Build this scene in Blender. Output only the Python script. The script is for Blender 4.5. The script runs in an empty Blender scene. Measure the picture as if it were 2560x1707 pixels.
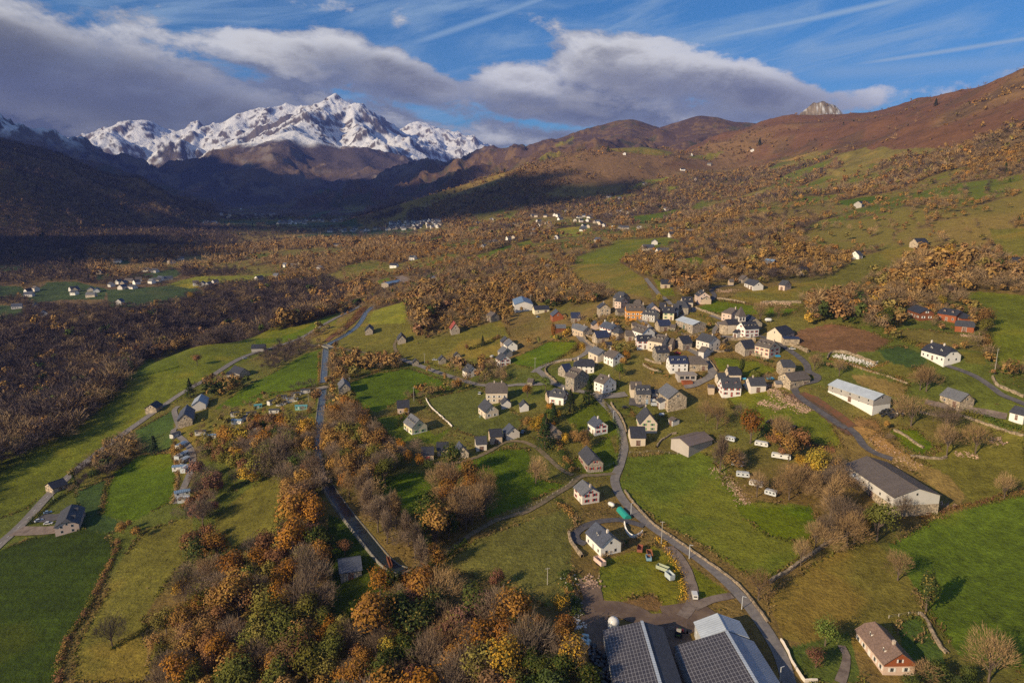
import bpy, math, random, sys
import numpy as np
from mathutils import Vector, Matrix
random.seed(7)
rng = np.random.default_rng(7)
SC = bpy.context.scene
COL = SC.collection
# ------------------------------------------------------------------ camera
CAMZ = 150.0
PITCH = math.radians(12.6)
cam_data = bpy.data.cameras.new('camera')
cam = bpy.data.objects.new('camera', cam_data)
COL.objects.link(cam)
cam_data.lens = 24.0
cam_data.sensor_width = 36.0
cam_data.clip_start = 1.0
cam_data.clip_end = 90000.0
cam.location = (0, 0, CAMZ)
cam.rotation_euler = (math.radians(90) - PITCH, 0, 0)
SC.camera = cam
CP, SP = math.cos(PITCH), math.sin(PITCH)
FPX = 1706.7
# ------------------------------------------------------------------ sun
SUN_EL = math.radians(24)
SH = math.atan2(0.60, 0.80)            # horizontal direction the shadows fall in (from +X)
sun_dir = Vector((-math.cos(SH) * math.cos(SUN_EL), -math.sin(SH) * math.cos(SUN_EL), math.sin(SUN_EL)))  # towards the sun
sl = bpy.data.lights.new('sun', 'SUN')
sun = bpy.data.objects.new('sun', sl)
COL.objects.link(sun)
sl.energy = 5.0
sl.angle = math.radians(0.6)
sl.color = (1.0, 0.79, 0.51)
sun.rotation_euler = (-sun_dir).to_track_quat('-Z', 'Y').to_euler()
SC.view_settings.view_transform = 'Standard'
SC.view_settings.look = 'None'
SC.view_settings.exposure = 0.48
SC.view_settings.gamma = 1.0
SC.cycles.max_bounces = 5
SC.cycles.diffuse_bounces = 2
SC.cycles.glossy_bounces = 2
SC.cycles.transmission_bounces = 2
SC.cycles.volume_bounces = 0
SC.cycles.transparent_max_bounces = 6
SC.cycles.use_denoising = False
SC.cycles.use_adaptive_sampling = True; SC.cycles.adaptive_threshold = 0.012
# ------------------------------------------------------------------ node helpers
class NT:
    def __init__(s, tree): s.t = tree; s.n = tree.nodes; s.l = tree.links
    def new(s, typ, **kw):
        n = s.n.new(typ)
        for k, v in kw.items(): setattr(n, k, v)
        return n
    def put(s, sock, v):
        if isinstance(v, bpy.types.NodeSocket): s.l.new(v, sock)
        elif v is not None: sock.default_value = v
    def m(s, op, a, b=None, c=None, clamp=False):
        n = s.n.new('ShaderNodeMath'); n.operation = op; n.use_clamp = clamp
        s.put(n.inputs[0], a); s.put(n.inputs[1], b)
        if c is not None: s.put(n.inputs[2], c)
        return n.outputs[0]
    def mix(s, f, a, b, mode='MIX'):
        n = s.n.new('ShaderNodeMix'); n.data_type = 'RGBA'; n.blend_type = mode
        s.put(n.inputs[0], f); s.put(n.inputs[6], a); s.put(n.inputs[7], b)
        return n.outputs[2]
    def noise(s, vec, scale, detail=4, rough=0.55, dist=0.0):
        n = s.n.new('ShaderNodeTexNoise'); s.put(n.inputs['Vector'], vec)
        n.inputs['Scale'].default_value = scale; n.inputs['Detail'].default_value = detail
        n.inputs['Roughness'].default_value = rough; n.inputs['Distortion'].default_value = dist
        return n.outputs[0]
    def rng(s, v, a, b, c=0.0, d=1.0, smooth=True):
        n = s.n.new('ShaderNodeMapRange'); n.interpolation_type = 'SMOOTHSTEP' if smooth else 'LINEAR'
        s.put(n.inputs[0], v)
        for i, q in enumerate((a, b, c, d)): n.inputs[i + 1].default_value = q
        return n.outputs[0]
def azel(px, py):
    t = (py - 853.5) / FPX; u = (px - 1280) / FPX
    x, y, z = u, CP - t * SP, -(SP + t * CP)
    return math.atan2(x, y), math.atan2(z, math.hypot(x, y))
# ------------------------------------------------------------------ world: physical sky plus drifting cloud banks
world = bpy.data.worlds.new('World'); SC.world = world
world.use_nodes = True
world.cycles.sampling_method = "MANUAL"; world.cycles.sample_map_resolution = 256
W = NT(world.node_tree)
W.n.clear()
out = W.new('ShaderNodeOutputWorld'); bg = W.new('ShaderNodeBackground')
sky = W.new('ShaderNodeTexSky', sky_type='NISHITA', sun_disc=False)
sky.sun_elevation = SUN_EL
sky.sun_rotation = math.atan2(sun_dir.x, sun_dir.y)
sky.altitude = 900; sky.air_density = 1.0; sky.dust_density = 0.4; sky.ozone_density = 3.0
tc = W.new('ShaderNodeTexCoord')
sep = W.new('ShaderNodeSeparateXYZ'); W.l.new(tc.outputs['Generated'], sep.inputs[0])
AZ = W.m('ARCTAN2', sep.outputs[0], sep.outputs[1])
EL = W.m('ARCSINE', sep.outputs[2])
blobs = []   # (px, py, rx, ry, tilt degrees, weight)
for b in [
    (60, 200, 520, 140, 12, 1.25), (420, 255, 440, 78, 12, 1.05), (330, 320, 420, 60, 2, .8), (620, 130, 300, 26, 6, .75),
    (780, 160, 270, 58, 12, 1.0), (990, 195, 230, 55, 20, 1.1), (700, 265, 400, 75, 5, .85), (1190, 228, 130, 26, 12, .7),
    (1290, 215, 120, 60, 0, .85), (1370, 255, 220, 50, 4, 1.0), (1620, 180, 190, 80, 5, 1.15), (1860, 225, 230, 62, 16, 1.15),
    (1560, 275, 460, 40, 3, .95), (2180, 245, 240, 32, -3, .85), (2460, 215, 240, 30, -10, .72), (1160, 340, 190, 35, 6, .7),
    (780, 10, 130, 26, 0, .5), (1430, 120, 50, 30, 0, .45), (1250, 330, 260, 40, 5, .65), (2150, 195, 260, 14, -4, .5),
    (-500, 150, 700, 260, 8, 1.0), (3300, 150, 600, 150, -10, .7)]:
    blobs.append(b)
# density as a node group so that it can be sampled twice (the second time a little higher: light from above)
g = bpy.data.node_groups.new('cloud_density', 'ShaderNodeTree')
g.interface.new_socket('az', in_out='INPUT', socket_type='NodeSocketFloat')
g.interface.new_socket('el', in_out='INPUT', socket_type='NodeSocketFloat')
g.interface.new_socket('d', in_out='OUTPUT', socket_type='NodeSocketFloat')
G = NT(g)
gi = G.new('NodeGroupInput'); go = G.new('NodeGroupOutput')
total = None
for (px, py, rx, ry, tilt, w) in blobs:
    a0, e0 = azel(px, py)
    ca, sa = math.cos(math.radians(tilt)), math.sin(math.radians(tilt))
    rx, ry = rx / FPX * 1.05, ry / FPX
    da = G.m('SUBTRACT', gi.outputs[0], a0); de = G.m('SUBTRACT', gi.outputs[1], e0)
    p = G.m('MULTIPLY_ADD', da, ca / rx, G.m('MULTIPLY', de, -sa / rx))
    q = G.m('MULTIPLY_ADD', da, sa / ry, G.m('MULTIPLY', de, ca / ry))
    r2 = G.m('MULTIPLY_ADD', p, p, G.m('MULTIPLY', q, q))
    v = G.m('MULTIPLY', G.m('DIVIDE', 1.0, G.m('ADD', 1.0, G.m('MULTIPLY', r2, r2))), w)
    total = v if total is None else G.m('SMOOTH_MAX', total, v, 0.25)
cx = G.new('ShaderNodeCombineXYZ')
G.l.new(gi.outputs[0], cx.inputs[0]); G.l.new(G.m('MULTIPLY', gi.outputs[1], 2.0), cx.inputs[1])
cx.inputs[2].default_value = 3.7
n1 = G.noise(cx.outputs[0], 6.0, 9, 0.62, 0.35)
n2 = G.noise(cx.outputs[0], 2.6, 2, 0.5)
n3 = G.noise(cx.outputs[0], 24.0, 6, 0.65, 0.2)
dd = G.m('ADD', total, G.m('MULTIPLY', G.m('SUBTRACT', n1, 0.5), 1.65))
dd = G.m('ADD', dd, G.m('MULTIPLY', G.m('SUBTRACT', n2, 0.5), 0.95))
dd = G.m('ADD', dd, G.m('MULTIPLY', G.m('SUBTRACT', n3, 0.5), 0.55))
G.l.new(dd, go.inputs[0])
def dens(el):
    n = W.new('ShaderNodeGroup'); n.node_tree = g
    W.put(n.inputs[0], AZ); W.put(n.inputs[1], el)
    return n.outputs[0]
D0 = dens(EL); D1 = dens(W.m('ADD', EL, 0.030)); D2 = dens(W.m('ADD', EL, 0.10))
alpha = W.rng(D0, 0.46, 0.68)
lit = W.m('SUBTRACT', D0, W.m('MULTIPLY_ADD', D1, 0.6, W.m('MULTIPLY', D2, 0.4)))
lit = W.m('MULTIPLY', W.rng(lit, 0.0, 0.50, 0.0, 1.0, False), W.rng(D0, 1.35, 0.72, 0.28, 1.0))
dark = None
for (px, py, rx, ry, st) in [(200, 200, 560, 78, .88), (1020, 205, 240, 45, .7), (1900, 262, 300, 55, .75), (1360, 290, 280, 42, .6)]:
    a0, e0 = azel(px, py); p_ = W.m('MULTIPLY', W.m('SUBTRACT', AZ, a0), FPX / rx); q_ = W.m('MULTIPLY', W.m('SUBTRACT', W.m('MULTIPLY_ADD', AZ, .18, EL), e0 + a0 * .18), FPX / ry)
    v = W.m('MULTIPLY', W.rng(W.m('ADD', W.m('MULTIPLY', p_, p_), W.m('MULTIPLY', q_, q_)), 1.9, 0.1), st); dark = v if dark is None else W.m('MAXIMUM', dark, v)
lit = W.m('MULTIPLY', lit, W.m('SUBTRACT', 1.0, dark))
thick = W.rng(D0, 0.45, 1.2)
ccol = W.mix(lit, (0.068, 0.076, 0.084, 1), (0.70, 0.68, 0.63, 1))
ccol = W.mix(W.m('MULTIPLY', W.m('SUBTRACT', 1.0, thick), 0.55), ccol, (0.25, 0.29, 0.36, 1))
# thin high cirrus and condensation trails
cs = W.new('ShaderNodeCombineXYZ')
W.put(cs.inputs[0], W.m('MULTIPLY_ADD', AZ, 1.0, W.m('MULTIPLY', EL, 1.5)))
W.put(cs.inputs[1], W.m('MULTIPLY_ADD', EL, 7.0, W.m('MULTIPLY', AZ, -1.6)))
cir = W.rng(W.noise(cs.outputs[0], 3.2, 8, 0.62, 0.6), 0.40, 0.70, 0, 0.62)
trails = None
for (x1, y1, x2, y2, wd, st) in [(995, 120, 1360, -5, 11, .55), (1700, 110, 2245, 0, 10, .75), (2110, 165, 2640, 85, 7, .8),
                                 (2200, 203, 2500, 150, 5, .4), (1350, 172, 1540, 140, 8, .5), (1980, 185, 2600, 150, 26, .38), (1700, 200, 2300, 60, 5, .3), (560, 60, 1100, -30, 7, .25)]:
    a1, e1 = azel(x1, y1); a2, e2 = azel(x2, y2)
    L = math.hypot(a2 - a1, e2 - e1); ux, uy = (a2 - a1) / L, (e2 - e1) / L
    da = W.m('SUBTRACT', AZ, a1); de = W.m('SUBTRACT', EL, e1)
    al = W.m('MULTIPLY_ADD', da, ux, W.m('MULTIPLY', de, uy))
    ac = W.m('ABSOLUTE', W.m('MULTIPLY_ADD', da, -uy, W.m('MULTIPLY', de, ux)))
    k = W.rng(ac, wd / FPX, 0.0, 0, st)
    k = W.m('MULTIPLY', k, W.rng(al, -0.02, 0.06)); k = W.m('MULTIPLY', k, W.rng(al, L + 0.05, L - 0.02))
    trails = k if trails is None else W.m('MAXIMUM', trails, k)
thin = W.m('MAXIMUM', cir, trails)
skyc = W.mix(1.0, sky.outputs[0], (SKYK := (0.011, 0.044, 0.066, 1)), 'MULTIPLY')
horizon = W.rng(EL, 0.30, 0.02, 0, 0.25)
skyc = W.mix(horizon, skyc, (0.16, 0.26, 0.38, 1))
skyc = W.mix(thin, skyc, (0.25, 0.36, 0.47, 1))
fin = W.mix(alpha, skyc, ccol)
back = W.m('MULTIPLY', W.rng(W.m('ABSOLUTE', AZ), 1.15, 1.9), W.rng(W.noise(tc.outputs['Generated'], 2.2, 5, .6), .38, .62, .1, .45))  # unseen bright cloud behind the camera, added to lift the shadows
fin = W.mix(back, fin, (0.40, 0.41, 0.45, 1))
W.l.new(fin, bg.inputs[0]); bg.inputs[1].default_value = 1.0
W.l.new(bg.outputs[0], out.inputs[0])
# ------------------------------------------------------------------ terrain function
def unpix(px, py, zc):
    t = (py - 853.5) / FPX
    return zc * (px - 1280) / FPX, zc * (CP - t * SP), CAMZ - zc * (SP + t * CP)
def down(py):
    return SP + (py - 853.5) / FPX * CP
def topix(x, y, z):
    h = CAMZ - z
    zc = y * CP + h * SP
    t = (h * CP - y * SP) / zc
    return 1280 + FPX * x / zc, 853.5 + FPX * t
TILES = dict(A=(0, 1067, 2.45), B=(640, 1067, 2.45), C=(1280, 1067, 2.45), D=(1920, 1067, 2.45), E=(0, 640, 3.672), F=(640, 640, 3.672),
             G=(1280, 700, 5.6), H=(1600, 700, 5.6), I=(1960, 640, 3.485), J=(1280, 900, 5.6), K=(1600, 900, 4.355),
             L=(0, 220, 3.564), M=(640, 220, 3.564), N=(1280, 220, 3.564), O=(1920, 150, 3.075), S=(0, 0, 0.91875), R=(0, 0, 1.0), V=(1280, 625, 3.0154))
def T(tile, x, y):
    ox, oy, s = TILES[tile]
    return ox + x / s, oy + y / s
def TP(tile, *xy):
    return [T(tile, xy[i], xy[i + 1]) for i in range(0, len(xy), 2)]
ZP = [(100, 1700, -25), (-200, 1500, -34), (0, 1360, -32), (165, 1290, -28), (250, 1080, -30), (400, 1000, -22), (600, 920, -12), (820, 860, 0),
      (960, 1400, 0), (830, 1250, 0), (800, 1050, 0), (800, 950, 0), (815, 870, 0), (940, 760, 1), (700, 1600, -12), (1100, 1550, -6), (450, 1350, -20),
      (1300, 1690, 0), (1700, 1700, 0), (2100, 1690, 0), (2500, 1690, 0), (2750, 1500, 10), (1500, 1350, 2), (1730, 1480, 2), (1780, 1250, 5),
      (1700, 1080, 12), (1520, 1110, 8), (1487, 960, 22), (1240, 990, 11), (1250, 900, 16), (1030, 930, 4), (900, 1000, 3), (1000, 820, 12),
      (1137, 815, 22), (1100, 760, 25), (1620, 800, 46), (1590, 775, 50), (1400, 780, 36), (1450, 740, 44), (1700, 700, 62), (1300, 760, 34),
      (1840, 830, 44), (1950, 700, 66), (1950, 900, 36), (2080, 1000, 28), (2000, 1150, 14), (2160, 1260, 8), (2360, 890, 48), (2300, 800, 59),
      (2500, 1100, 22), (2500, 1000, 36), (2500, 1400, 4), (2540, 655, 85), (2300, 600, 95), (2050, 600, 88), (1800, 600, 82), (1600, 620, 64),
      (1400, 640, 46), (1200, 680, 28), (1000, 710, 10), (700, 850, -12), (700, 800, -10), (500, 860, -14), (300, 950, -24), (100, 1080, -32), (0, 1180, -36),
      (-300, 1180, -40), (2800, 1000, 45), (2900, 700, 88), (1100, 1250, 3), (1250, 1100, 6), (1150, 1150, 4), (2300, 1400, 4), (1300, 1250, 4),
      # far bank and terrace across the gorge
      (300, 790, -30), (600, 720, -20), (800, 690, -8), (100, 800, -36), (600, 650, -10), (100, 650, 0), (100, 740, -30), (300, 700, -20), (-200, 780, -36),
      (550, 600, 0), (1000, 620, 20), (800, 600, 10), (-200, 640, 10), (950, 560, 10), (700, 560, 5), (700, 530, 15), (560, 530, 15), (1100, 575, 20), (400, 560, 10), (1350, 560, 60)]
ZD = [(300, 944, 800), (600, 880, 900), (600, 800, 1063), (300, 880, 900), (100, 950, 822), (100, 1040, 700), (-200, 1060, 680), (800, 775, 1100),
      (1480, 545, 1900), (1700, 520, 2000), (1900, 500, 1560), (2050, 450, 1800), (1700, 450, 2300), (1500, 480, 2300), (1300, 520, 2400),
      (2300, 450, 1300), (2500, 450, 1000), (2300, 520, 900), (2500, 560, 757), (2000, 520, 1300), (2500, 300, 1500), (2300, 350, 1700), (2000, 380, 2400),
      (1850, 400, 2600), (1712, 373, 3300), (1785, 343, 3200), (1850, 324, 3100), (1920, 308, 3000), (1995, 285, 2900), (2148, 277, 2700), (2261, 266, 2400),
      (2391, 236, 2200), (2489, 209, 2050), (2560, 182, 1900), (2800, 90, 1700), (3000, 60, 1700), (3000, 400, 700)]
BH = [(1785, 380, 3900), (1920, 345, 3700), (1995, 325, 3600), (2148, 320, 3400), (2261, 310, 3100), (2391, 280, 2900), (2560, 230, 2600), (2900, 150, 2500), (2600, 420, 4200), (1700, 470, 4200), (1200, 528, 4200), (300, 540, 4200), (-300, 540, 4200), (-300, 560, 3000)]
ctrl = []
for px, py, z in ZP: ctrl.append(unpix(px, py, (CAMZ - z) / down(py)))
for px, py, zc in ZD + BH: ctrl.append(unpix(px, py, zc))
ctrl = np.array(ctrl)
def uv(x, y):
    y = np.maximum(y, 40.0)
    return np.stack([np.arctan2(x, y) * 1.6, np.log(np.hypot(x, y)) * 0.9], -1)
cuv = uv(ctrl[:, 0], ctrl[:, 1]); cz = ctrl[:, 2]
def phi(r2): return 0.5 * r2 * np.log(r2 + 1e-9)
n = len(cz)
A_ = np.zeros((n + 3, n + 3))
d2 = ((cuv[:, None] - cuv[None]) ** 2).sum(-1)
A_[:n, :n] = phi(d2) + np.eye(n) * 0.002
A_[:n, n] = 1; A_[:n, n + 1:] = cuv; A_[n, :n] = 1; A_[n + 1:, :n] = cuv.T
sol = np.linalg.solve(A_, np.concatenate([cz, np.zeros(3)]))
def tps(x, y):
    q = uv(x, y).reshape(-1, 2); o = np.empty(len(q))
    for i in range(0, len(q), 40000):
        b = q[i:i + 40000]
        dd_ = ((b[:, None] - cuv[None]) ** 2).sum(-1)
        o[i:i + 40000] = phi(dd_) @ sol[:n] + sol[n] + b @ sol[n + 1:]
    return o.reshape(np.shape(x))
def hsh(ix, iy, seed):
    h = (ix.astype(np.int64) * 374761393 + iy.astype(np.int64) * 668265263 + seed * 1442695041) & 0xffffffff
    h = ((h ^ (h >> 13)) * 1274126177) & 0xffffffff
    return ((h ^ (h >> 16)) & 0xffffff) / float(0xffffff)
def vnoise(x, y, seed=0):
    ix = np.floor(x); iy = np.floor(y); fx = x - ix; fy = y - iy
    fx = fx * fx * fx * (fx * (fx * 6 - 15) + 10); fy = fy * fy * fy * (fy * (fy * 6 - 15) + 10)
    a = hsh(ix, iy, seed); b = hsh(ix + 1, iy, seed); c = hsh(ix, iy + 1, seed); d = hsh(ix + 1, iy + 1, seed)
    return (a + (b - a) * fx) * (1 - fy) + (c + (d - c) * fx) * fy
def fbm(x, y, wl, octv=4, seed=0, gain=0.5):
    s = 0; a = 1; tot = 0
    for i in range(octv):
        c, sn = math.cos(0.6 * i + 0.3), math.sin(0.6 * i + 0.3)
        s = s + a * (vnoise((x * c - y * sn) / wl + 17.3 * i, (x * sn + y * c) / wl + 9.1 * i, seed + i) * 2 - 1); tot += a; a *= gain; wl *= 0.5
    return s / tot
def gnoise(x, y, seed=0):
    ix = np.floor(x); iy = np.floor(y); fx = x - ix; fy = y - iy
    ux = fx * fx * fx * (fx * (fx * 6 - 15) + 10); uy = fy * fy * fy * (fy * (fy * 6 - 15) + 10)
    def gr(i, j, dx, dy):
        a = hsh(i, j, seed) * 6.2831853; return np.cos(a) * dx + np.sin(a) * dy
    a = gr(ix, iy, fx, fy); b = gr(ix + 1, iy, fx - 1, fy); c = gr(ix, iy + 1, fx, fy - 1); d = gr(ix + 1, iy + 1, fx - 1, fy - 1)
    return ((a + (b - a) * ux) * (1 - uy) + (c + (d - c) * ux) * uy) * 1.5
def ridged(x, y, wl, octv=5, seed=0, gain=0.55):
    s = 0; a = 1; tot = 0; w = 1
    for i in range(octv):
        c, sn = math.cos(0.7 * i + 0.5), math.sin(0.7 * i + 0.5)
        v = 1 - np.minimum(1, np.abs(gnoise((x * c - y * sn) / wl + 5.7 * i, (x * sn + y * c) / wl + 3.3 * i, seed + i)) * 1.25)
        v = v * v * w; w = np.clip(v * 1.6, 0.25, 1)
        s = s + a * v; tot += a; a *= gain; wl *= 0.5
    return s / tot
def crest(pts):
    return np.array([unpix(*p) for p in pts])
def seg_ridge(x, y, P, slope, w, back=None, cut=1e9, spur=0.0, swl=900, seed=0):
    """height of a ridge whose crest is the polyline P; falls off with distance to it"""
    best = np.full(x.shape, -1e4)
    for i in range(len(P) - 1):
        ax, ay, az = P[i]; bx, by, bz = P[i + 1]
        dx, dy = bx - ax, by - ay; L2 = dx * dx + dy * dy + 1e-6
        t = np.clip(((x - ax) * dx + (y - ay) * dy) / L2, 0, 1)
        qx, qy = ax + t * dx, ay + t * dy
        d = np.hypot(x - qx, y - qy)
        zc = az + t * (bz - az)
        s = slope
        if back is not None:
            beh = np.hypot(x, y) > np.hypot(qx, qy)
            s = np.where(beh, back, slope)
        h = zc - (np.sqrt(d * d + w * w) - w) * s
        best = np.maximum(best, h)
    return best
# crests, nearest first: (px, py, distance)
R_L1 = crest([(-700, 230, 1900), (-300, 290, 2200), (-120, 325, 2450), (0, 352, 2600), (64, 388, 2700), (135, 422, 2800), (196, 448, 2900), (252, 461, 2950), (281, 474, 3000), (309, 462, 3100), (340, 476, 3150), (393, 512, 3150), (435, 538, 3150), (491, 560, 3100)])
R_L1B = crest([(60, 378, 4600), (130, 391, 4500), (170, 394, 4500), (205, 398, 4450), (235, 414, 4400), (262, 436, 4300), (300, 470, 4200)])
R_L2 = crest([(-700, 160, 5600), (-300, 240, 6000), (-60, 290, 6200), (0, 296, 6300), (50, 303, 6300), (85, 321, 6300), (135, 340, 6300), (180, 358, 6200), (215, 377, 6200), (250, 396, 6200), (285, 410, 6200), (309, 428, 6100), (345, 455, 6000), (400, 490, 5800)])
R_F1 = crest([(-300, 300, 12500), (60, 330, 12500), (80, 316, 12300), (92, 309, 12300), (105, 325, 12300), (130, 328, 12300), (190, 335, 12300), (235, 345, 12300), (262, 330, 11800), (300, 322, 11800), (335, 310, 11800), (345, 298, 11800), (356, 293, 11800), (372, 303, 11800), (390, 320, 11800), (430, 322, 12000), (470, 322, 12000), (482, 318, 11500), (494, 307, 11500), (512, 320, 11500), (530, 322, 11500), (548, 310, 11500), (570, 299, 11400), (590, 292, 11400)])
R_F1B = crest([(240, 345, 10300), (268, 329, 10300), (290, 345, 10200), (310, 372, 10000)])
R_F1C = crest([(430, 375, 9900), (450, 348, 9900), (470, 362, 9900), (480, 350, 10500), (494, 308, 11500)])
R_F2 = crest([(560, 312, 11400), (600, 290, 11500), (625, 284, 11600), (658, 272, 11700), (690, 270, 11700), (710, 260, 11800), (735, 264, 11800), (760, 260, 11800), (790, 262, 11800), (815, 275, 11800), (850, 310, 11800)])
R_F3 = crest([(836, 236, 10800), (850, 250, 10800), (868, 257, 10750), (884, 262, 10700), (900, 278, 10650), (915, 292, 10600), (935, 310, 10500), (960, 325, 10400), (985, 343, 10200), (1010, 362, 10000), (1030, 380, 9800)])
R_F3B = crest([(836, 236, 10800), (822, 255, 10600), (805, 270, 10300), (775, 290, 9900), (750, 300, 9500), (724, 301, 9000), (700, 312, 8800), (660, 330, 8600), (620, 350, 8500), (560, 372, 8400)])
R_F3C = crest([(880, 262, 10700), (884, 285, 10200), (890, 310, 9700), (930, 352, 9200), (960, 368, 8900)])
R_F4 = crest([(935, 330, 12500), (965, 323, 12500), (974, 311, 12500), (988, 322, 12500), (1010, 318, 12300), (1030, 316, 12200), (1048, 306, 12200), (1060, 305, 12200), (1080, 318, 12100), (1105, 330, 12000), (1130, 340, 12000), (1137, 334, 11900), (1160, 342, 11800), (1200, 360, 11600), (1240, 380, 11400), (1350, 400, 11000)])
R_B1 = crest([(480, 470, 6500), (545, 410, 7000), (570, 382, 7300), (590, 400, 7200), (640, 395, 7500), (690, 355, 7700), (735, 330, 7900), (790, 348, 7800), (850, 368, 7700), (930, 378, 7600), (1000, 395, 7400), (1060, 410, 7200), (1110, 425, 6900)])
R_B2 = crest([(735, 330, 7900), (690, 400, 6900), (640, 450, 6200)])
R_B3 = crest([(880, 372, 7700), (930, 430, 6700), (900, 470, 6100)])
R_B4 = crest([(570, 382, 7300), (550, 440, 6600), (520, 480, 6000)])
R_R1 = crest([(786, 508, 4900), (892, 467, 5300), (990, 442, 5500), (1086, 404, 5600), (1150, 388, 5500), (1223, 373, 5400), (1280, 363, 5300), (1297, 361, 5200), (1350, 350, 5100), (1378, 340, 5000), (1401, 350, 4900), (1437, 335, 4900), (1460, 322, 4800), (1510, 325, 4700), (1538, 314, 4600), (1552, 301, 4600), (1577, 300, 4550), (1614, 319, 4500), (1645, 324, 4450), (1701, 306, 4400), (1751, 291, 4350), (1785, 293, 4300), (1838, 303, 4200), (1911, 306, 4100), (2050, 300, 4000)])
R_R2 = crest([(1437, 335, 4900), (1400, 370, 4300), (1340, 400, 4000), (1250, 415, 3900), (1173, 439, 3700), (1103, 474, 3500), (1000, 520, 3200)])
R_R2B = crest([(1577, 301, 4550), (1560, 345, 4000), (1480, 350, 3700), (1400, 390, 3500)])
R_R2C = crest([(1751, 292, 4350), (1745, 340, 3900), (1720, 365, 3600)])
R_R3 = crest([(1230, 480, 2500), (1308, 449, 2600), (1373, 424, 2650), (1434, 388, 2700), (1476, 376, 2700), (1518, 372, 2700), (1603, 368, 2750), (1678, 378, 2800), (1740, 385, 2850)])
R_ROCK = crest([(1996, 284, 2930), (2008, 274, 2930), (2024, 262, 2930), (2036, 252, 2930), (2050, 250, 2930), (2068, 251, 2930), (2084, 256, 2930), (2096, 268, 2930), (2103, 277, 2930)])
def smax(a, b, k):
    h = np.clip(0.5 + 0.5 * (a - b) / k, 0, 1)
    return b * (1 - h) + a * h + k * h * (1 - h)
def terrain_z(x, y):
    x = np.asarray(x, float); y = np.asarray(y, float)
    r = np.hypot(x, y)
    far = np.clip((r - 3300) / 1000, 0, 1); far = far * far * (3 - 2 * far)
    z = tps(x, y) * (1 - far) + 15 * far
    und = np.clip((r - 250) / 2500, 0, 1)
    z = z + fbm(x, y, 70, 3, 3) * 0.7 + fbm(x, y, 260, 4, 5) * (1.2 + 9 * und) * (1 - far)
    # wooded spurs and gullies on the slopes above the villages
    hi = np.clip((z - 95) / 160, 0, 1) * (1 - far)
    z = z + hi * 44 * (ridged(x + 0.3 * y, y * 0.6, 460, 5, 21) - 0.45)
    n_s = fbm(x, y, 520, 5, 31)
    rg = ridged(x, y, 900, 6, 41)
    def add(z, P, slope, w, amp, k, back=None, rr=None):
        h = seg_ridge(x, y, P, slope, w, back)
        dist = np.clip((P[:, 2].max() - h) / 260, 0, 1)       # leave the crest itself clean
        h = h + amp * dist * (rg if rr is None else rr)
        return smax(z, h, k)
    z = add(z, R_R3, 0.36, 60, 0, 20, 0.3) 
    rg2 = ridged(x, y, 620, 6, 43, .6) - 0.45
    z = add(z, R_L1, 0.47, 40, 90, 25, 0.4, rg2)
    z = add(z, R_R2, 0.42, 40, 130, 25, 0.4, rg2)
    z = add(z, R_R2B, 0.40, 40, 120, 25, 0.4, rg2)
    z = add(z, R_R2C, 0.40, 40, 120, 25, 0.4, rg2)
    z = add(z, R_R1, 0.36, 30, 160, 20, 0.3, rg2)
    z = add(z, R_L1B, 0.40, 60, 60, 20, 0.4, rg2)
    z = add(z, R_L2, 0.50, 40, 160, 30, 0.4, rg2)
    rb = ridged(x + n_s * 200, y + n_s * 150, 1100, 6, 47) - 0.40
    for P in (R_B1, R_B2, R_B3, R_B4): z = add(z, P, 0.46, 50, 170, 40, 0.3, rb)
    rm = ridged(x + n_s * 260, y, 1300, 7, 53, 0.6) - 0.42
    for P, s, b in ((R_F3, .62, .5), (R_F3B, .60, .5), (R_F3C, .8, .8), (R_F2, .62, .4), (R_F1, .48, .4), (R_F1B, .7, .6), (R_F1C, .75, .6), (R_F4, .50, .4)):
        z = add(z, P, s, 25, 250, 18, b, rm)
    # fractured rock close to the snowy crests
    hm = np.clip((z - 500) / 500, 0, 1) * np.clip((r - 7600) / 1500, 0, 1)
    z = z + hm * ((ridged(x, y, 620, 6, 61, .6) - 0.5) * 85 + fbm(x, y, 160, 3, 63) * 16)
    k = seg_ridge(x, y, R_ROCK, 1.5, 8)
    k = np.where(k > z - 20, k + (ridged(x, y, 60, 5, 71, .6) - 0.75) * 9 - 4, k)
    z = np.maximum(z, k)
    return z
# ------------------------------------------------------------------ polar sampling grid (fine near, coarse far)
TH0, TH1 = math.radians(-56), math.radians(56)
NTH = 1150
segs = [(62.0, 1300.0, 0.0060), (1300.0, 5200.0, 0.0048), (5200.0, 14800.0, 0.0032)]
RR = [62.0]; cuts = [0]
for r0, r1, st in segs:
    k = int(round(math.log(r1 / r0) / st))
    RR += list(r0 * np.exp(np.linspace(0, math.log(r1 / r0), k + 1))[1:])
    cuts.append(len(RR) - 1)
RR = np.array(RR); LR = np.log(RR)
TH = np.linspace(TH0, TH1, NTH)
GX = RR[:, None] * np.sin(TH)[None]; GY = RR[:, None] * np.cos(TH)[None]
GZ = terrain_z(GX, GY)
def zat(x, y):
    """height of the terrain mesh under (x, y)"""
    x = np.asarray(x, float); y = np.asarray(y, float)
    r = np.log(np.maximum(np.hypot(x, y), RR[0] + 1e-3)); th = np.arctan2(x, y)
    i = np.clip(np.searchsorted(LR, r) - 1, 0, len(RR) - 2)
    fr = (np.exp(r) - RR[i]) / (RR[i + 1] - RR[i])
    tt = np.clip((th - TH0) / (TH1 - TH0) * (NTH - 1), 0, NTH - 1.001); j = tt.astype(int); ft = tt - j
    return (GZ[i, j] * (1 - ft) + GZ[i, j + 1] * ft) * (1 - fr) + (GZ[i + 1, j] * (1 - ft) + GZ[i + 1, j + 1] * ft) * fr
_zc = np.exp(np.linspace(math.log(70), math.log(17000), 2600))
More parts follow.
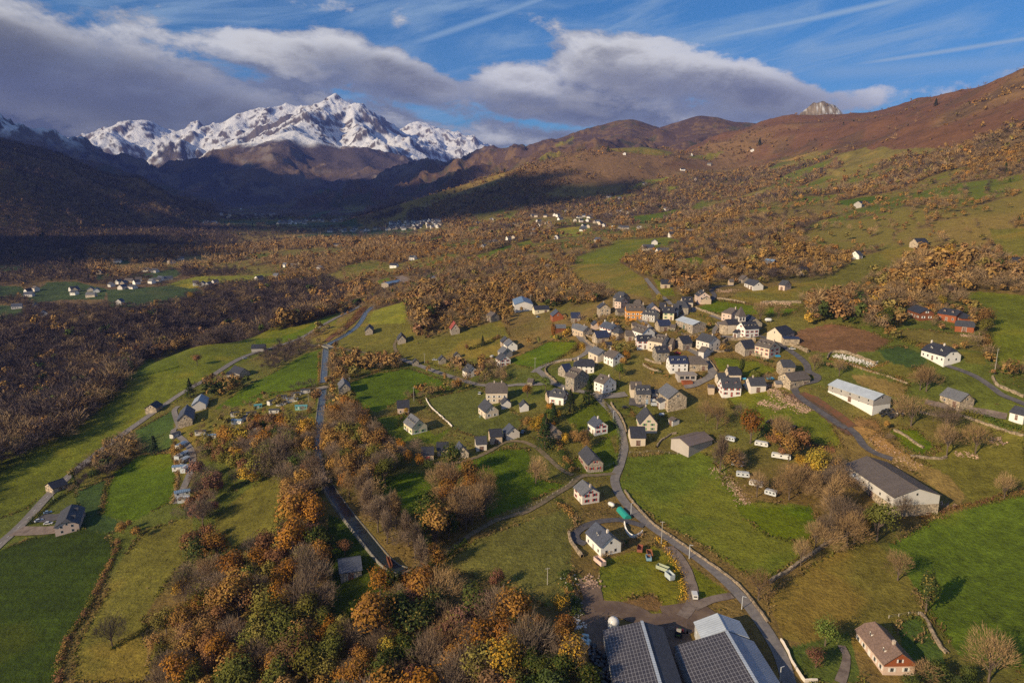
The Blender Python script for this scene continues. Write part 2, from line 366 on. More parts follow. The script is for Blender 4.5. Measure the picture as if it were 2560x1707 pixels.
def hit(px, py, up=0.0):
    """world point where the sight line through a photo pixel meets the terrain (raised by `up`)"""
    x, y, z = unpix(px, py, _zc)
    dz = z - (zat(x, y) + up)
    k = np.argmax(dz < 0)
    if dz[k] >= 0: k = len(_zc) - 1
    if k == 0: return float(x[0]), float(y[0]), float(z[0])
    f = dz[k - 1] / (dz[k - 1] - dz[k] + 1e-9)
    zc = _zc[k - 1] + f * (_zc[k] - _zc[k - 1])
    x, y, z = unpix(px, py, zc)
    return float(x), float(y), float(z)
def hits(pts, up=0.0): return [hit(a, b, up) for a, b in pts]
def in_poly(x, y, P):
    P = np.asarray(P, float)[:, :2]
    ins = np.zeros(np.shape(x), bool)
    x0, y0 = P.min(0); x1, y1 = P.max(0)
    m = (x >= x0) & (x <= x1) & (y >= y0) & (y <= y1)
    xs, ys = x[m], y[m]; c = np.zeros(xs.shape, bool)
    for i in range(len(P)):
        ax, ay = P[i - 1]; bx, by = P[i]
        if ay == by: continue
        k = ((ay > ys) != (by > ys)) & (xs < (bx - ax) * (ys - ay) / (by - ay) + ax)
        c ^= k
    ins[m] = c
    return ins
def ground_poly(tile, *xy, up=0.0):
    """photo outline -> outline on the ground (edges densified so that they follow the slope)"""
    P = TP(tile, *xy); Q = []
    for i in range(len(P)):
        a, b = P[i], P[(i + 1) % len(P)]
        m = max(1, int(math.dist(a, b) / 40))
        for k in range(m): Q.append((a[0] + (b[0] - a[0]) * k / m, a[1] + (b[1] - a[1]) * k / m))
    return np.array([hit(*q, up) for q in Q])[:, :2]
assert GZ.min() > -215 and GZ.max() < 2280, (GZ.min(), GZ.max())
# ------------------------------------------------------------------ land use (outlines traced on the ground) and terrain meshes
F = {}   # name: (colour, polygon)
DEEP = (.036, .058, .004); VIVID = (.080, .122, .004); GREEN = (.098, .125, .008); OLIVE = (.150, .135, .022); TAN = (.24, .165, .050); LIME = (.20, .20, .022)
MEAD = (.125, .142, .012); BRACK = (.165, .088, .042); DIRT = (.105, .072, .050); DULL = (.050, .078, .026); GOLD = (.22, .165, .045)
fields = [
 (OLIVE, 'S', 400,990, 450,942, 520,935, 600,905, 720,895, 728,945, 660,962, 600,960, 590,1000, 500,1020, 445,1030, 440,1150, 425,1168, 402,1150, 405,1080),
 # ---- near, left of the canal
 (DEEP, 'S', 0,1265, 60,1240, 175,1212, 245,1225, 268,1262, 235,1320, 215,1390, 170,1450, 140,1520, 138,1568, 100,1700, -200,1700, -200,1300),
 (VIVID, 'S', 262,1085, 320,1045, 398,1040, 405,1090, 395,1150, 300,1200, 230,1180, 245,1120),
 ((.05,.085,.018), 'S', 175,1130, 245,1100, 235,1180, 290,1205, 260,1225, 180,1215),
 (OLIVE, 'S', 275,1290, 330,1220, 440,1185, 448,1260, 380,1340, 330,1420, 345,1568, 170,1568, 175,1480, 240,1370),
 (OLIVE, 'S', 495,1185, 560,1130, 655,1085, 655,1150, 640,1235, 510,1262, 490,1225),
 (MEAD, 'S', -150,1240, -150,1120, 0,1060, 150,1000, 250,925, 310,850, 430,800, 600,765, 700,745, 790,715, 770,745, 690,775, 560,832, 440,900, 300,980, 180,1065, 60,1170),
 (GREEN, 'S', 302,830, 400,815, 415,850, 330,880, 300,865),
 (VIVID, 'S', 490,942, 560,890, 640,850, 700,812, 735,803, 733,885, 660,900, 560,930),
 ((.06,.10,.018), 'S', 310,990, 400,940, 398,1035, 320,1040),
 (VIVID, 'S', 800,880, 860,858, 940,846, 1055,886, 1000,900, 960,905, 870,945, 835,955, 800,900),
 (VIVID, 'S', 1168,828, 1260,785, 1330,785, 1300,815, 1240,850, 1195,840),
 (OLIVE, 'S', 765,795, 800,755, 850,715, 930,695, 940,740, 960,790, 1150,735, 1170,770, 1140,840, 1050,850, 950,830, 800,800),
 (LIME, 'S', 845,745, 860,712, 930,692, 938,720, 930,742),
 (OLIVE, 'S', 690,790, 745,765, 840,700, 850,712, 800,750, 755,790),
 (VIVID, 'F', 810,350, 1240,185, 1270,200, 1230,240, 1100,290, 830,360),
 (VIVID, 'F', 0,815, 0,760, 200,745, 420,680, 550,600, 740,530, 760,520, 700,570, 520,700, 430,745, 200,790),
 # ---- the green slopes below the village
 (VIVID, 'S', 1025,1078, 1150,1032, 1210,1030, 1232,1100, 1300,1112, 1200,1160, 1120,1190, 1090,1130),
 (VIVID, 'S', 860,1100, 940,1085, 1000,1090, 1070,1150, 980,1185, 900,1180),
 (DEEP, 'S', 755,1180, 800,1200, 880,1310, 900,1340, 850,1400, 790,1450, 760,1400, 750,1260),
 ((.13,.125,.028), 'S', 1010,1300, 1100,1235, 1290,1170, 1320,1200, 1310,1290, 1350,1340, 1270,1400, 1150,1345),
 (MEAD, 'S', 1380,1290, 1500,1250, 1560,1290, 1572,1360, 1540,1420, 1400,1400, 1370,1340),
 ((.14,.10,.035), 'S', 1430,1380, 1500,1360, 1530,1400, 1440,1410),
 (GREEN, 'S', 1590,1300, 1660,1350, 1680,1370, 1610,1380),
 (GREEN, 'S', 1310,1060, 1400,1000, 1420,1060, 1400,1095, 1330,1085),
 (GREEN, 'S', 1300,960, 1380,915, 1420,1000, 1330,1000),
 (GREEN, 'S', 860,960, 930,950, 1000,1000, 1040,980, 1000,1020, 900,1010),
 ((.105,.115,.022), 'S', 960,920, 1100,890, 1200,960, 1180,1030, 1050,990),
 ((.110,.140,.014), 'S', 1440,1050, 1600,1035, 1660,1060, 1700,1150, 1860,1160, 1890,1210, 1830,1290, 1745,1340, 1640,1270, 1500,1190, 1420,1120),
 (VIVID, 'S', 1640,1060, 1690,1140, 1740,1165, 1860,1165, 1888,1210, 1850,1250, 1760,1230, 1700,1180),
 ((.155,.130,.024), 'S', 1760,1370, 1900,1275, 2000,1240, 2080,1300, 2120,1390, 2135,1440, 2080,1500, 1900,1490, 1800,1465),
 ((.100,.145,.012), 'S', 2040,1250, 2150,1190, 2250,1160, 2600,1080, 2600,1600, 2200,1500, 2150,1430, 2090,1330),
 ((.070,.11,.018), 'S', 1800,1490, 1950,1450, 1980,1568, 1860,1568),
 ((.070,.11,.018), 'S', 2060,1430, 2110,1410, 2160,1480, 2180,1560, 2090,1560),
 (MEAD, 'S', 1660,900, 1780,890, 1900,960, 1940,1030, 1800,1010, 1700,960),
 # ---- village
 (VIVID, 'S', 1600,708, 1640,690, 1760,705, 1832,710, 1820,720, 1700,726, 1620,716),
 (GREEN, 'S', 1640,820, 1740,830, 1790,850, 1720,870, 1650,850),
 (OLIVE, 'S', 1660,690, 1700,670, 1900,640, 1960,600, 2060,570, 2100,580, 2040,620, 1960,660, 1900,690, 1840,705, 1750,700),
 (OLIVE, 'S', 1300,610, 1420,600, 1480,640, 1500,690, 1560,700, 1420,670, 1330,650),
 (MEAD, 'S', 1500,640, 1540,650, 1550,680, 1520,680),
 (VIVID, 'S', 1540,600, 1600,590, 1640,610, 1560,625),
 # ---- right hand slope
 (TAN, 'I', 590,1040, 700,1030, 1080,1130, 1050,1230, 900,1210, 640,1110),
 (OLIVE, 'I', 760,970, 900,920, 1240,990, 1180,1060, 1000,1060),
 ((.16,.13,.03), 'I', 1000,650, 1200,640, 1740,720, 1720,830, 1480,800, 1050,740),
 ((.05,.085,.02), 'I', 820,820, 1000,780, 1230,860, 1240,920, 1180,990, 900,920),
 (MEAD, 'I', 1500,330, 1700,310, 2200,350, 2200,950, 1850,1010, 1760,830, 1720,700, 1850,600),
 (OLIVE, 'I', 1500,820, 1720,840, 1780,960, 1600,940),
 (DIRT, 'I', 0,1190, 300,1230, 520,1400, 640,1568, 560,1568, 380,1440, 200,1300, 0,1260),
 (BRACK, 'I', 150,640, 420,590, 700,640, 940,740, 780,830, 560,850, 250,830, 30,720),
 ((.17,.115,.040), 'I', 600,1400, 800,1430, 880,1568, 660,1568),
 (TAN, 'D', 500,0, 640,100, 700,190, 880,270, 1060,400, 1180,480, 1220,380, 1120,300, 900,190, 760,110, 680,40, 620,0),
 (VIVID, 'D', 730,20, 900,10, 1060,150, 960,190, 850,130),
 (OLIVE, 'D', 880,200, 1240,30, 1568,30, 1568,380, 1250,470, 1100,290),
 (OLIVE, 'O', 660,1530, 900,1460, 1200,1400, 1230,1470, 1000,1568, 700,1568),
 (OLIVE, 'O', 1700,1300, 2100,1290, 2100,1540, 1850,1560, 1750,1420),
 (VIVID, 'O', 520,1085, 800,1050, 935,1042, 880,1100, 760,1130, 560,1110),
 (GOLD, 'O', 70,780, 380,700, 420,720, 250,760),
 ((.165, .135, .035), 'O', 500,735, 640,700, 1100,680, 1500,680, 1300,700, 950,760, 800,800, 700,830, 590,840),
 (GOLD, 'O', 360,835, 540,850, 690,890, 600,900, 450,870),
 # ---- middle distance
 (VIVID, 'M', 1500,1365, 1640,1320, 1700,1350, 1560,1385), (VIVID, 'M', 1835,1300, 1900,1245, 2000,1230, 1970,1285),
 (VIVID, 'M', 1915,1510, 2281,1395, 2281,1445, 1990,1540), (LIME, 'M', 1260,1385, 1440,1370, 1420,1410, 1300,1400),
 (LIME, 'M', 1010,1460, 1100,1455, 1090,1485, 1015,1485), (LIME, 'M', 1280,1330, 1480,1300, 1500,1325, 1300,1360),
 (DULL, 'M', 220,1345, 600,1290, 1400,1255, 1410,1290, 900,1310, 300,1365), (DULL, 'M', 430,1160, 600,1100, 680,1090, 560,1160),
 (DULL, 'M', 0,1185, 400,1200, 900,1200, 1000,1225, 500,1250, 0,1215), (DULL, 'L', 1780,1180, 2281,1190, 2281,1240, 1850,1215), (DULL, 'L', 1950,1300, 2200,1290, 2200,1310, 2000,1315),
 (DULL, 'L', 1700,1370, 1850,1350, 1850,1375, 1730,1390), (DULL, 'L', 900,1540, 1150,1535, 1150,1568, 900,1568), (DULL, 'M', 560, 905, 720, 915, 640, 940, 560, 935),
 (VIVID, 'N', 1000,1150, 1180,1135, 1450,1085, 1535,1095, 1300,1190, 1180,1215), (LIME, 'N', 1030,900, 1200,820, 1420,788, 1300,840, 1090,912),
 (LIME, 'N', 1360,885, 1500,872, 1400,940), (OLIVE, 'N', 840,555, 1080,520, 1300,545, 1440,580, 1380,610, 1000,575), (OLIVE, 'N', 380,535, 560,420, 540,470, 450,520),
 (OLIVE, 'N', 225,635, 340,575, 460,590, 400,620), (LIME, 'N', 380,1255, 700,1225, 760,1250, 560,1330, 380,1310), (MEAD, 'N', 0,1395, 160,1350, 200,1400, 60,1430),
 (MEAD, 'N', 560,1500, 780,1460, 950,1360, 1400,1330, 1500,1370, 1100,1480, 900,1568, 560,1568), (MEAD, 'N', 150,1568, 350,1510, 420,1568), (LIME, 'N', 1600,1220, 1850,1170, 1830,1200, 1650,1250),
 (LIME, 'N', 800,1000, 920,960, 1120,935, 1000,975, 830,1015), (OLIVE, 'N', 1640,600, 1900,560, 1780,640, 1560,620), (OLIVE, 'N', 1560,1100, 1800,1040, 1840,1050, 1640,1130),
 # ---- terrace beyond the gorge
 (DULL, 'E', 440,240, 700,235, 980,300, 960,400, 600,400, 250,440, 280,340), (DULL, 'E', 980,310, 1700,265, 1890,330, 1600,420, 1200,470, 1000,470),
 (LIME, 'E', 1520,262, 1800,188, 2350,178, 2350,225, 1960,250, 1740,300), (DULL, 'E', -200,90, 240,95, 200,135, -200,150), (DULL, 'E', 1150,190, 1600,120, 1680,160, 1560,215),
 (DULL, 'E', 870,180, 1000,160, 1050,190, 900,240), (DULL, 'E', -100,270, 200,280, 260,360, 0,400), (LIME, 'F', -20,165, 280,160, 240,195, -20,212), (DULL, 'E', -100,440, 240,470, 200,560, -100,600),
 (VIVID, 'F', 1600,60, 1700,50, 1720,80, 1620,100), (VIVID, 'F', 1480,220, 1740,110, 1760,140, 1560,240), (VIVID, 'F', 1880,20, 2160,-10, 2200,10, 1950,50),
]
polys = [(f[0], ground_poly(*f[1:])) for f in fields]
def smooth01(a, lo, hi):
    t = np.clip((a - lo) / (hi - lo), 0, 1); return t * t * (3 - 2 * t)
VR = np.hypot(GX, GY)
def wood_density(x, y, z):
    # woods with clearings between them, crossed by crooked hedgerows
    r = np.hypot(x, y); ang = x / np.maximum(y, 1)
    f = fbm(x, y, 230, 5, 171, .6); base = .02 + .30 * smooth01(-ang, .05, .35) * smooth01(r, 300, 900) + .30 * smooth01(-ang, .15, .5) * smooth01(r, 1700, 2200)
    d = smooth01(f + base, -.03, .06)
    h1 = np.abs(fbm(x, y, 150, 3, 191)); h2 = np.abs(fbm(x, y, 120, 3, 195))
    hedge = np.maximum(smooth01(h1, .028, .010), smooth01(h2, .024, .010))
    flat = smooth01(z, 48, 26) * smooth01(r, 1900, 2200) * smooth01(ang, -.46, -.36) * smooth01(ang, -.02, -.08)
    return np.clip(np.maximum(d * (1 - .8 * flat), hedge * (.85 - .3 * flat)), 0, 1)
XF, YF, ZF, RF = GX.ravel(), GY.ravel(), GZ.ravel(), VR.ravel()
# slope from finite differences along the two grid directions
dzr = np.gradient(GZ, axis=0) / np.gradient(VR, axis=0)
dzt = np.gradient(GZ, axis=1) / (np.gradient(TH)[None] * VR)
SLOPE = np.hypot(dzr, dzt).ravel()
n_a = fbm(XF, YF, 90, 4, 101); n_b = fbm(XF, YF, 420, 5, 111); n_c = fbm(XF, YF, 24, 3, 121); n_d = fbm(XF, YF, 5, 3, 131, .7)
def lerp(a, b, t):
    t = np.asarray(t)[..., None]; return a * (1 - t) + np.asarray(b) * t
Cg = np.tile(np.array((.140, .122, .026)), (len(XF), 1))
Cg = lerp(Cg, (.190, .125, .038), smooth01(n_a, -.05, .35) * .9)
Cg = lerp(Cg, (.085, .108, .015), smooth01(-n_a, -.05, .4) * .8)
# hills farther away: bare woods, bracken, pasture
hillm = smooth01(RF, 520, 900)
WOODD = wood_density(XF, YF, ZF)
woodc = lerp(np.tile(np.array((.125, .082, .042)), (len(XF), 1)), (.165, .112, .045), smooth01(n_c, -.2, .4))
mead = lerp(np.tile(np.array((.170, .140, .030)), (len(XF), 1)), (.105, .125, .014), smooth01(n_a, -.1, .25)); mead = lerp(mead, (.21, .15, .04), smooth01(n_b, .05, .3))
woodc = lerp(mead, (0, 0, 0), 0) * (1 - WOODD[:, None]) + woodc * WOODD[:, None]
Cg = Cg * (1 - hillm[:, None]) + woodc * hillm[:, None]
brk = smooth01(ZF + n_b * 110, 190, 235) * smooth01(XF / np.maximum(YF, 1), -.02, .05) * smooth01(RF, 5200, 4600) * (RF < 5200)
brc = lerp(np.tile(np.array((.135, .068, .036)), (len(XF), 1)), (.175, .105, .048), smooth01(n_b + .3 * n_a, -.1, .35))
brc = lerp(brc, (.085, .055, .030), smooth01(n_a - .3 * n_b, .15, .45) * .7)
Cg = Cg * (1 - brk[:, None]) + brc * brk[:, None]
# right-hand pasture between bracken and woods
pst = smooth01(np.abs(ZF + n_a * 25 - 205), 26, 8) * smooth01(XF / np.maximum(YF, 1), .2, .3) * (RF < 3500)
Cg = lerp(Cg, (.20, .15, .045), pst * .45 * smooth01(n_b, -.2, .2))
# far ranges
farm = smooth01(RF, 3300, 3900)
fc = lerp(np.tile(np.array((.075, .048, .040)), (len(XF), 1)), (.135, .085, .045), smooth01(n_a + n_c, -.1, .35))
fc = lerp(fc, (.040, .045, .028), smooth01(n_a + .6 * n_b, .15, .4) * .8)
fc = lerp(fc, (.15, .14, .045), smooth01(n_b, .22, .34) * smooth01(ZF, 60, 20) * .8)
Cg = Cg * (1 - farm[:, None]) + fc * farm[:, None]
mtn = smooth01(RF, 5400, 6000)
mc = lerp(np.tile(np.array((.070, .056, .060)), (len(XF), 1)), (.120, .086, .064), smooth01(n_b, 0, .3))
mc = lerp(mc, (.15, .125, .11), smooth01(SLOPE + .3 * n_a, .75, 1.1))
Cg = Cg * (1 - mtn[:, None]) + mc * mtn[:, None]
rock_n = ridged(XF, YF, 260, 4, 151)
snowline = 760 - 330 * smooth01(RF, 7900, 9000) - 190 * smooth01(-XF / np.maximum(YF, 1), .50, .62) + 110 * n_b + 70 * n_a
snow = smooth01(ZF, snowline - 70, snowline + 130) * smooth01(SLOPE + .8 * (rock_n - .5) + .30 * n_a + .22 * n_c, 1.04, .84) * smooth01(RF, 5600, 6200)
rockc = lerp(np.tile(np.array((.062, .058, .062)), (len(XF), 1)), (.115, .100, .092), smooth01(n_a, -.2, .3))
hi_rock = smooth01(ZF, snowline, snowline + 150) * mtn
Cg = Cg * (1 - hi_rock[:, None]) + rockc * hi_rock[:, None]
Cg = lerp(Cg, (.62, .64, .68), snow)
# the limestone crag on the right-hand skyline
kr = seg_ridge(XF, YF, R_ROCK, 1.5, 8)
rk = (kr > ZF - 45) & (RF < 4200) & (RF > 2600)
Cg[rk] = np.array((.20, .165, .135)) * (0.65 + 0.5 * smooth01(n_d, -.3, .3))[rk, None]
sn = rk & (n_c + .3 * n_a > .22) & (SLOPE < 1.5)
Cg[sn] = (.45, .46, .48)
FIELD = np.zeros(len(XF), bool)
for c, P in polys:
    m = in_poly(XF, YF, P)
    FIELD |= m
    k = 1 + .26 * n_a[m] + .24 * n_c[m] + .26 * n_d[m]
    ta = 1.1 + 2.3 * (hash(round(P[0, 0])) % 7) / 7; k = k * (1 + (.075 if c in (DEEP, VIVID) else .04) * np.sin((XF[m] * math.cos(ta) + YF[m] * math.sin(ta) + 2 * n_a[m]) * 6.283 / 5.2) * (RF[m] < 600))
    cc = np.array(c)[None] * k[:, None]
    cc = lerp(cc, np.array(c) * (1.55, 1.1, 1.2), smooth01(n_c[m] * .6 + n_a[m], .12, .5) * .55)
    Cg[m] = cc
NF = ~FIELD & (RF < 700)
Cg[NF] *= (1 + .25 * n_c[NF] + .22 * n_d[NF])[:, None]
PALE = TP  # (kept for reading: tile coordinates are photo crops)
def grid_mesh(name, i0, i1, mat, kind='structure'):
    nr = i1 - i0 + 1
    idx = np.arange(nr * NTH).reshape(nr, NTH)
    faces = np.stack([idx[:-1, :-1], idx[:-1, 1:], idx[1:, 1:], idx[1:, :-1]], -1).reshape(-1, 4)[:, ::-1]
    co = np.stack([GX[i0:i1 + 1], GY[i0:i1 + 1], GZ[i0:i1 + 1]], -1).reshape(-1, 3)
    o = fast_mesh(name, co, faces, mat, smooth=True)
    setcol(o.data, Cg.reshape(len(RR), NTH, 3)[i0:i1 + 1].reshape(-1, 3))
    o['kind'] = kind
    return o
def fast_mesh(name, co, faces, mat, parent=None, smooth=False, link=True):
    me = bpy.data.meshes.new(name)
    co = np.ascontiguousarray(co, np.float32); faces = np.ascontiguousarray(faces, np.int32)
    nf, k = faces.shape
    me.vertices.add(len(co)); me.vertices.foreach_set('co', co.ravel())
    me.loops.add(nf * k); me.loops.foreach_set('vertex_index', faces.ravel())
    me.polygons.add(nf); me.polygons.foreach_set('loop_start', np.arange(0, nf * k, k, dtype=np.int32))
    me.polygons.foreach_set('use_smooth', np.full(nf, smooth, bool))
    me.update(calc_edges=True)
    if mat: me.materials.append(mat)
    o = bpy.data.objects.new(name, me)
    if link: COL.objects.link(o)
    if parent: o.parent = parent
    return o
def setcol(me, rgb, name='tint'):
    a = me.color_attributes.new(name, 'FLOAT_COLOR', 'POINT')
    c = np.ones((len(rgb), 4), np.float32); c[:, :3] = rgb
    a.data.foreach_set('color', c.ravel())
# ------------------------------------------------------------------ materials
def newmat(name):
    m = bpy.data.materials.new(name); m.use_nodes = True
    N = NT(m.node_tree); N.bsdf = N.n['Principled BSDF']
    N.bsdf.inputs['Roughness'].default_value = 0.9
    N.bsdf.inputs['Specular IOR Level'].default_value = 0.15
    return m, N
def bump(N, h, dist, strength=1.0):
    b = N.new('ShaderNodeBump'); b.inputs['Distance'].default_value = dist; b.inputs['Strength'].default_value = strength
    N.put(b.inputs['Height'], h); N.l.new(b.outputs[0], N.bsdf.inputs['Normal'])
def terrain_mat(name, s1, s2, amt, bdist, far=False):
    m, N = newmat(name)
    a = N.new('ShaderNodeAttribute', attribute_name='tint'); geo = N.new('ShaderNodeNewGeometry')
    n1 = N.noise(geo.outputs['Position'], s1, 6, 0.68); n2 = N.noise(geo.outputs['Position'], s2, 3, 0.6)
    k = N.m('ADD', N.m('MULTIPLY', N.m('SUBTRACT', n1, .5), amt * 2), N.m('MULTIPLY', N.m('SUBTRACT', n2, .5), amt))
    k = N.m('ADD', 1.0, k)
    col = N.mix(1.0, a.outputs[0], k, 'MULTIPLY')
    sc = N.new('ShaderNodeCombineXYZ')
    for i in range(3): N.l.new(k, sc.inputs[i])
    col = N.mix(1.0, a.outputs[0], sc.outputs[0], 'MULTIPLY')
    N.l.new(col, N.bsdf.inputs['Base Color'])
    bump(N, N.m('ADD', n1, n2), bdist)
    return m
M_NEAR = terrain_mat('grassland', 0.7, 0.16, .9, .9)
M_HILL = terrain_mat('hillside', 0.06, 0.011, .5, 6.0)
M_MTN = terrain_mat('mountain', 0.010, 0.003, .16, 28.0)
ground = grid_mesh('ground', cuts[0], cuts[1], M_NEAR)
hills = grid_mesh('hills', cuts[1], cuts[2], M_HILL)
mountains = grid_mesh('snowy_mountains', cuts[2], cuts[3], M_MTN)
# ------------------------------------------------------------------ builders
def tag(o, label=None, cat=None, group=None, kind=None):
    if label: o['label'] = label
    if cat: o['category'] = cat
    if group: o['group'] = group
    if kind: o['kind'] = kind
    return o
def empty(name, loc, rz=0.0):
    o = bpy.data.objects.new(name, None); COL.objects.link(o)
    o.location = loc; o.rotation_euler = (0, 0, rz); o.empty_display_size = 1
    return o
class MB:
    def __init__(s): s.v = []; s.f = []; s.mi = []
    def poly(s, pts, m=0):
        b = len(s.v); s.v += [tuple(p) for p in pts]; s.f.append(tuple(range(b, b + len(pts)))); s.mi.append(m); return s
    def box(s, x0, y0, z0, x1, y1, z1, m=0):
        b = len(s.v)
        s.v += [(x0, y0, z0), (x1, y0, z0), (x1, y1, z0), (x0, y1, z0), (x0, y0, z1), (x1, y0, z1), (x1, y1, z1), (x0, y1, z1)]
        for f in ((0, 3, 2, 1), (4, 5, 6, 7), (0, 1, 5, 4), (1, 2, 6, 5), (2, 3, 7, 6), (3, 0, 4, 7)):
            s.f.append(tuple(b + i for i in f)); s.mi.append(m)
        return s
    def tube(s, p0, p1, r0, r1, n=6, m=0, cap=True):
        p0, p1 = Vector(p0), Vector(p1); d = (p1 - p0).normalized()
        a = d.orthogonal().normalized(); c = d.cross(a); b = len(s.v)
        for p, r in ((p0, r0), (p1, r1)):
            for i in range(n):
                t = 2 * math.pi * i / n; s.v.append(tuple(p + (a * math.cos(t) + c * math.sin(t)) * r))
        for i in range(n):
            j = (i + 1) % n; s.f.append((b + i, b + j, b + n + j, b + n + i)); s.mi.append(m)
        if cap:
            s.f.append(tuple(b + n + i for i in range(n))); s.mi.append(m); s.f.append(tuple(b + n - 1 - i for i in range(n))); s.mi.append(m)
        return s
    def lathe(s, prof, n=14, c=(0, 0, 0), m=0):
        b = len(s.v)
        for r, z in prof:
            for i in range(n):
                t = 2 * math.pi * i / n; s.v.append((c[0] + r * math.cos(t), c[1] + r * math.sin(t), c[2] + z))
        for k in range(len(prof) - 1):
            for i in range(n):
                j = (i + 1) % n; s.f.append((b + k * n + i, b + k * n + j, b + (k + 1) * n + j, b + (k + 1) * n + i)); s.mi.append(m)
        return s
    def solid(s, pts, faces, dz, m=0, mside=None):
        """top faces plus a copy pushed down by dz, joined round the outline"""
        b = len(s.v); n = len(pts); s.v += [tuple(p) for p in pts] + [(p[0], p[1], p[2] - dz) for p in pts]
        ed = {}
        for f in faces:
            s.f.append(tuple(b + i for i in f)); s.mi.append(m)
            s.f.append(tuple(b + n + i for i in reversed(f))); s.mi.append(m)
            for i in range(len(f)): ed[(f[i], f[(i + 1) % len(f)])] = 1
        for (i, j) in ed:
            if (j, i) not in ed: s.f.append((b + j, b + i, b + n + i, b + n + j)); s.mi.append(m if mside is None else mside)
        return s
    def mesh(s, name, mats):
        me = bpy.data.meshes.new(name); me.from_pydata(s.v, [], s.f)
        for q in mats: me.materials.append(q)
        if len(mats) > 1: me.polygons.foreach_set('material_index', s.mi)
        me.update(); return me
    def build(s, name, mats, parent=None, loc=None, rz=None, smooth=False):
        if not isinstance(mats, (list, tuple)): mats = [mats]
        me = s.mesh(name, mats)
        if smooth: me.polygons.foreach_set('use_smooth', [True] * len(me.polygons))
        return inst(name, me, parent, loc, rz)
def inst(name, me, parent=None, loc=None, rz=None):
    o = bpy.data.objects.new(name, me); COL.objects.link(o)
    if parent: o.parent = parent
    if loc is not None: o.location = loc
    if rz is not None: o.rotation_euler = (0, 0, rz)
    return o
def copy_thing(root, loc, rz, scale=1.0):
    r = root.copy(); COL.objects.link(r); r.location = loc; r.rotation_euler = (0, 0, rz); r.scale = (scale,) * 3
    for ch in list(root.children):
        c = ch.copy(); COL.objects.link(c); c.parent = r
        for g2 in ch.children:
            d = g2.copy(); COL.objects.link(d); d.parent = c
    return r
# ------------------------------------------------------------------ surface materials
_mc = {}
def plain(col, rough=0.7, spec=0.25, var=0.25, scale=1.2, metal=0.0, bd=0.0, key=None):
    key = key or ('p', col, rough, spec, var, scale, metal, bd)
    if key in _mc: return _mc[key]
    m, N = newmat('paint'); tcn = N.new('ShaderNodeTexCoord')
    n1 = N.noise(tcn.outputs['Object'], scale, 5, .65); n2 = N.noise(tcn.outputs['Object'], scale * .22, 3, .6)
    k = N.m('ADD', 1.0, N.m('MULTIPLY', N.m('SUBTRACT', N.m('ADD', n1, n2), 1.0), var * 2))
    cx_ = N.new('ShaderNodeCombineXYZ')
    for i in range(3): N.l.new(k, cx_.inputs[i])
    N.l.new(N.mix(1.0, (*col, 1), cx_.outputs[0], 'MULTIPLY'), N.bsdf.inputs['Base Color'])
    N.bsdf.inputs['Roughness'].default_value = rough; N.bsdf.inputs['Specular IOR Level'].default_value = spec; N.bsdf.inputs['Metallic'].default_value = metal
    if bd: bump(N, n1, bd)
    _mc[key] = m; return m
def stone(col, scale=1.6, mortar=(.30, .26, .20)):
    key = ('s', col, scale)
    if key in _mc: return _mc[key]
    m, N = newmat('masonry'); tcn = N.new('ShaderNodeTexCoord')
    vo = N.new('ShaderNodeTexVoronoi'); N.l.new(tcn.outputs['Object'], vo.inputs['Vector']); vo.inputs['Scale'].default_value = scale
    n1 = N.noise(tcn.outputs['Object'], .5, 4, .6)
    hs = N.new('ShaderNodeSeparateColor'); N.l.new(vo.outputs['Color'], hs.inputs[0])
    k = N.m('MULTIPLY_ADD', hs.outputs[0], .7, N.m('MULTIPLY', n1, .7))
    cx_ = N.new('ShaderNodeCombineXYZ')
    for i in range(3): N.l.new(k, cx_.inputs[i])
    c = N.mix(1.0, (*[min(1, q * 1.45) for q in col], 1), cx_.outputs[0], 'MULTIPLY')
    c = N.mix(N.rng(vo.outputs['Distance'], .5, .75, 0, .6), c, (*mortar, 1))
    N.l.new(c, N.bsdf.inputs['Base Color']); bump(N, vo.outputs['Distance'], .06)
    _mc[key] = m; return m
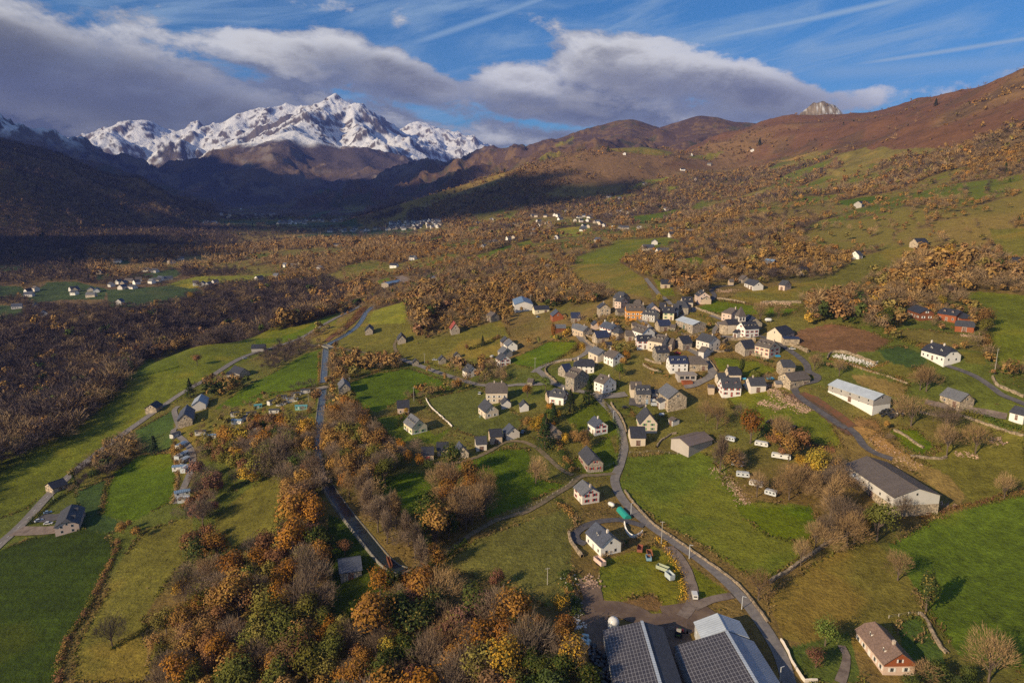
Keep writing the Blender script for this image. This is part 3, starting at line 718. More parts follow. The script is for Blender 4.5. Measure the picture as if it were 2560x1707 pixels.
def roofing(col, kind='slate', col2=None):
    key = ('r', col, kind)
    if key in _mc: return _mc[key]
    m, N = newmat('roofing'); tcn = N.new('ShaderNodeTexCoord'); V = tcn.outputs['Object']
    n1 = N.noise(V, 1.1, 5, .7); n2 = N.noise(V, .18, 3, .6)
    k = N.m('ADD', .45, N.m('MULTIPLY', N.m('ADD', n1, n2), .55))
    if kind == 'slate':
        br = N.new('ShaderNodeTexBrick'); N.l.new(V, br.inputs['Vector']); br.inputs['Scale'].default_value = 1.0
        br.inputs['Brick Width'].default_value = .5; br.inputs['Row Height'].default_value = .3; br.inputs['Mortar Size'].default_value = .015
        br.inputs['Color1'].default_value = (.8, .8, .8, 1); br.inputs['Color2'].default_value = (1.2, 1.2, 1.2, 1); br.inputs['Mortar'].default_value = (.5, .5, .5, 1)
        base = N.mix(1.0, (*col, 1), br.outputs[0], 'MULTIPLY'); N.bsdf.inputs['Roughness'].default_value = .55; N.bsdf.inputs['Specular IOR Level'].default_value = .35
    elif kind == 'metal':
        wv = N.new('ShaderNodeTexWave', bands_direction='X'); N.l.new(V, wv.inputs['Vector']); wv.inputs['Scale'].default_value = .32; wv.inputs['Distortion'].default_value = 0
        base = N.mix(N.rng(wv.outputs[1], .75, 1.0, 0, .35), (*col, 1), (*[q * .45 for q in col], 1)); N.bsdf.inputs['Roughness'].default_value = .42; N.bsdf.inputs['Specular IOR Level'].default_value = .5
        bump(N, wv.outputs[1], .04)
    elif kind == 'solar':
        br = N.new('ShaderNodeTexBrick'); N.l.new(V, br.inputs['Vector']); br.offset = 0.0; br.inputs['Scale'].default_value = 1.0
        br.inputs['Brick Width'].default_value = 1.62; br.inputs['Row Height'].default_value = 1.02; br.inputs['Mortar Size'].default_value = .055
        br.inputs['Color1'].default_value = (.045, .042, .050, 1); br.inputs['Color2'].default_value = (.060, .055, .062, 1); br.inputs['Mortar'].default_value = (.26, .26, .28, 1)
        base = br.outputs[0]; N.bsdf.inputs['Roughness'].default_value = .35; N.bsdf.inputs['Specular IOR Level'].default_value = .45
        k = N.m('ADD', .85, N.m('MULTIPLY', n2, .3))
    else:
        base = (*col, 1)
    cx_ = N.new('ShaderNodeCombineXYZ')
    for i in range(3): N.l.new(k, cx_.inputs[i])
    N.l.new(N.mix(1.0, base, cx_.outputs[0], 'MULTIPLY'), N.bsdf.inputs['Base Color'])
    _mc[key] = m; return m
WALL = dict(white=plain((.74, .72, .68), .85, .1, .12), cream=plain((.60, .51, .40), .85, .1, .14), beige=plain((.48, .38, .28), .9, .1, .2), pink=plain((.56, .43, .36), .9, .1, .18),
            orange=plain((.60, .26, .055), .85, .1, .1), yellow=plain((.68, .60, .42), .85, .1, .12), grey=plain((.36, .34, .32), .9, .1, .2), stone=stone((.30, .255, .21)), gstone=stone((.25, .22, .18)),
            tan=stone((.37, .30, .22), 1.2), wood=plain((.17, .065, .035), .8, .1, .3), rwood=plain((.27, .085, .038), .8, .1, .25), dwood=plain((.09, .05, .035), .85, .1, .3),
            metal=roofing((.45, .46, .47), 'metal'), block=plain((.40, .36, .33), .9, .1, .15), ltgrey=plain((.55, .53, .51), .85, .1, .1), red=plain((.30, .035, .025), .7, .2, .2), pale=plain((.66, .60, .54), .85, .1, .12))
ROOF = dict(slate=roofing((.060, .062, .072)), dark=roofing((.036, .038, .050)), blue=roofing((.075, .085, .115)), brown=roofing((.118, .098, .085)), lslate=roofing((.135, .140, .155)),
            metal=roofing((.30, .34, .40), 'metal'), lmetal=roofing((.42, .47, .53), 'metal'), bluem=roofing((.16, .24, .36), 'metal'), rusty=roofing((.17, .13, .11), 'metal'), tile=roofing((.20, .135, .105)),
            solar=roofing((.05, .05, .05), 'solar'), red=roofing((.30, .07, .05)), navy=roofing((.030, .040, .085)), teal=roofing((.10, .30, .33), 'metal'))
M_GLASS = plain((.018, .024, .034), .12, .6, .05); M_FRAME = plain((.62, .60, .57), .6, .2, .05); M_CHIM = plain((.48, .40, .33), .9, .1, .25)
SHUT = dict(red=plain((.34, .028, .022), .6, .2, .1), green=plain((.16, .36, .12), .6, .2, .1), blue=plain((.20, .30, .42), .6, .2, .1), brown=plain((.13, .06, .035), .7, .2, .1), white=plain((.70, .70, .68), .6, .2, .05), grey=plain((.3, .3, .3), .7, .2, .1), dgreen=plain((.02, .06, .04), .7, .2, .1))
_wc = {}
def window_mesh(w, h, sh=None):
    k = (w, h, sh)
    if k in _wc: return _wc[k]
    b = MB(); a = w / 2
    b.box(-a - .12, -.05, -h / 2 - .12, a + .12, .03, h / 2 + .12, 0)
    b.box(-a, -.05, -h / 2, -.03, .05, h / 2, 1); b.box(.03, -.05, -h / 2, a, .05, h / 2, 1)
    if sh:
        for s in (-1, 1): b.box(s * (a + .14) if s > 0 else -a - .14 - w * .52, -.05, -h / 2 - .05, a + .14 + w * .52 if s > 0 else -a - .14, .09, h / 2 + .05, 2)
    _wc[k] = b.mesh('window', [M_FRAME, M_GLASS] + ([SHUT[sh]] if sh else [])); return _wc[k]
_dc = {}
def door_mesh(w, h, col):
    k = (w, h, col)
    if k not in _dc:
        b = MB(); b.box(-w / 2 - .12, -.05, -.6, w / 2 + .12, .04, h + .12, 0); b.box(-w / 2, -.05, -.6, w / 2, .08, h, 1)
        for i in range(3): b.box(-w / 2 + w * (i + .5) / 3 - .04, .08, .1, -w / 2 + w * (i + .5) / 3 + .04, .11, h - .1, 0)
        _dc[k] = b.mesh('door', [M_FRAME, SHUT[col]])
    return _dc[k]
def plane_pt(p, z):
    d = down(p[1]); zc = (CAMZ - z) / max(d, 1e-3); q = unpix(p[0], p[1], zc); return Vector((q[0], q[1], z))
def ridge_place(tile, x1, y1, x2, y2, hr):
    p, q = T(tile, x1, y1), T(tile, x2, y2)
    zg = hit((p[0] + q[0]) / 2, (p[1] + q[1]) / 2, hr)[2] - hr
    a, b = plane_pt(p, zg + hr), plane_pt(q, zg + hr)
    return a, b, zg
BUILT = []   # (x, y, radius) footprints kept clear of trees
def house(label, tile, x1, y1, x2, y2, Wd, hr, he, wall='white', roof='slate', e='gg', ch=(), do=None, sh=None, win=1, door='brown', cat='house', name='house', ex=0.0, ov=.45, base=None, gw=True, L=None, gab=None):
    a, b, zg = ridge_place(tile, x1, y1, x2, y2, hr)
    d = b - a; d.z = 0; Lr = d.length; rz = math.atan2(d.y, d.x); c = (a + b) / 2
    inset = dict(g=0, k=(hr - he) * .45, h=(hr - he) * 1.0)
    iA, iB = inset[e[0]], inset[e[1]]
    Lx = Lr + iA + iB + 2 * ex - 2 * ov
    if L: Lx = L
    Lx = max(Lx, 3.5)
    # keep the ridge where the photograph has it
    ux = d.normalized(); c = c + ux * ((iB - iA) / 2)
    hw = Wd / 2; hx = Lx / 2
    zc4 = [float(zat(c.x + ux.x * sx * hx - ux.y * sy * hw, c.y + ux.y * sx * hx + ux.x * sy * hw)) for sx in (-1, 1) for sy in (-1, 1)]
    root = empty(name, (c.x, c.y, zg), rz); tag(root, label, cat)
    BUILT.append((c.x, c.y, math.hypot(hx, hw) * .9))
    slope = (hr - he) / hw; ze = he - ov * slope
    zk = {'g': hr, 'k': hr - (hr - he) * .45, 'h': he}
    low0 = min(zc4) - zg - 1.0
    wb = MB(); prof = []
    for kx, t in ((-hx, e[0]), (hx, e[1])):
        zt = zk[t] - .12 if t != 'h' else he - .05; yk = hw * (hr - zk[t]) / (hr - he)
        pr = [(kx, -hw, low0), (kx, hw, low0), (kx, hw, he - .1)]
        if t == 'g': pr += [(kx, 0, hr - .2)]
        elif t == 'k': pr += [(kx, yk, zt - .1), (kx, -yk, zt - .1)]
        pr += [(kx, -hw, he - .1)]; prof.append(pr)
    wb.poly(prof[0][::-1]); wb.poly(prof[1])
    A0, B0 = prof
    wb.poly([A0[1], B0[1], B0[2], A0[2]][::-1]); wb.poly([A0[0], B0[0], B0[-1], A0[-1]])
    wo = wb.build('wall', WALL[wall], root)
    if base:
        bb = MB(); bb.box(-hx - .06, -hw - .06, low0, hx + .06, hw + .06, base[1]); bb.build('base_wall', WALL[base[0]], root)
    if gab:
        for sx in (-1, 1):
            if (Matrix.Rotation(rz, 3, 'Z') @ Vector((sx, 0, 0))).dot(Vector((-c.x, -c.y, 0))) < 0: continue
            gb = MB(); xx = sx * (hx + .04); q = [(xx, -hw, 2.7), (xx, hw, 2.7), (xx, hw, he - .12), (xx, 0, hr - .25), (xx, -hw, he - .12)]; gb.poly(q if sx > 0 else q[::-1]); gb.build('gable_cladding', WALL[gab], root)
    ox = hx + ov; oy = hw + ov
    P = []
    def endpts(sx, t, ins):
        z2 = zk[t]; yk = (hr - z2) / slope if t != 'h' else oy
        z2 = z2 if t != 'h' else ze
        return [(sx * ox, -oy, ze), (sx * ox, -yk, z2), (sx * (ox - (0 if t == 'g' else ins)), 0, hr), (sx * ox, yk, z2), (sx * ox, oy, ze)]
    PA = endpts(-1, e[0], iA + (ov if e[0] == 'h' else 0)); PB = endpts(1, e[1], iB + (ov if e[1] == 'h' else 0))
    pts = PA + PB
    fs = []
    def face(idx):
        out_ = []
        for i in idx:
            if not out_ or (Vector(pts[i]) - Vector(pts[out_[-1]])).length > 1e-3: out_.append(i)
        if len(out_) > 2 and (Vector(pts[out_[0]]) - Vector(pts[out_[-1]])).length < 1e-3: out_.pop()
        if len(out_) > 2: fs.append(tuple(out_))
    face([0, 5, 6, 7, 2, 1]); face([4, 3, 2, 7, 8, 9])
    if e[0] != 'g': face([1, 2, 3] if e[0] == 'k' else [0, 2, 4])
    if e[1] != 'g': face([6, 8, 7] if e[1] == 'k' else [5, 9, 7])
    rb = MB()
    # merge identical points
    rb.solid([(p[0], p[1], p[2] + .12) for p in pts], fs, .20)
    ro = rb.build('roof', ROOF[roof], root)
    rc = MB(); rc.box(-(ox - iA - .1), -.14, hr + .10, ox - iB - .1, .14, hr + .24); rc.build('ridge_cap', ROOF[roof] if roof != 'solar' else ROOF['lmetal'], ro)
    for f in ch:
        cb = MB(); xx = -hx + 2 * hx * f; cb.box(xx - .38, -.38, hr - 1.0, xx + .38, .38, hr + 1.15); cb.box(xx - .45, -.45, hr + 1.15, xx + .45, .45, hr + 1.28); cb.tube((xx, 0, hr + 1.28), (xx, 0, hr + 1.6), .14, .12)
        cb.build('chimney', M_CHIM if wall not in ('white',) else WALL['pale'], ro)
    cam_local = Matrix.Rotation(-rz, 3, 'Z') @ Vector((-c.x, -c.y, 0)); cam_local.normalize()
    def addwin(x, y, z, ang, w=1.0, h=1.3, s=sh):
        inst('window', window_mesh(w, h, s), root, (x, y, z), ang)
    floors = 2 if he > 4.4 else 1
    if win:
        for sy in (1, -1):
            if cam_local.y * sy < -.25: continue
            nn = max(1, int(Lx / 3.4)) if win == 1 else max(1, int(Lx / 6))
            ang = 0 if sy > 0 else math.pi
            dk = nn // 2
            for fl in range(floors):
                for i in range(nn):
                    x = -hx + (i + .5) * 2 * hx / nn + ((hash((label, i, fl)) % 7) - 3) * .05 * 0
                    z = 1.5 + fl * 2.6
                    if z > he - .6: continue
                    if fl == 0 and i == dk:
                        inst('door', door_mesh(1.3 if win == 1 else 2.4, 2.2 if win == 1 else 2.6, door), root, (x, sy * hw, 0), ang)
                    else: addwin(x, sy * hw, z, ang)
        if gw:
            for sx in (1, -1):
                if cam_local.x * sx < -.25: continue
                ang = -math.pi / 2 if sx > 0 else math.pi / 2
                if he + (hr - he) * .35 > 2.6 and e[(sx + 1) // 2] != 'h': addwin(sx * hx, 0, he + (hr - he) * .22, ang, .9, 1.1)
                if win == 1:
                    for fl in range(floors):
                        for yy in (-hw * .45, hw * .45):
                            if 1.5 + fl * 2.6 < he - .4: addwin(sx * hx, yy, 1.5 + fl * 2.6, ang)
    if do:
        n_, col_ = do[0], do[1]
        sides = [s for s in (1, -1) if cam_local.y * s > -.1] or [1]
        for s in sides[:1] if abs(cam_local.y) > .1 else sides:
            for i in range(n_):
                x = -hx + iA * .6 + (i + .5) * (2 * hx - .6 * (iA + iB)) / n_
                yb = hw * .62; zb = he + (hw - yb) * slope; ht = 1.5
                db = MB(); y1 = hw * .18
                for q in (-.75, .75): pass
                db.box(-.62, y1 * 0, 0, .62, yb - y1, ht - .15, 0)
                db.solid([(-.85, -.4, ht - .35), (.85, -.4, ht - .35), (0, -.4, ht + .45), (-.85, yb - y1 + .25, ht - .35), (.85, yb - y1 + .25, ht - .35), (0, yb - y1 + .25, ht + .45)], [(0, 3, 5, 2), (2, 5, 4, 1)], .12, 1)
                dm = db.build('dormer', [WALL[col_], ROOF[roof]], ro)
                dm.rotation_euler = (0, 0, 0 if s > 0 else math.pi); dm.location = (x, s * y1, zb - .15)
                w_ = inst('window', window_mesh(.8, .9), dm, (0, yb - y1 + .02, .62), 0)
    return root
# ------------------------------------------------------------------ houses: (label, crop, ridge start, ridge end, width, ridge height, eaves height, ...)
H = house
# -- near the lane
H('white modern house with slate roof inside a curved drive, small dormer over the terrace', 'C', 524,590, 600,660, 9.5, 8.2, 4.4, 'white', 'blue', ch=(.75,), do=(1, 'white'), door='grey', L=13)
H('pale cube house with light slate roof and low garage door above the teal tunnel', 'C', 430,322, 487,374, 9, 8, 5, 'pale', 'lslate', sh='red', ch=(.9,), door='grey')
H('stone house whose slate roof carries a grid of pale solar frames', 'C', 455,113, 508,176, 8.5, 8, 4.2, 'stone', 'slate', e='gk', sh='red', door='brown')
H('peach rendered house with one broad plain grey roof slope facing the lane', 'J', 1642,930, 1862,932, 12, 8.5, 4.2, 'cream', 'dark', win=2, gw=False)
H('open-sided farm shed with weathered brown sheet roof and closed pale gable doors', 'K', 430,852, 700,778, 13, 7.2, 5.0, 'block', 'rusty', win=0, cat='shed', name='farm_shed', ov=.6)
H('peach house with green gable shutters and a steep slate roof beside the lane', 'J', 1865,640, 1922,748, 10, 11, 4.8, 'cream', 'slate', sh='green', ch=(.1,))
H('white house with red shutters on a deck in the bend of the lane', 'J', 1150,780, 1258,850, 8.5, 8, 4.6, 'white', 'blue', sh='red', ch=(.5,), door='brown')
H('brown-roofed plain house half hidden behind the tall garden spruce', 'J', 530,880, 622,946, 8, 7.5, 4.2, 'beige', 'brown', win=2)
H('white gabled cabin among bare shrubs left of the long slate house', 'J', 160,548, 176,592, 5.5, 6, 3.4, 'ltgrey', 'slate', win=2, gw=False)
H('long slate house with tall red shutters on its white garden front', 'J', 590,392, 735,412, 9.5, 8.5, 4.6, 'white', 'slate', e='kk', sh='red', do=(2, 'grey'), ch=(.8,))
H('low wing with dark roof and balcony joined to the red-shuttered slate house', 'J', 478,432, 570,426, 7, 7, 4.2, 'beige', 'dark', win=2)
H('white house with grey roof, blue dormer and painted tree on its front', 'J', 1236,190, 1380,238, 11, 10, 6.2, 'white', 'brown', do=(1, 'ltgrey'), ch=(.9,))
H('large balconied stone guest house with a brown roof and row of dormers', 'J', 850,92, 985,136, 13, 13, 8.2, 'gstone', 'brown', do=(4, 'gstone'), ch=(.95,), door='brown')
H('stone barn with deep blue roof behind the balconied guest house', 'J', 690,62, 806,44, 9, 8, 4, 'stone', 'navy', win=2, cat='barn', name='barn')
H('white house with black roof touching the back of the stone guest house', 'G', 935,1105, 1125,1110, 10, 8.5, 4.8, 'white', 'dark', e='hk', ch=(.2,))
H('stone house with three white dormers and white-framed windows by the parking yard', 'J', 1722,352, 1935,352, 10, 10, 6, 'stone', 'slate', do=(3, 'white'), ch=(.02,), door='blue')
H('peach-gabled cottage pressed against the back of the three-dormer stone house', 'J', 1650,300, 1815,302, 9, 8.5, 5, 'cream', 'brown', win=2)
H('glazed corner annexe with dark roof at the right end of the three-dormer house', 'J', 1962,410, 2032,412, 6, 6, 4.6, 'grey', 'dark', win=2)
H('big tan stone barn with plain grey slate roof above the white garage', 'K', 288,250, 418,336, 12, 11, 6.5, 'tan', 'lslate', win=2, cat='barn', name='barn')
H('small white and mauve garage with a lean slate roof below the big tan barn', 'K', 238,398, 280,432, 7, 5.4, 3.8, 'ltgrey', 'slate', win=2, cat='garage', name='garage', gw=False)
H('narrow garden shed with flat grey roofs and white front behind the peach house', 'J', 2235,788, 2305,820, 5, 4, 3, 'ltgrey', 'brown', win=2, cat='shed', name='garden_shed')
# -- lower row of small slate houses
H('leftmost dark-roofed house with red door at the low end of the row', 'B', 1010,124, 1090,120, 8, 6.5, 3.6, 'beige', 'dark', door='red', win=2)
H('dark-roofed house with wide garage, second of the row by the parking bay', 'B', 1105,95, 1180,92, 8, 6.5, 3.6, 'beige', 'dark', win=2)
H('steep-gabled little house with tall blue-grey roof, alone in the middle of the row', 'B', 1244,86, 1262,118, 7.5, 7.5, 3, 'cream', 'blue', win=2)
H('dark-roofed pale house fourth in the row above the curved track', 'B', 1340,60, 1412,56, 8.5, 7, 4.2, 'pale', 'slate', win=2)
H('tall grey-roofed house fifth in the row, touching its right neighbour', 'B', 1425,15, 1505,10, 8.5, 7.5, 4.6, 'beige', 'dark', win=2)
H('pale house with skylit blue roof at the uphill end of the row', 'J', -42,880, 20,938, 8, 7.5, 4, 'pale', 'blue', win=2)
# -- west meadows
H('low stone house seen roof-first beside the canal pool', 'B', 500,812, 642,790, 11, 6, 3.2, 'gstone', 'blue', win=2)
H('grey pyramid-roofed house with two tall chimneys and a terrace by the road', 'F', 2135,1162, 2278,1160, 13, 12, 7.0, 'cream', 'brown', e='kk', ch=(.4, .75), sh='white')
H('cream villa with slate roof behind a pale blue garden fence', 'F', 2098,1310, 2168,1364, 9, 8.5, 4.2, 'cream', 'slate', sh='white')
H('small grey gabled outbuilding right of the cream villa', 'F', 2285,1290, 2300,1318, 6, 6, 3.4, 'ltgrey', 'slate', win=2, gw=False)
H('beige house with dark roof at the corner of the farm track', 'F', 1290,1326, 1408,1320, 9, 8, 4.4, 'pink', 'dark', ch=())
H('yellow house with a row of green dormers along its slate roof', 'F', 1420,1442, 1502,1500, 10, 9, 4.4, 'yellow', 'lslate', do=(4, 'yellow'), sh='green', base=('white', .8))
H('narrow stone barn with one rust-red roof slope beside the canal', 'F', 800,1114, 812,1166, 8, 9, 5, 'gstone', 'lslate', win=2, cat='barn', name='barn')
H('lone stone barn with black roof in the upper canal meadow', 'F', 1044,622, 1034,650, 7.5, 8, 4.4, 'stone', 'dark', win=2, cat='barn', name='barn')
H('lone stone barn with grey pointed roof under the tall rusty trees', 'F', 1332,697, 1336,728, 7.5, 8, 4, 'stone', 'slate', win=2, cat='barn', name='barn')
H('small stone barn with a faded red roof on the open hillside', 'F', 1815,594, 1830,618, 8, 10, 4.6, 'stone', 'red', win=2, cat='barn', name='barn')
H('tiny pointed stone hut at the roadside bend', 'F', 1462,937, 1466,950, 5, 5.5, 3, 'gstone', 'slate', win=0, cat='hut', name='hut')
H('tiny stone hut with parked cars at its foot', 'F', 1704,905, 1712,922, 6, 6.5, 3.6, 'gstone', 'slate', win=0, cat='hut', name='hut')
H('little dark-roofed hut beside a rusty bush above the road', 'F', 1840,876, 1846,888, 5, 5, 2.8, 'gstone', 'slate', win=0, cat='hut', name='hut')
H('cream villa with many-gabled slate roof above the road bend', 'F', 1942,984, 1988,1008, 9, 9, 4.6, 'pale', 'slate', do=(1, 'pale'))
H('long farm building with pale blue metal roof beyond the upper canal', 'F', 1180,242, 1310,216, 13, 7, 5, 'stone', 'bluem', win=0, cat='barn', name='barn')
H('blue-roofed barn among autumn trees on the gorge edge', 'F', 566,430, 618,430, 13, 9, 4, 'grey', 'bluem', win=0, cat='barn', name='barn')
H('long dark-roofed barn on the main road near the bridge', 'F', -40,812, 86,808, 10, 7, 4, 'grey', 'dark', win=0, cat='barn', name='barn')
H('farmhouse with several black roofs on the inside of the main road', 'E', 2150,1004, 2245,1032, 10, 8, 4, 'stone', 'dark', win=2)
H('low black-roofed outbuilding in front of the roadside farmhouse', 'E', 2085,1062, 2185,1064, 7, 4.5, 3, 'grey', 'dark', win=0, cat='shed', name='farm_shed')
H('ruined pale stone house with a half-fallen roof among green scrub', 'F', 2150,508, 2198,524, 9, 8, 5, 'gstone', 'brown', win=2)
H('tan stone barn with dark roof standing alone on the left of the main road', 'E', 1374,1364, 1440,1326, 9, 7, 4, 'tan', 'dark', win=2, cat='barn', name='barn')
H('shed with blue-grey metal roof and red timber gable by the dark spruce', 'E', 1850,1264, 1818,1326, 10, 8, 4.6, 'ltgrey', 'metal', win=0, cat='shed', name='farm_shed')
H('slate farmhouse with stone gable at the entrance of the mobile-home park', 'E', 1718,1362, 1688,1448, 10, 10, 5.5, 'tan', 'blue', win=2)
H('pink-gabled farmhouse with stepped slate roofs beside a gravel yard and parked cars', 'A', 440,474, 404,562, 11, 8, 4.6, 'pink', 'slate', e='kk', do=(2, 'pink'))
H('long low stone barn with black roof sunk below the main road', 'A', 290,345, 388,312, 9, 6, 3.4, 'tan', 'dark', win=2, cat='barn', name='barn')
# -- right foreground
H('long brown-roofed house with red timber gable and white dormers beside the hedge', 'D', 652,1192, 822,1388, 10, 7.6, 3.8, 'pink', 'tile', e='kg', do=(2, 'white'), ch=(.75,), sh='white', door='white', gab='rwood')
H('huge white two-storey livestock barn with a plain grey-brown roof', 'D', 606,178, 924,378, 22, 10.5, 6.8, 'ltgrey', 'brown', win=2, base=('tan', 2.6), cat='barn', name='barn')
H('long white metal barn with pale ribbed roof and bales at its end', 'I', 462,1072, 868,1204, 13, 8, 5.4, 'grey', 'lmetal', win=2, cat='barn', name='barn', base=('white', 1.6))
H('large white house with dark hipped roof, two dormers and two chimneys on the slope', 'I', 1296,753, 1462,797, 12, 8.6, 4.0, 'white', 'dark', e='kk', do=(2, 'white'), ch=(.05, .6))
H('stone cottage with its slate roof half dark and half bleached', 'I', 1426,1143, 1612,1202, 10, 7.4, 3.6, 'tan', 'lslate', win=2)
H('white bungalow with slate roof cut by the right edge of the view', 'I', 2010,1302, 2150,1336, 10, 5.5, 2.9, 'white', 'slate', win=1)
H('dark red timber chalet, leftmost of the three chalets', 'I', 1150,427, 1246,457, 10, 7.6, 4.4, 'wood', 'dark', e='kk', sh='white')
H('bright orange timber chalet with two dormers, uppermost of the three', 'I', 1392,452, 1530,472, 10, 7.6, 4.4, 'rwood', 'dark', e='kk', do=(2, 'rwood'))
H('small hipped wing joined to the right end of the orange chalet', 'I', 1552,492, 1592,504, 8, 6, 3.4, 'rwood', 'dark', e='hh', win=2)
H('red timber chalet with a long deck, lowest of the three chalets', 'I', 1512,560, 1650,572, 9, 6.2, 3.4, 'rwood', 'slate', e='kk', win=2)
H('slate-roofed stone house at the right edge high on the slope', 'I', 1985,10, 2110,14, 10, 7.6, 3.8, 'tan', 'dark', win=2)
H('stone house with a slate hip roof beside parked white vans near the woods', 'I', 142,90, 206,96, 9, 8, 4.6, 'beige', 'dark', e='kg')
H('long dark-roofed barn on the hillside pasture below the woods', 'O', 1122,1372, 1208,1370, 11, 9, 4.5, 'tan', 'dark', win=0, cat='barn', name='barn')
H('white-gabled slate house at the wood edge on the upper pasture', 'O', 668,1468, 702,1466, 10, 8, 4, 'white', 'slate', win=2)
H('dark slate barn in the bright green clearing among the woods', 'O', 692,1086, 762,1084, 12, 9, 5, 'grey', 'dark', win=0, cat='barn', name='barn')
H('white farmhouse with brown roof, right of the pair on the high pasture', 'O', 948,737, 982,735, 12, 8, 5, 'white', 'brown', win=0)
H('white farmhouse with blue roof, left of the pair on the high pasture', 'O', 850,767, 884,766, 12, 9, 5, 'white', 'bluem', win=0)
# -- village, north-west part
H('hangar with light blue metal roof at the western entry of the village', 'G', 130,226, 166,302, 18, 9, 6, 'ltgrey', 'bluem', win=0, cat='hangar', name='hangar')
H('long black-roofed barn screened by bare trees beside the blue hangar', 'G', 295,362, 512,354, 9, 6.5, 3.6, 'yellow', 'dark', win=2, cat='barn', name='barn')
H('orange-red timber chalet with a blue roof slope', 'G', 610,404, 648,440, 10, 8.5, 4.2, 'rwood', 'blue', win=2)
H('small stone house with navy roof above the hairpin', 'G', 822,452, 958,452, 9, 7.5, 3.6, 'stone', 'navy', win=2)
H('square tan stone house standing alone in the scrub', 'G', 1270,306, 1302,338, 10, 10, 6.2, 'tan', 'slate', ch=(.4,))
H('tall slate house behind the square one, upper of the paired gables', 'G', 1500,160, 1572,172, 11, 12, 7, 'stone', 'slate', e='kk', win=2)
H('tall slate house with pink front, lower of the paired gables', 'G', 1500,236, 1580,248, 9, 9, 6, 'pink', 'slate', e='kg', ch=(.4,))
H('bright orange house with white windows and three dormers', 'G', 1622,335, 1815,336, 11, 11.5, 7.2, 'orange', 'brown', e='kk', do=(3, 'orange'), sh='white', ch=(.98,))
H('grey stone barn roof peeping up behind the orange house', 'G', 1740,273, 1790,276, 9, 8, 4.5, 'gstone', 'brown', e='kk', win=0, cat='barn', name='barn')
H('pink-gabled house with blue roof between the orange house and the cream one', 'H', 172,310, 204,352, 9, 9, 5, 'pink', 'blue', win=2)
H('grey terraced house with stepped dormers and a white porch', 'H', 88,402, 228,418, 9, 8.5, 5, 'grey', 'slate', e='kk', do=(3, 'grey'), sh='white')
H('cream yellow house with green shutters and long dark roof', 'H', 320,370, 488,376, 10, 9.5, 5.4, 'yellow', 'dark', sh='green', do=(1, 'yellow'), ch=(.15, .8))
H('stone house with brown roof wedged behind the cream yellow house', 'H', 278,312, 372,318, 9, 9, 5, 'beige', 'dark', win=2)
H('blue-grey barn with white wall behind the cream yellow house', 'H', 470,332, 552,336, 9, 9, 5.4, 'ltgrey', 'slate', win=2)
H('broad dark-roofed farm building at the upper village edge', 'H', 520,292, 640,300, 12, 9, 5, 'gstone', 'slate', e='gh', win=2)
H('cream house with navy roof under the wood at the top of the village', 'H', 582,234, 735,234, 9, 8, 4.2, 'cream', 'dark', do=(2, 'cream'))
H('tall pinkish house with slate roof where the upper lane turns', 'H', 850,134, 905,168, 10, 9.5, 6, 'pink', 'slate', do=(2, 'pink'), ch=(.7,))
H('small lean-to house in front of the tall pinkish house', 'H', 905,206, 935,232, 8, 6, 3.6, 'beige', 'slate', win=2)
H('stone hall with a pale metal roof and green barn doors', 'H', 592,508, 840,582, 12, 7, 4.8, 'stone', 'lmetal', win=2, cat='hall', name='village_hall', door='dgreen')
H('stone barn with navy roof and terrace below the cream yellow house', 'H', 235,560, 412,552, 9, 7.5, 4, 'tan', 'navy', win=2, cat='barn', name='barn')
H('stone house with deep blue roof inside a ruined enclosure above the bend', 'G', 1150,716, 1332,704, 9, 8, 4, 'tan', 'navy', win=2)
H('row house with pale metal-edged slate roof on the hairpin road', 'G', 905,608, 1064,655, 9, 7.5, 4.4, 'beige', 'lslate', ch=(.7,))
H('narrow gabled outhouse behind the row house', 'G', 1155,562, 1186,592, 6, 6, 3.6, 'pink', 'slate', win=2, gw=False)
H('white house with red timber bands and red shutters on the village street', 'G', 1292,576, 1450,620, 9, 8.5, 5, 'white', 'blue', sh='red', ch=(.05, .75))
H('square tan pigeon-house with slate roof beside the red-banded house', 'G', 1468,674, 1512,684, 7, 7.5, 5, 'tan', 'slate', e='hh', win=2)
H('low barn with brown roof and walled yard left of the big grey house', 'G', 1580,706, 1700,706, 9, 6.5, 3.6, 'tan', 'brown', win=2, cat='barn', name='barn')
H('big white-walled house with grey dormered roof at the end of the village street', 'G', 1762,612, 1920,662, 11, 10.5, 6.4, 'white', 'brown', do=(3, 'gstone'), ch=(.95,))
H('tiny grey-roofed shed below the orange house', 'G', 1678,592, 1748,592, 7, 5, 3.2, 'beige', 'brown', win=0, cat='shed', name='garden_shed')
H('white house with dark roof and small red shutters beside the tan manor', 'G', 1765,770, 1945,772, 11, 8.5, 5.4, 'white', 'dark', e='kk', sh='red', do=(2, 'white'))
H('tan manor with hipped grey roof and tall chimney', 'H', 248,754, 385,776, 13, 11, 6.8, 'cream', 'brown', e='hg', do=(3, 'gstone'), ch=(.95,))
H('black-roofed stone barn behind a walled lawn', 'H', 540,790, 684,776, 10, 8.5, 4.6, 'stone', 'dark', win=2, cat='barn', name='barn')
H('tall cream house with slate roof and stone side behind high walls', 'H', 866,738, 1060,786, 11, 10.5, 6.4, 'pale', 'slate', ch=(.8,))
H('small stone barn with plain grey roof at the lane corner', 'H', 862,926, 952,942, 9, 7, 4.4, 'ltgrey', 'brown', win=0, cat='barn', name='barn')
H('grey stone manor with white left gable and conservatory', 'H', 200,926, 362,922, 10, 9.5, 6.2, 'gstone', 'dark', e='gk', do=(2, 'gstone'), ch=(.05,))
H('long white house with navy roof, three dormers and a white gable', 'H', 392,1066, 655,1062, 10, 9.5, 5.8, 'white', 'navy', do=(3, 'white'))
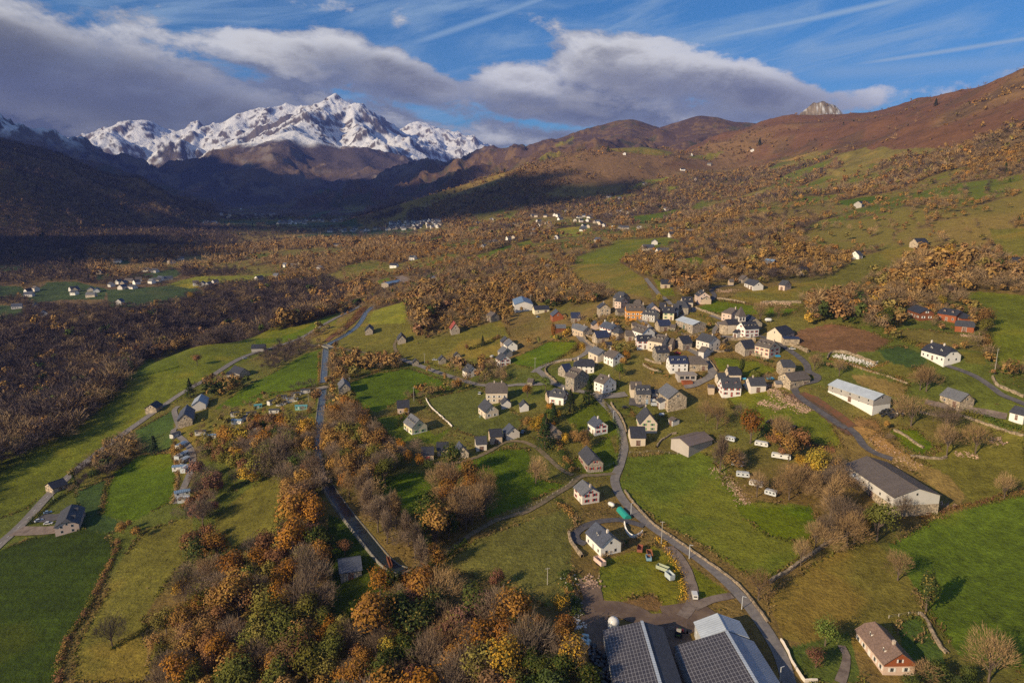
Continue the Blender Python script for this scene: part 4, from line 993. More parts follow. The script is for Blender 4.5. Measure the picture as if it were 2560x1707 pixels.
H('low tan stone wing with brown roof joined to the long white house', 'H', 672,1064, 858,1066, 11, 8, 4, 'tan', 'brown', e='gh', win=2)
H('half-ruined stone barn with black roof above the dry meadow', 'H', 1402,846, 1572,832, 11, 9, 4.6, 'stone', 'dark', win=2, cat='barn', name='barn')
H('tan house with red shutters, three dormers and a dark timber gable', 'H', 1686,816, 1905,862, 12, 10, 6, 'cream', 'brown', sh='red', do=(3, 'dwood'), ch=(.9,))
H('white presbytery with dark dormered roof in front of the church tower', 'H', 1412,590, 1618,578, 11, 10.5, 6.6, 'white', 'dark', do=(4, 'stone'), sh='red')
H('pinkish white house with hipped slate roof left of the church tower', 'H', 1258,384, 1330,396, 11, 10, 6.4, 'pink', 'brown', e='hk', ch=(.95,))
H('dark roofed barn half hidden behind the church tower', 'H', 1520,480, 1618,530, 11, 8, 4, 'gstone', 'dark', win=0, cat='barn', name='barn')
H('cream gabled barn with black roof on the bank right of the church', 'H', 1885,664, 2046,632, 12, 9, 4.4, 'cream', 'dark', e='gk', win=2)
H('tan farmhouse with dark roof, upper of the two at the road fork', 'H', 1958,1116, 2110,1116, 11, 9.5, 6.2, 'tan', 'slate', e='gk', win=2)
H('long tan barn with brown roof, lower of the two at the road fork', 'H', 2020,1304, 2310,1272, 11, 7.5, 4.2, 'tan', 'brown', win=2, cat='barn', name='barn')
H('peach cottage with hipped navy roof behind the cypress', 'K', 945,72, 1062,72, 9, 8.5, 4.6, 'cream', 'dark', e='gk', win=2, ch=(.02,))
H('small cream house with dark roof left of the red-trimmed white house', 'K', 834,140, 930,140, 9, 7.5, 4.6, 'cream', 'slate', win=2)
H('white house with red trim and two red dormers', 'K', 872,192, 1086,192, 11, 10, 5.4, 'white', 'slate', do=(2, 'red'), sh='red', door='red')
H('white-gabled house with one tall chimney and a stone terrace', 'K', 1172,190, 1352,188, 10, 7.6, 4, 'pale', 'slate', ch=(.3,), win=2)
H('small flat-topped mauve garage left of the red-trimmed house', 'K', 735,272, 815,276, 7, 4.4, 3.9, 'beige', 'brown', win=0, cat='garage', name='garage')
H('cream house with light slate roof on the inside of the hairpin', 'G', 1152,926, 1290,984, 10, 7.5, 4.4, 'cream', 'lslate', win=2)
H('white house with brown roof and shuttered front below the light slate one', 'G', 1362,967, 1502,1012, 10, 8.5, 4.8, 'white', 'brown', ch=(.1,))
H('dark red timber shed with grey roof behind a copper tree', 'G', 602,622, 752,622, 9, 5.5, 3.4, 'wood', 'lslate', win=0, cat='shed', name='farm_shed')
H('topmost slate house of the cluster on the knoll west of the village', 'F', 2284,732, 2302,752, 8, 8, 4.4, 'beige', 'slate', win=2)
H('grey house touching the right side of the knoll cluster', 'F', 2320,756, 2352,784, 9, 8.5, 5, 'white', 'lslate', win=2)
H('middle house of the knoll cluster with chimney stack', 'F', 2262,826, 2312,846, 9, 8.5, 5, 'grey', 'lslate', ch=(.9,), win=2)
H('lowest house of the knoll cluster with white arched gable', 'F', 2248,886, 2290,912, 9, 8.5, 5, 'white', 'slate', sh='red')
H('cream house with dark roof alone on the slope above the upper lane', 'H', 290,-8, 425,-6, 9, 7.5, 4, 'beige', 'dark', win=2)
H('slate house with pale gable near the boulder pasture', 'H', 1990,0, 2085,12, 9, 8, 4.4, 'pink', 'slate', win=2, ch=())
H('pale barn with pointed roof in the scrub at the top centre', 'H', 1590,-5, 1665,12, 9, 8, 4, 'pale', 'slate', win=2, cat='barn', name='barn')
H('tiny stone hut in the green pasture at the upper left of the village', 'V', 252,105, 288,106, 6, 5.5, 3, 'gstone', 'brown', win=0, cat='hut', name='hut')
H('small orange-walled hut on the left scrub slope', 'V', 45,160, 88,160, 6, 5.5, 3, 'rwood', 'slate', win=0, cat='hut', name='hut')
H('grey gabled barn lost in the brown wood above the lane', 'V', 1575,114, 1612,114, 8, 8, 4, 'gstone', 'brown', win=0, cat='barn', name='barn')
H('dark red house with blue metal roof at the wood edge', 'V', 1912,66, 1985,74, 9, 8.5, 4.8, 'wood', 'bluem', win=2)
H('small square hut at the foot of the brown wood', 'V', 1634,219, 1668,219, 6, 5.5, 3.4, 'beige', 'brown', win=0, cat='hut', name='hut')
H('little stone barn with pointed gable right of the square hut', 'V', 1732,188, 1768,196, 7, 6.5, 3.4, 'stone', 'brown', win=0, cat='barn', name='barn')
H('pale grey house with long roof behind the round green garden tree', 'V', 1788,216, 1862,240, 9, 7, 3.6, 'ltgrey', 'slate', win=2)
H('low tan shed with a flat navy roof on the bracken edge', 'V', 2035,652, 2160,654, 8, 4.6, 4.0, 'tan', 'navy', win=0, cat='shed', name='farm_shed')
H('low stone sheds tucked left of the orange house', 'V', 785,442, 842,440, 7, 5.5, 3.4, 'gstone', 'brown', win=0, cat='shed', name='garden_shed')
H('dark flat shed in the walled yard below the deep blue roof', 'V', 702,692, 752,692, 5, 4, 2.8, 'gstone', 'dark', win=0, cat='shed', name='garden_shed')
H('ruined stone hut inside the lower road fork', 'V', 125,966, 162,970, 5, 4.5, 2.8, 'gstone', 'brown', win=0, cat='hut', name='hut')
H('tiny garden hut beside the lower tan barn', 'V', 1990,985, 2022,985, 4, 3.6, 2.4, 'beige', 'lslate', win=0, cat='hut', name='hut')
H('small grey outhouse right of the stone barn with navy roof', 'V', 1200,560, 1232,562, 5, 4.6, 3, 'gstone', 'brown', win=0, cat='shed', name='garden_shed')
H('narrow brown-roofed house between the tan manor and the black-roofed barn', 'V', 1175,662, 1225,668, 7, 8, 5, 'stone', 'brown', win=2)
H('low wing behind the red-banded house', 'V', 760,560, 815,570, 7, 7, 4.4, 'beige', 'dark', win=2)
H('small slate-roofed wing behind the row house', 'V', 455,556, 520,560, 7, 6.6, 4, 'ltgrey', 'lslate', win=2)
H('lean-to kitchen on the left of the white presbytery', 'V', 1685,600, 1718,606, 6, 5, 3.4, 'white', 'dark', win=2)
# ------------------------------------------------------------------ solar-roofed barns at the bottom edge
def solar_barn(label, x1, y1, x2, y2, WL, WR, hr, heL, heR, roofR, L=60, wall='metal'):
    a, b, zg = ridge_place('C', x1, y1, x2, y2, hr)
    d = b - a; d.z = 0; u = d.normalized(); rz = math.atan2(u.y, u.x)
    # left of the picture is the side of the slope with panels
    root = empty('barn', (a.x, a.y, zg), rz); tag(root, label, 'barn')
    left = Matrix.Rotation(-rz, 3, 'Z') @ Vector((-1, 0, 0)); s = 1 if left.y > 0 else -1
    for k in range(5): BUILT.append((a.x + u.x * L * k / 4, a.y + u.y * L * k / 4, (WL + WR) * .5))
    yl, yr = s * WL, -s * WR
    w = MB()
    for x in (0.5, L):
        p = [(x, yl * .98, -2), (x, yr * .98, -2), (x, yr * .98, heR - .3), (x, 0, hr - .35), (x, yl * .98, heL - .3)]
        w.poly(p if (x > 1) == (s > 0) else p[::-1])
    w.poly([(.5, yl * .98, -2), (L, yl * .98, -2), (L, yl * .98, heL - .3), (.5, yl * .98, heL - .3)]); w.poly([(.5, yr * .98, -2), (L, yr * .98, -2), (L, yr * .98, heR - .3), (.5, yr * .98, heR - .3)])
    w.build('wall', WALL[wall], root)
    r = MB(); r.solid([(0, yl, heL), (L, yl, heL), (L, 0, hr), (0, 0, hr)], [(0, 1, 2, 3) if s < 0 else (0, 3, 2, 1)], .25); r.build('solar_panel_roof', ROOF['solar'], root)
    r = MB(); r.solid([(0, yr, heR), (L, yr, heR), (L, 0, hr), (0, 0, hr)], [(0, 3, 2, 1) if s < 0 else (0, 1, 2, 3)], .25); r.build('roof', ROOF[roofR], root)
    r = MB(); r.box(-.1, -.5, hr + .02, L, .5, hr + .16); r.box(-.12, min(0, yl) , 0, -.06, 0, .01); r.build('ridge_cap', ROOF['lmetal'], root)
    dr = MB(); dr.box(.38, -2.4, -1, .48, 2.4, 4.0)
    for i in range(6): dr.box(.34, -2.4 + i * .96 - .04, -1, .40, -2.4 + i * .96 + .04, 4.0)
    dr.build('barn_door', WALL['metal'], root)
    for i in range(0, int(L), 6):
        q = MB(); q.box(i + 2.2, yr * 1.0 + (.05 if s > 0 else -.35), 1.2, i + 4.4, yr * 1.0 + (.35 if s > 0 else -.05), 2.4); q.build('window', M_GLASS, root)
    return root
solar_barn('left one of the two barns roofed with solar panels, dark grey back slope', 795, 1188, 905, 1560, 13.0, 7.2, 8.6, 5.2, 6.4, 'slate')
solar_barn('right one of the two barns roofed with solar panels, pale blue back slope', 1312, 1248, 1500, 1568, 17.0, 9.5, 9.6, 4.8, 5.4, 'metal')
H('pale metal front barn joined to the top end of the right solar barn', 'C', 1256,1140, 1312,1244, 15, 8.5, 5.5, 'metal', 'lmetal', win=0, cat='barn', name='barn')
# ------------------------------------------------------------------ church
def church():
    x, y, z = hit(*T('H', 1392, 700))
    a = math.radians(12)
    root = empty('church', (x, y, z), a); tag(root, 'village church with square white belfry and grey stone spire', 'church')
    BUILT.append((x, y, 12))
    st = WALL['pale']
    b = MB(); b.box(-2.8, -2.8, -4, 2.8, 2.8, 11.0); tw = b.build('tower', st, root)
    b = MB(); b.solid([(-3.2, -3.2, 11.0), (3.2, -3.2, 11.0), (3.2, 3.2, 11.0), (-3.2, 3.2, 11.0), (0, 0, 18.4)], [(0, 1, 4), (1, 2, 4), (2, 3, 4), (3, 0, 4)], .2); b.build('spire', ROOF['brown'], root)
    for ang in range(4):
        for k in (-1, 1):
            w = MB(); t = math.pi / 2 * ang
            pts = [(-.55, 0), (.55, 0), (.55, 1.9), (.3, 2.4), (0, 2.55), (-.3, 2.4), (-.55, 1.9)]
            w.solid([(px_, py_, 0) for px_, py_ in pts], [tuple(range(7))], .08)
            me = w.mesh('belfry_opening', [M_GLASS]); o = inst('belfry_opening', me, tw, (math.sin(t) * 2.86 + math.cos(t) * k * 1.2, -math.cos(t) * 2.86 + math.sin(t) * k * 1.2, 7.8)); o.rotation_euler = (math.pi / 2, 0, t)
    b = MB(); b.box(-12.0, -4.6, -4, -2.6, 4.6, 5.6); b.box(2.9, -4, -4, 12, 4, 5.0); b.build('nave_wall', WALL['cream'], root)
    b = MB()
    b.solid([(-12.4, -5, 5.5), (-2.9, -5, 5.5), (-2.9, 0, 8.9), (-12.4, 0, 8.9), (-2.9, 5, 5.5), (-12.4, 5, 5.5)], [(0, 1, 2, 3), (3, 2, 4, 5)], .22); b.build('nave_roof', ROOF['dark'], root)
    b = MB(); b.solid([(2.9, -4.5, 4.9), (12.4, -4.5, 4.9), (12.4, 0, 7.8), (2.9, 0, 7.8), (12.4, 4.5, 4.9), (2.9, 4.5, 4.9)], [(0, 1, 2, 3), (3, 2, 4, 5)], .22); b.build('sacristy_roof', ROOF['dark'], root)
    b = MB(); b.lathe([(4.4, -4), (4.4, 5.3)], 20, (-12, 0, 0)); b.build('apse_wall', WALL['tan'], root, smooth=True)
    b = MB(); b.lathe([(4.9, 5.2), (0.05, 8.8)], 20, (-12, 0, 0)); b.build('apse_roof', ROOF['brown'], root)
church()
def modern():
    x, y, z = hit(*T('H', 640, 1385)); root = empty('house', (x, y, z), math.radians(2)); tag(root, 'flat-roofed modern house with three big white-framed panes and brick plinth', 'house'); BUILT.append((x, y, 9))
    b = MB(); b.box(-6, -3.5, -2, 6, 4, 3.6); b.build('wall', WALL['block'], root)
    b = MB(); b.box(-6.5, -4, 3.6, 6.5, 4.5, 4.0); b.build('roof', plain((.30, .26, .23)), root)
    for i in (-1, 0, 1): inst('window', window_mesh(2.6, 2.0), root, (i * 3.6, -3.5, 1.9), math.pi)
    b = MB(); b.box(-4, -8, -2, 2.5, -3.6, .3); b.build('terrace', WALL['rwood'], root)
modern()
# ------------------------------------------------------------------ tiny far houses
_tiny = {}
def tiny_mesh(k, wall, roof):
    key = (k, wall, roof)
    if key not in _tiny:
        r_ = random.Random(k); L_, W_, he_, hr_ = r_.uniform(9, 15), r_.uniform(7.5, 9.5), r_.uniform(3.6, 5.4), 0
        hr_ = he_ + W_ * r_.uniform(.36, .5); b = MB(); hx, hw = L_ / 2, W_ / 2
        for sx in (-1, 1):
            p = [(sx * hx, -hw, -4), (sx * hx, hw, -4), (sx * hx, hw, he_), (sx * hx, 0, hr_ - .1), (sx * hx, -hw, he_)]; b.poly(p if sx > 0 else p[::-1])
        b.poly([(-hx, -hw, -4), (hx, -hw, -4), (hx, -hw, he_), (-hx, -hw, he_)]); b.poly([(hx, hw, -4), (-hx, hw, -4), (-hx, hw, he_), (hx, hw, he_)])
        b.solid([(-hx - .4, -hw - .4, he_ - .2), (hx + .4, -hw - .4, he_ - .2), (hx + .4, 0, hr_ + .1), (-hx - .4, 0, hr_ + .1), (hx + .4, hw + .4, he_ - .2), (-hx - .4, hw + .4, he_ - .2)], [(0, 1, 2, 3), (3, 2, 4, 5)], .25, 1)
        for i in range(3):
            for sy in (-1, 1): b.box(-hx + 2 + i * 3.2 - .5, sy * hw - .05, 1.2, -hx + 2 + i * 3.2 + .5, sy * hw + .05, 2.5, 2)
        _tiny[key] = b.mesh('house', [WALL[wall], ROOF[roof], M_GLASS])
    return _tiny[key]
WN = dict(white='white', cream='cream', stone='stone', pale='pale', beige='beige', ltgrey='grey', tan='tan')
RN = dict(dark='dark', slate='slate', blue='blue-grey', brown='brown', lslate='light slate', lmetal='pale metal')
def tiny(x, y, place, group, rnd, scale=1.0, rz=None, clear=True):
    wall = rnd.choice(['white', 'white', 'cream', 'pale', 'stone', 'ltgrey']); roof = rnd.choice(['dark', 'slate', 'blue', 'brown', 'lslate'])
    me = tiny_mesh(rnd.randint(0, 3), wall, roof)
    o = inst('house', me, None, (x, y, float(zat(x, y))), rnd.uniform(-.7, .7) + rnd.choice([0, math.pi / 2]) if rz is None else rz)
    o.scale = (scale,) * 3
    tag(o, f'small {WN[wall]} house with {RN[roof]} roof {place}', 'house', group)
    if clear: BUILT.append((x, y, 9 * scale))
rnd = random.Random(5)
for p in ((190, 1145), (240, 1195), (215, 1150), (275, 1225), (300, 1150), (330, 1215), (410, 1148), (430, 1175), (380, 1140), (240, 1235), (480, 1110), (600, 1160), (640, 1150), (690, 1160), (710, 1140),
          (615, 1195), (670, 1190), (740, 1205), (790, 1218), (640, 1255), (680, 1245), (850, 1140), (880, 1135), (940, 1110), (985, 1105), (770, 1205), (820, 1235), (895, 1255), (970, 1255),
          (1010, 1258), (1135, 1260), (1095, 1095), (1370, 1088), (1480, 1052), (1030, 1120), (300, 1225), (345, 1240), (25, 1230), (60, 1235), (90, 1225), (70, 1290), (400, 1345), (190, 1318), (640, 1240), (630, 1275), (560, 1190), (210, 1280), (1270, 1395), (860, 975), (955, 990), (10, 1345)):
    x, y, z = hit(*T('N', *p)); tiny(x, y, 'in the sunlit hamlet beyond the village', 'houses of the sunlit hamlet', rnd)
for p in ((1720, 1095), (1450, 1285), (1440, 1325), (1590, 1310), (765, 1375), (1180, 860), (1640, 825), (1975, 1025), (2190, 965), (2140, 562), (1600, 603), (1000, 593), (1760, 690), (1210, 1445), (1340, 1480), (1520, 735)):
    x, y, z = hit(*T('N', *p)); tiny(x, y, 'alone among the hillside woods and pastures', 'scattered hillside farms', rnd, 1.1)
for p in ((2030, 1430), (2090, 1395), (2130, 1385), (2100, 1180), (1975, 1215), (2250, 1355), (1400, 1530), (720, 1410)):
    x, y, z = hit(*T('M', *p)); tiny(x, y, 'on the slope left of the sunlit hamlet', 'farms left of the hamlet', rnd)
for p in ((750, 260), (1270, 105), (1420, 130), (1440, 35), (270, 100), (350, 105), (590, 125), (410, 75), (30, 215), (190, 200), (1640, 240)):
    x, y, z = hit(*T('F', *p)); tiny(x, y, 'among the trees beyond the canal meadows', 'farms beyond the canal', rnd)
for p in ((330, 320), (270, 370), (262, 340), (160, 480), (325, 478), (680, 318), (685, 355), (835, 320), (890, 330), (840, 375), (1025, 280), (1095, 255), (1125, 302), (1190, 240), (1255, 260), (1220, 298), (1435, 238), (1545, 218),
          (1275, 232), (1340, 140), (1425, 150), (920, 160), (1105, 442), (1800, 268), (1860, 272), (1915, 278), (1978, 258), (405, 548), (1080, 60), (1575, 68), (1660, 35), (1395, 250), (1480, 222), (700, 330), (1140, 265)):
    x, y, z = hit(*T('E', *p)); tiny(x, y, 'on the shaded terrace beyond the gorge', 'houses on the terrace beyond the gorge', rnd, 1.0)
def town(tile, x0, y0, x1, y1, n, place, group, tilt=0):
    for _ in range(n):
        f = rnd.random(); px = x0 + (x1 - x0) * f; py = y0 + (y1 - y0) * rnd.random() + tilt * (f - .5)
        x, y, z = hit(*T(tile, px, py))
        if z < 120: tiny(x, y, place, group, rnd, 1.15)
town('M', 1190, 1195, 1640, 1265, 62, 'in the dense town on the far valley floor', 'houses of the far valley town', -25)
town('M', 500, 1262, 1180, 1290, 20, 'in the row before the far valley town', 'houses of the far valley town', -10)
town('M', 180, 1180, 450, 1215, 34, 'in the farther left town of the valley', 'houses of the second valley town')
town('M', 450, 1175, 770, 1200, 18, 'in the farther left town of the valley', 'houses of the second valley town')
town('M', -10, 1125, 160, 1150, 12, 'at the farthest end of the valley floor', 'farthest valley houses')
town('L', 1810, 1195, 1930, 1225, 12, 'at the farthest end of the valley floor', 'farthest valley houses')
town('L', 1930, 1080, 2281, 1165, 12, 'at the farthest end of the valley floor', 'farthest valley houses')
# ------------------------------------------------------------------ roads, tracks, canal
def smooth_line(P, step):
    P = [np.array(p[:2], float) for p in P]; out_ = []
    for i in range(len(P) - 1):
        p0 = P[max(i - 1, 0)]; p1 = P[i]; p2 = P[i + 1]; p3 = P[min(i + 2, len(P) - 1)]
        n_ = max(1, int(np.linalg.norm(p2 - p1) / step))
        for k in range(n_):
            t = k / n_
            out_.append(.5 * (2 * p1 + (p2 - p0) * t + (2 * p0 - 5 * p1 + 4 * p2 - p3) * t * t + (3 * p1 - p0 - 3 * p2 + p3) * t ** 3))
    out_.append(P[-1]); return np.array(out_)
def frames(L):
    d = np.gradient(L, axis=0); d /= np.linalg.norm(d, axis=1)[:, None] + 1e-9
    return np.stack([-d[:, 1], d[:, 0]], -1)
KEEP = []  # (polyline, half width) kept clear of trees
def ribbon(name, L, w, mat, up=.16, kind='structure', cross=5, keep=True, level=None, wob=0.0, ztop=None, label=None):
    nrm = frames(L); n_ = len(L); ks = np.linspace(-1, 1, cross)
    ww = w / 2 * (1 + wob * fbm(L[:, 0], L[:, 1], 9, 2, 7)) if wob else np.full(n_, w / 2)
    XY = L[:, None, :] + nrm[:, None, :] * (ks[None, :, None] * ww[:, None, None])
    zc_ = zat(L[:, 0], L[:, 1]); zz = zat(XY[..., 0], XY[..., 1])
    if level is not None: zz = np.repeat((level if np.ndim(level) else np.full(n_, level))[:, None], cross, 1)
    else:
        dist = np.hypot(L[:, 0], L[:, 1])[:, None]; zz = np.maximum(zz, zc_[:, None] * .5 + zz * .5) + up + dist * .00035
    co = np.concatenate([XY, zz[..., None]], -1).reshape(-1, 3)
    idx = np.arange(n_ * cross).reshape(n_, cross)
    fc_ = np.stack([idx[:-1, :-1], idx[1:, :-1], idx[1:, 1:], idx[:-1, 1:]], -1).reshape(-1, 4)
    a, b, c = co[fc_[0][0]], co[fc_[0][1]], co[fc_[0][2]]
    if np.cross(b - a, c - a)[2] < 0: fc_ = fc_[:, ::-1]
    o = fast_mesh(name, co, fc_, mat, smooth=True)
    if kind: o['kind'] = kind
    if keep: KEEP.append((L[:, 0:2], w / 2 + 1.0))
    return o
def road_mat(name, col, col2, sc_=.35, rough=.85):
    m, N = newmat(name); geo = N.new('ShaderNodeNewGeometry'); P = geo.outputs['Position']
    n1 = N.noise(P, sc_, 5, .7); n2 = N.noise(P, 3.5, 3, .7)
    c = N.mix(N.rng(n1, .38, .66), (*col, 1), (*col2, 1)); k = N.m('MULTIPLY_ADD', n2, .7, .65)
    cx_ = N.new('ShaderNodeCombineXYZ')
    for i in range(3): N.l.new(k, cx_.inputs[i])
    N.l.new(N.mix(1.0, c, cx_.outputs[0], 'MULTIPLY'), N.bsdf.inputs['Base Color']); N.bsdf.inputs['Roughness'].default_value = rough
    return m
M_ASPH = road_mat('asphalt', (.150, .138, .135), (.215, .195, .180)); M_DASPH = road_mat('dark_asphalt', (.075, .072, .080), (.12, .11, .11))
M_GRAV = road_mat('gravel', (.22, .175, .145), (.13, .10, .085), .25); M_DIRT = road_mat('dirt', (.115, .080, .062), (.175, .125, .09), .2); M_TRACK = road_mat('track', (.20, .150, .105), (.105, .095, .045), .5)
M_RUST = road_mat('bracken_bank', (.17, .075, .04), (.11, .07, .035), .3)
def road(name, w, mat, *segs_, wob=0.0, up=.16):
    P = []
    for s in segs_: P += hits(TP(s[0], *s[1:]))
    L = smooth_line(P, 2.5); return L, ribbon(name, L, w, mat, wob=wob, up=up)
lane, _ = road('road', 4.6, M_ASPH, ('S', 1830,1620, 1812,1568, 1790,1500, 1742,1422, 1690,1358, 1620,1295, 1540,1240, 1478,1195, 1432,1150, 1412,1105, 1424,1068, 1434,1030), ('J', 1560,1150, 1545,1060, 1500,920, 1420,760, 1330,660, 1230,560, 1170,490, 1000,450, 880,430, 740,390, 620,340, 500,270, 400,180, 330,130))
road('road', 5.0, M_ASPH, ('G', 300,1300, 350,1260, 470,1190, 580,1155, 720,1130, 870,1110, 1000,1050, 1075,980, 1060,910, 990,850, 940,790, 920,745), up=.2)
road('road', 5.0, M_ASPH, ('F', 1330,945, 1400,975, 1500,1010, 1650,1065, 1850,1130, 2000,1175, 2120,1192, 2300,1195), ('J', 60,350, 220,350, 420,340, 560,330, 640,350), up=.22)
road('road', 6.0, M_ASPH, ('S', -60,1305, 0,1250, 60,1195, 130,1120, 200,1060, 300,985, 400,915, 480,868, 560,820, 640,795, 700,772, 755,740, 800,718, 830,700), up=.14)
road('track', 3.2, M_TRACK, ('F', 420,745, 480,810, 600,832, 760,852, 900,876, 1010,892))
road('track', 2.6, M_TRACK, ('F', 1300,760, 1270,820, 1290,890), wob=.2)
road('gravel_lane', 4.4, M_GRAV, ('C', 960,735, 1010,790, 1055,860, 1085,930, 1105,1000, 1108,1060, 1080,1120, 1040,1165), wob=.25, up=.2)
road('gravel_lane', 3.6, M_GRAV, ('C', 1110,1115, 1170,1080, 1240,1055, 1350,1035), wob=.25, up=.24)
road('farm_yard', 17, M_DIRT, ('C', 930,1170, 1020,1170, 1110,1180, 1170,1220), wob=.4, up=.12)
road('farm_yard', 12, M_DIRT, ('C', 960,1180, 990,1260, 1020,1350, 1060,1500, 1080,1620), wob=.3, up=.1)
road('dirt_track', 9, M_DIRT, ('C', 470,960, 490,1020, 520,1090, 600,1110, 700,1130, 850,1180, 940,1175), wob=.45, up=.1)
road('dirt_track', 11, M_DIRT, ('C', 480,1060, 500,1150, 540,1250, 590,1360, 640,1500), wob=.4, up=.13)
road('gravel_track', 3.0, M_TRACK, ('C', 630,285, 520,298, 420,305, 350,365, 280,405, 180,470, 90,518, 0,545), ('B', 1480,570, 1400,610, 1300,670, 1200,745, 1120,810, 1040,850, 960,875), wob=.2)
road('gravel_track', 2.8, M_TRACK, ('C', 370,298, 300,262, 230,200, 150,130, 60,92), ('B', 1530,95, 1440,145, 1350,188, 1250,215, 1170,228, 1100,222), wob=.2, up=.2)
road('road', 4.2, M_DASPH, ('H', 1480,470+ 330, 1640,750+40, 1780,820, 1950,905, 2120,1010, 2240,1100, 2330,1190), ('I', 215,1010, 290,1050, 270,1095, 150,1120, 90,1155, 130,1225, 220,1295, 370,1395, 520,1500), ('D', 480,0, 540,50, 590,120, 660,165, 760,200), up=.2)
road('road', 3.6, M_DASPH, ('I', 1340,925, 1420,960, 1540,1000, 1680,1060, 1800,1140, 1900,1215, 2000,1255, 2120,1305))
road('gravel_lane', 6, M_GRAV, ('I', 1230,1275, 1400,1312, 1600,1340, 1760,1372, 1940,1405), wob=.2)
road('road', 4.5, M_ASPH, ('G', 930,760, 1020,770, 1120,752, 1250,740, 1400,780, 1540,800, 1700,820, 1830,850), up=.22)
road('road', 5.0, M_ASPH, ('G', 1730,480, 1800,560, 1880,630, 1950,700, 2000,760), up=.2)
road('road', 4.0, M_ASPH, ('H', 80,-20, 150,70, 260,200, 340,260, 400,310, 430,350))
road('road', 4.0, M_ASPH, ('H', 760,390, 740,440, 640,480, 560,520))
road('road', 4.0, M_DASPH, ('H', 780,330, 900,310, 1000,280, 1040,220, 1000,150, 1060,105, 1200,90, 1320,80))
road('road', 4.0, M_ASPH, ('H', 980,500, 1060,525, 1150,560, 1200,580), up=.2)
road('village_street', 6.0, M_ASPH, ('H', 620,940, 760,1010, 860,1070, 940,1150, 1010,1260, 990,1350, 860,1420, 740,1480, 620,1500), up=.2)
road('village_street', 4.5, M_ASPH, ('H', 1080,790, 1250,800, 1450,800, 1640,790), up=.2)
road('village_street', 4.5, M_ASPH, ('H', 1050,760, 1060,690, 1110,630, 1120,590), up=.2)
road('parking_yard', 10, M_DASPH, ('J', 1640,590, 1760,600, 1860,640), up=.2)
road('road', 7, M_ASPH, ('J', 1230,520, 1340,510, 1480,500, 1600,480), up=.18)
road('driveway', 4.0, M_DASPH, ('C', 810,610, 740,590, 660,572, 580,575, 500,590, 430,620, 385,660, 400,700, 450,720), up=.2)
road('driveway', 3.0, M_GRAV, ('D', 440,1568, 470,1480, 480,1400, 450,1340), wob=.3)
road('gravel_yard', 9, M_GRAV, ('A', 100,640, 200,640, 300,635, 380,625), wob=.2, up=.2)
road('parking_yard', 9, M_DASPH, ('A', 230,560, 320,560, 400,540), up=.2)
road('road', 4.0, M_ASPH, ('E', 1640,1380, 1600,1420, 1620,1500, 1640,1568), ('A', 1060,30, 1130,90, 1180,170, 1170,260, 1140,340, 1080,470), up=.16)
road('dirt_road', 4, M_TRACK, ('F', 1960,0, 1860,30, 1800,100, 1680,140, 1560,170, 1420,200, 1350,225))
road('farm_yard', 14, M_GRAV, ('F', 1310,190, 1400,240), wob=.2)
road('dirt_road', 5, M_TRACK, ('N', -30,1370, 60,1335, 150,1300), wob=.2)
road('bank', 7, M_RUST, ('F', 1000,470, 950,540, 880,610, 800,680, 700,740, 640,790), wob=.3)
road('dirt_track', 5, M_RUST, ('I', 150,1195, 300,1270, 450,1370, 600,1490), wob=.3)
# dashed centre line of the main road
ml = smooth_line(hits(TP('S', 0,1250, 60,1195, 130,1120, 200,1060, 300,985, 400,915, 480,868)), 1.0)
cl = MB()
for i in range(0, len(ml) - 6, 9):
    a, b = ml[i], ml[i + 3]; d = (b - a) / (np.linalg.norm(b - a) + 1e-6); n_ = np.array((-d[1], d[0])) * .09
    q = [a - n_, a + n_, b + n_, b - n_]; cl.poly([(p[0], p[1], float(zat(p[0], p[1])) + .42) for p in q][::-1])
o = cl.build('road_marking', plain((.62, .62, .60))); o['kind'] = 'structure'
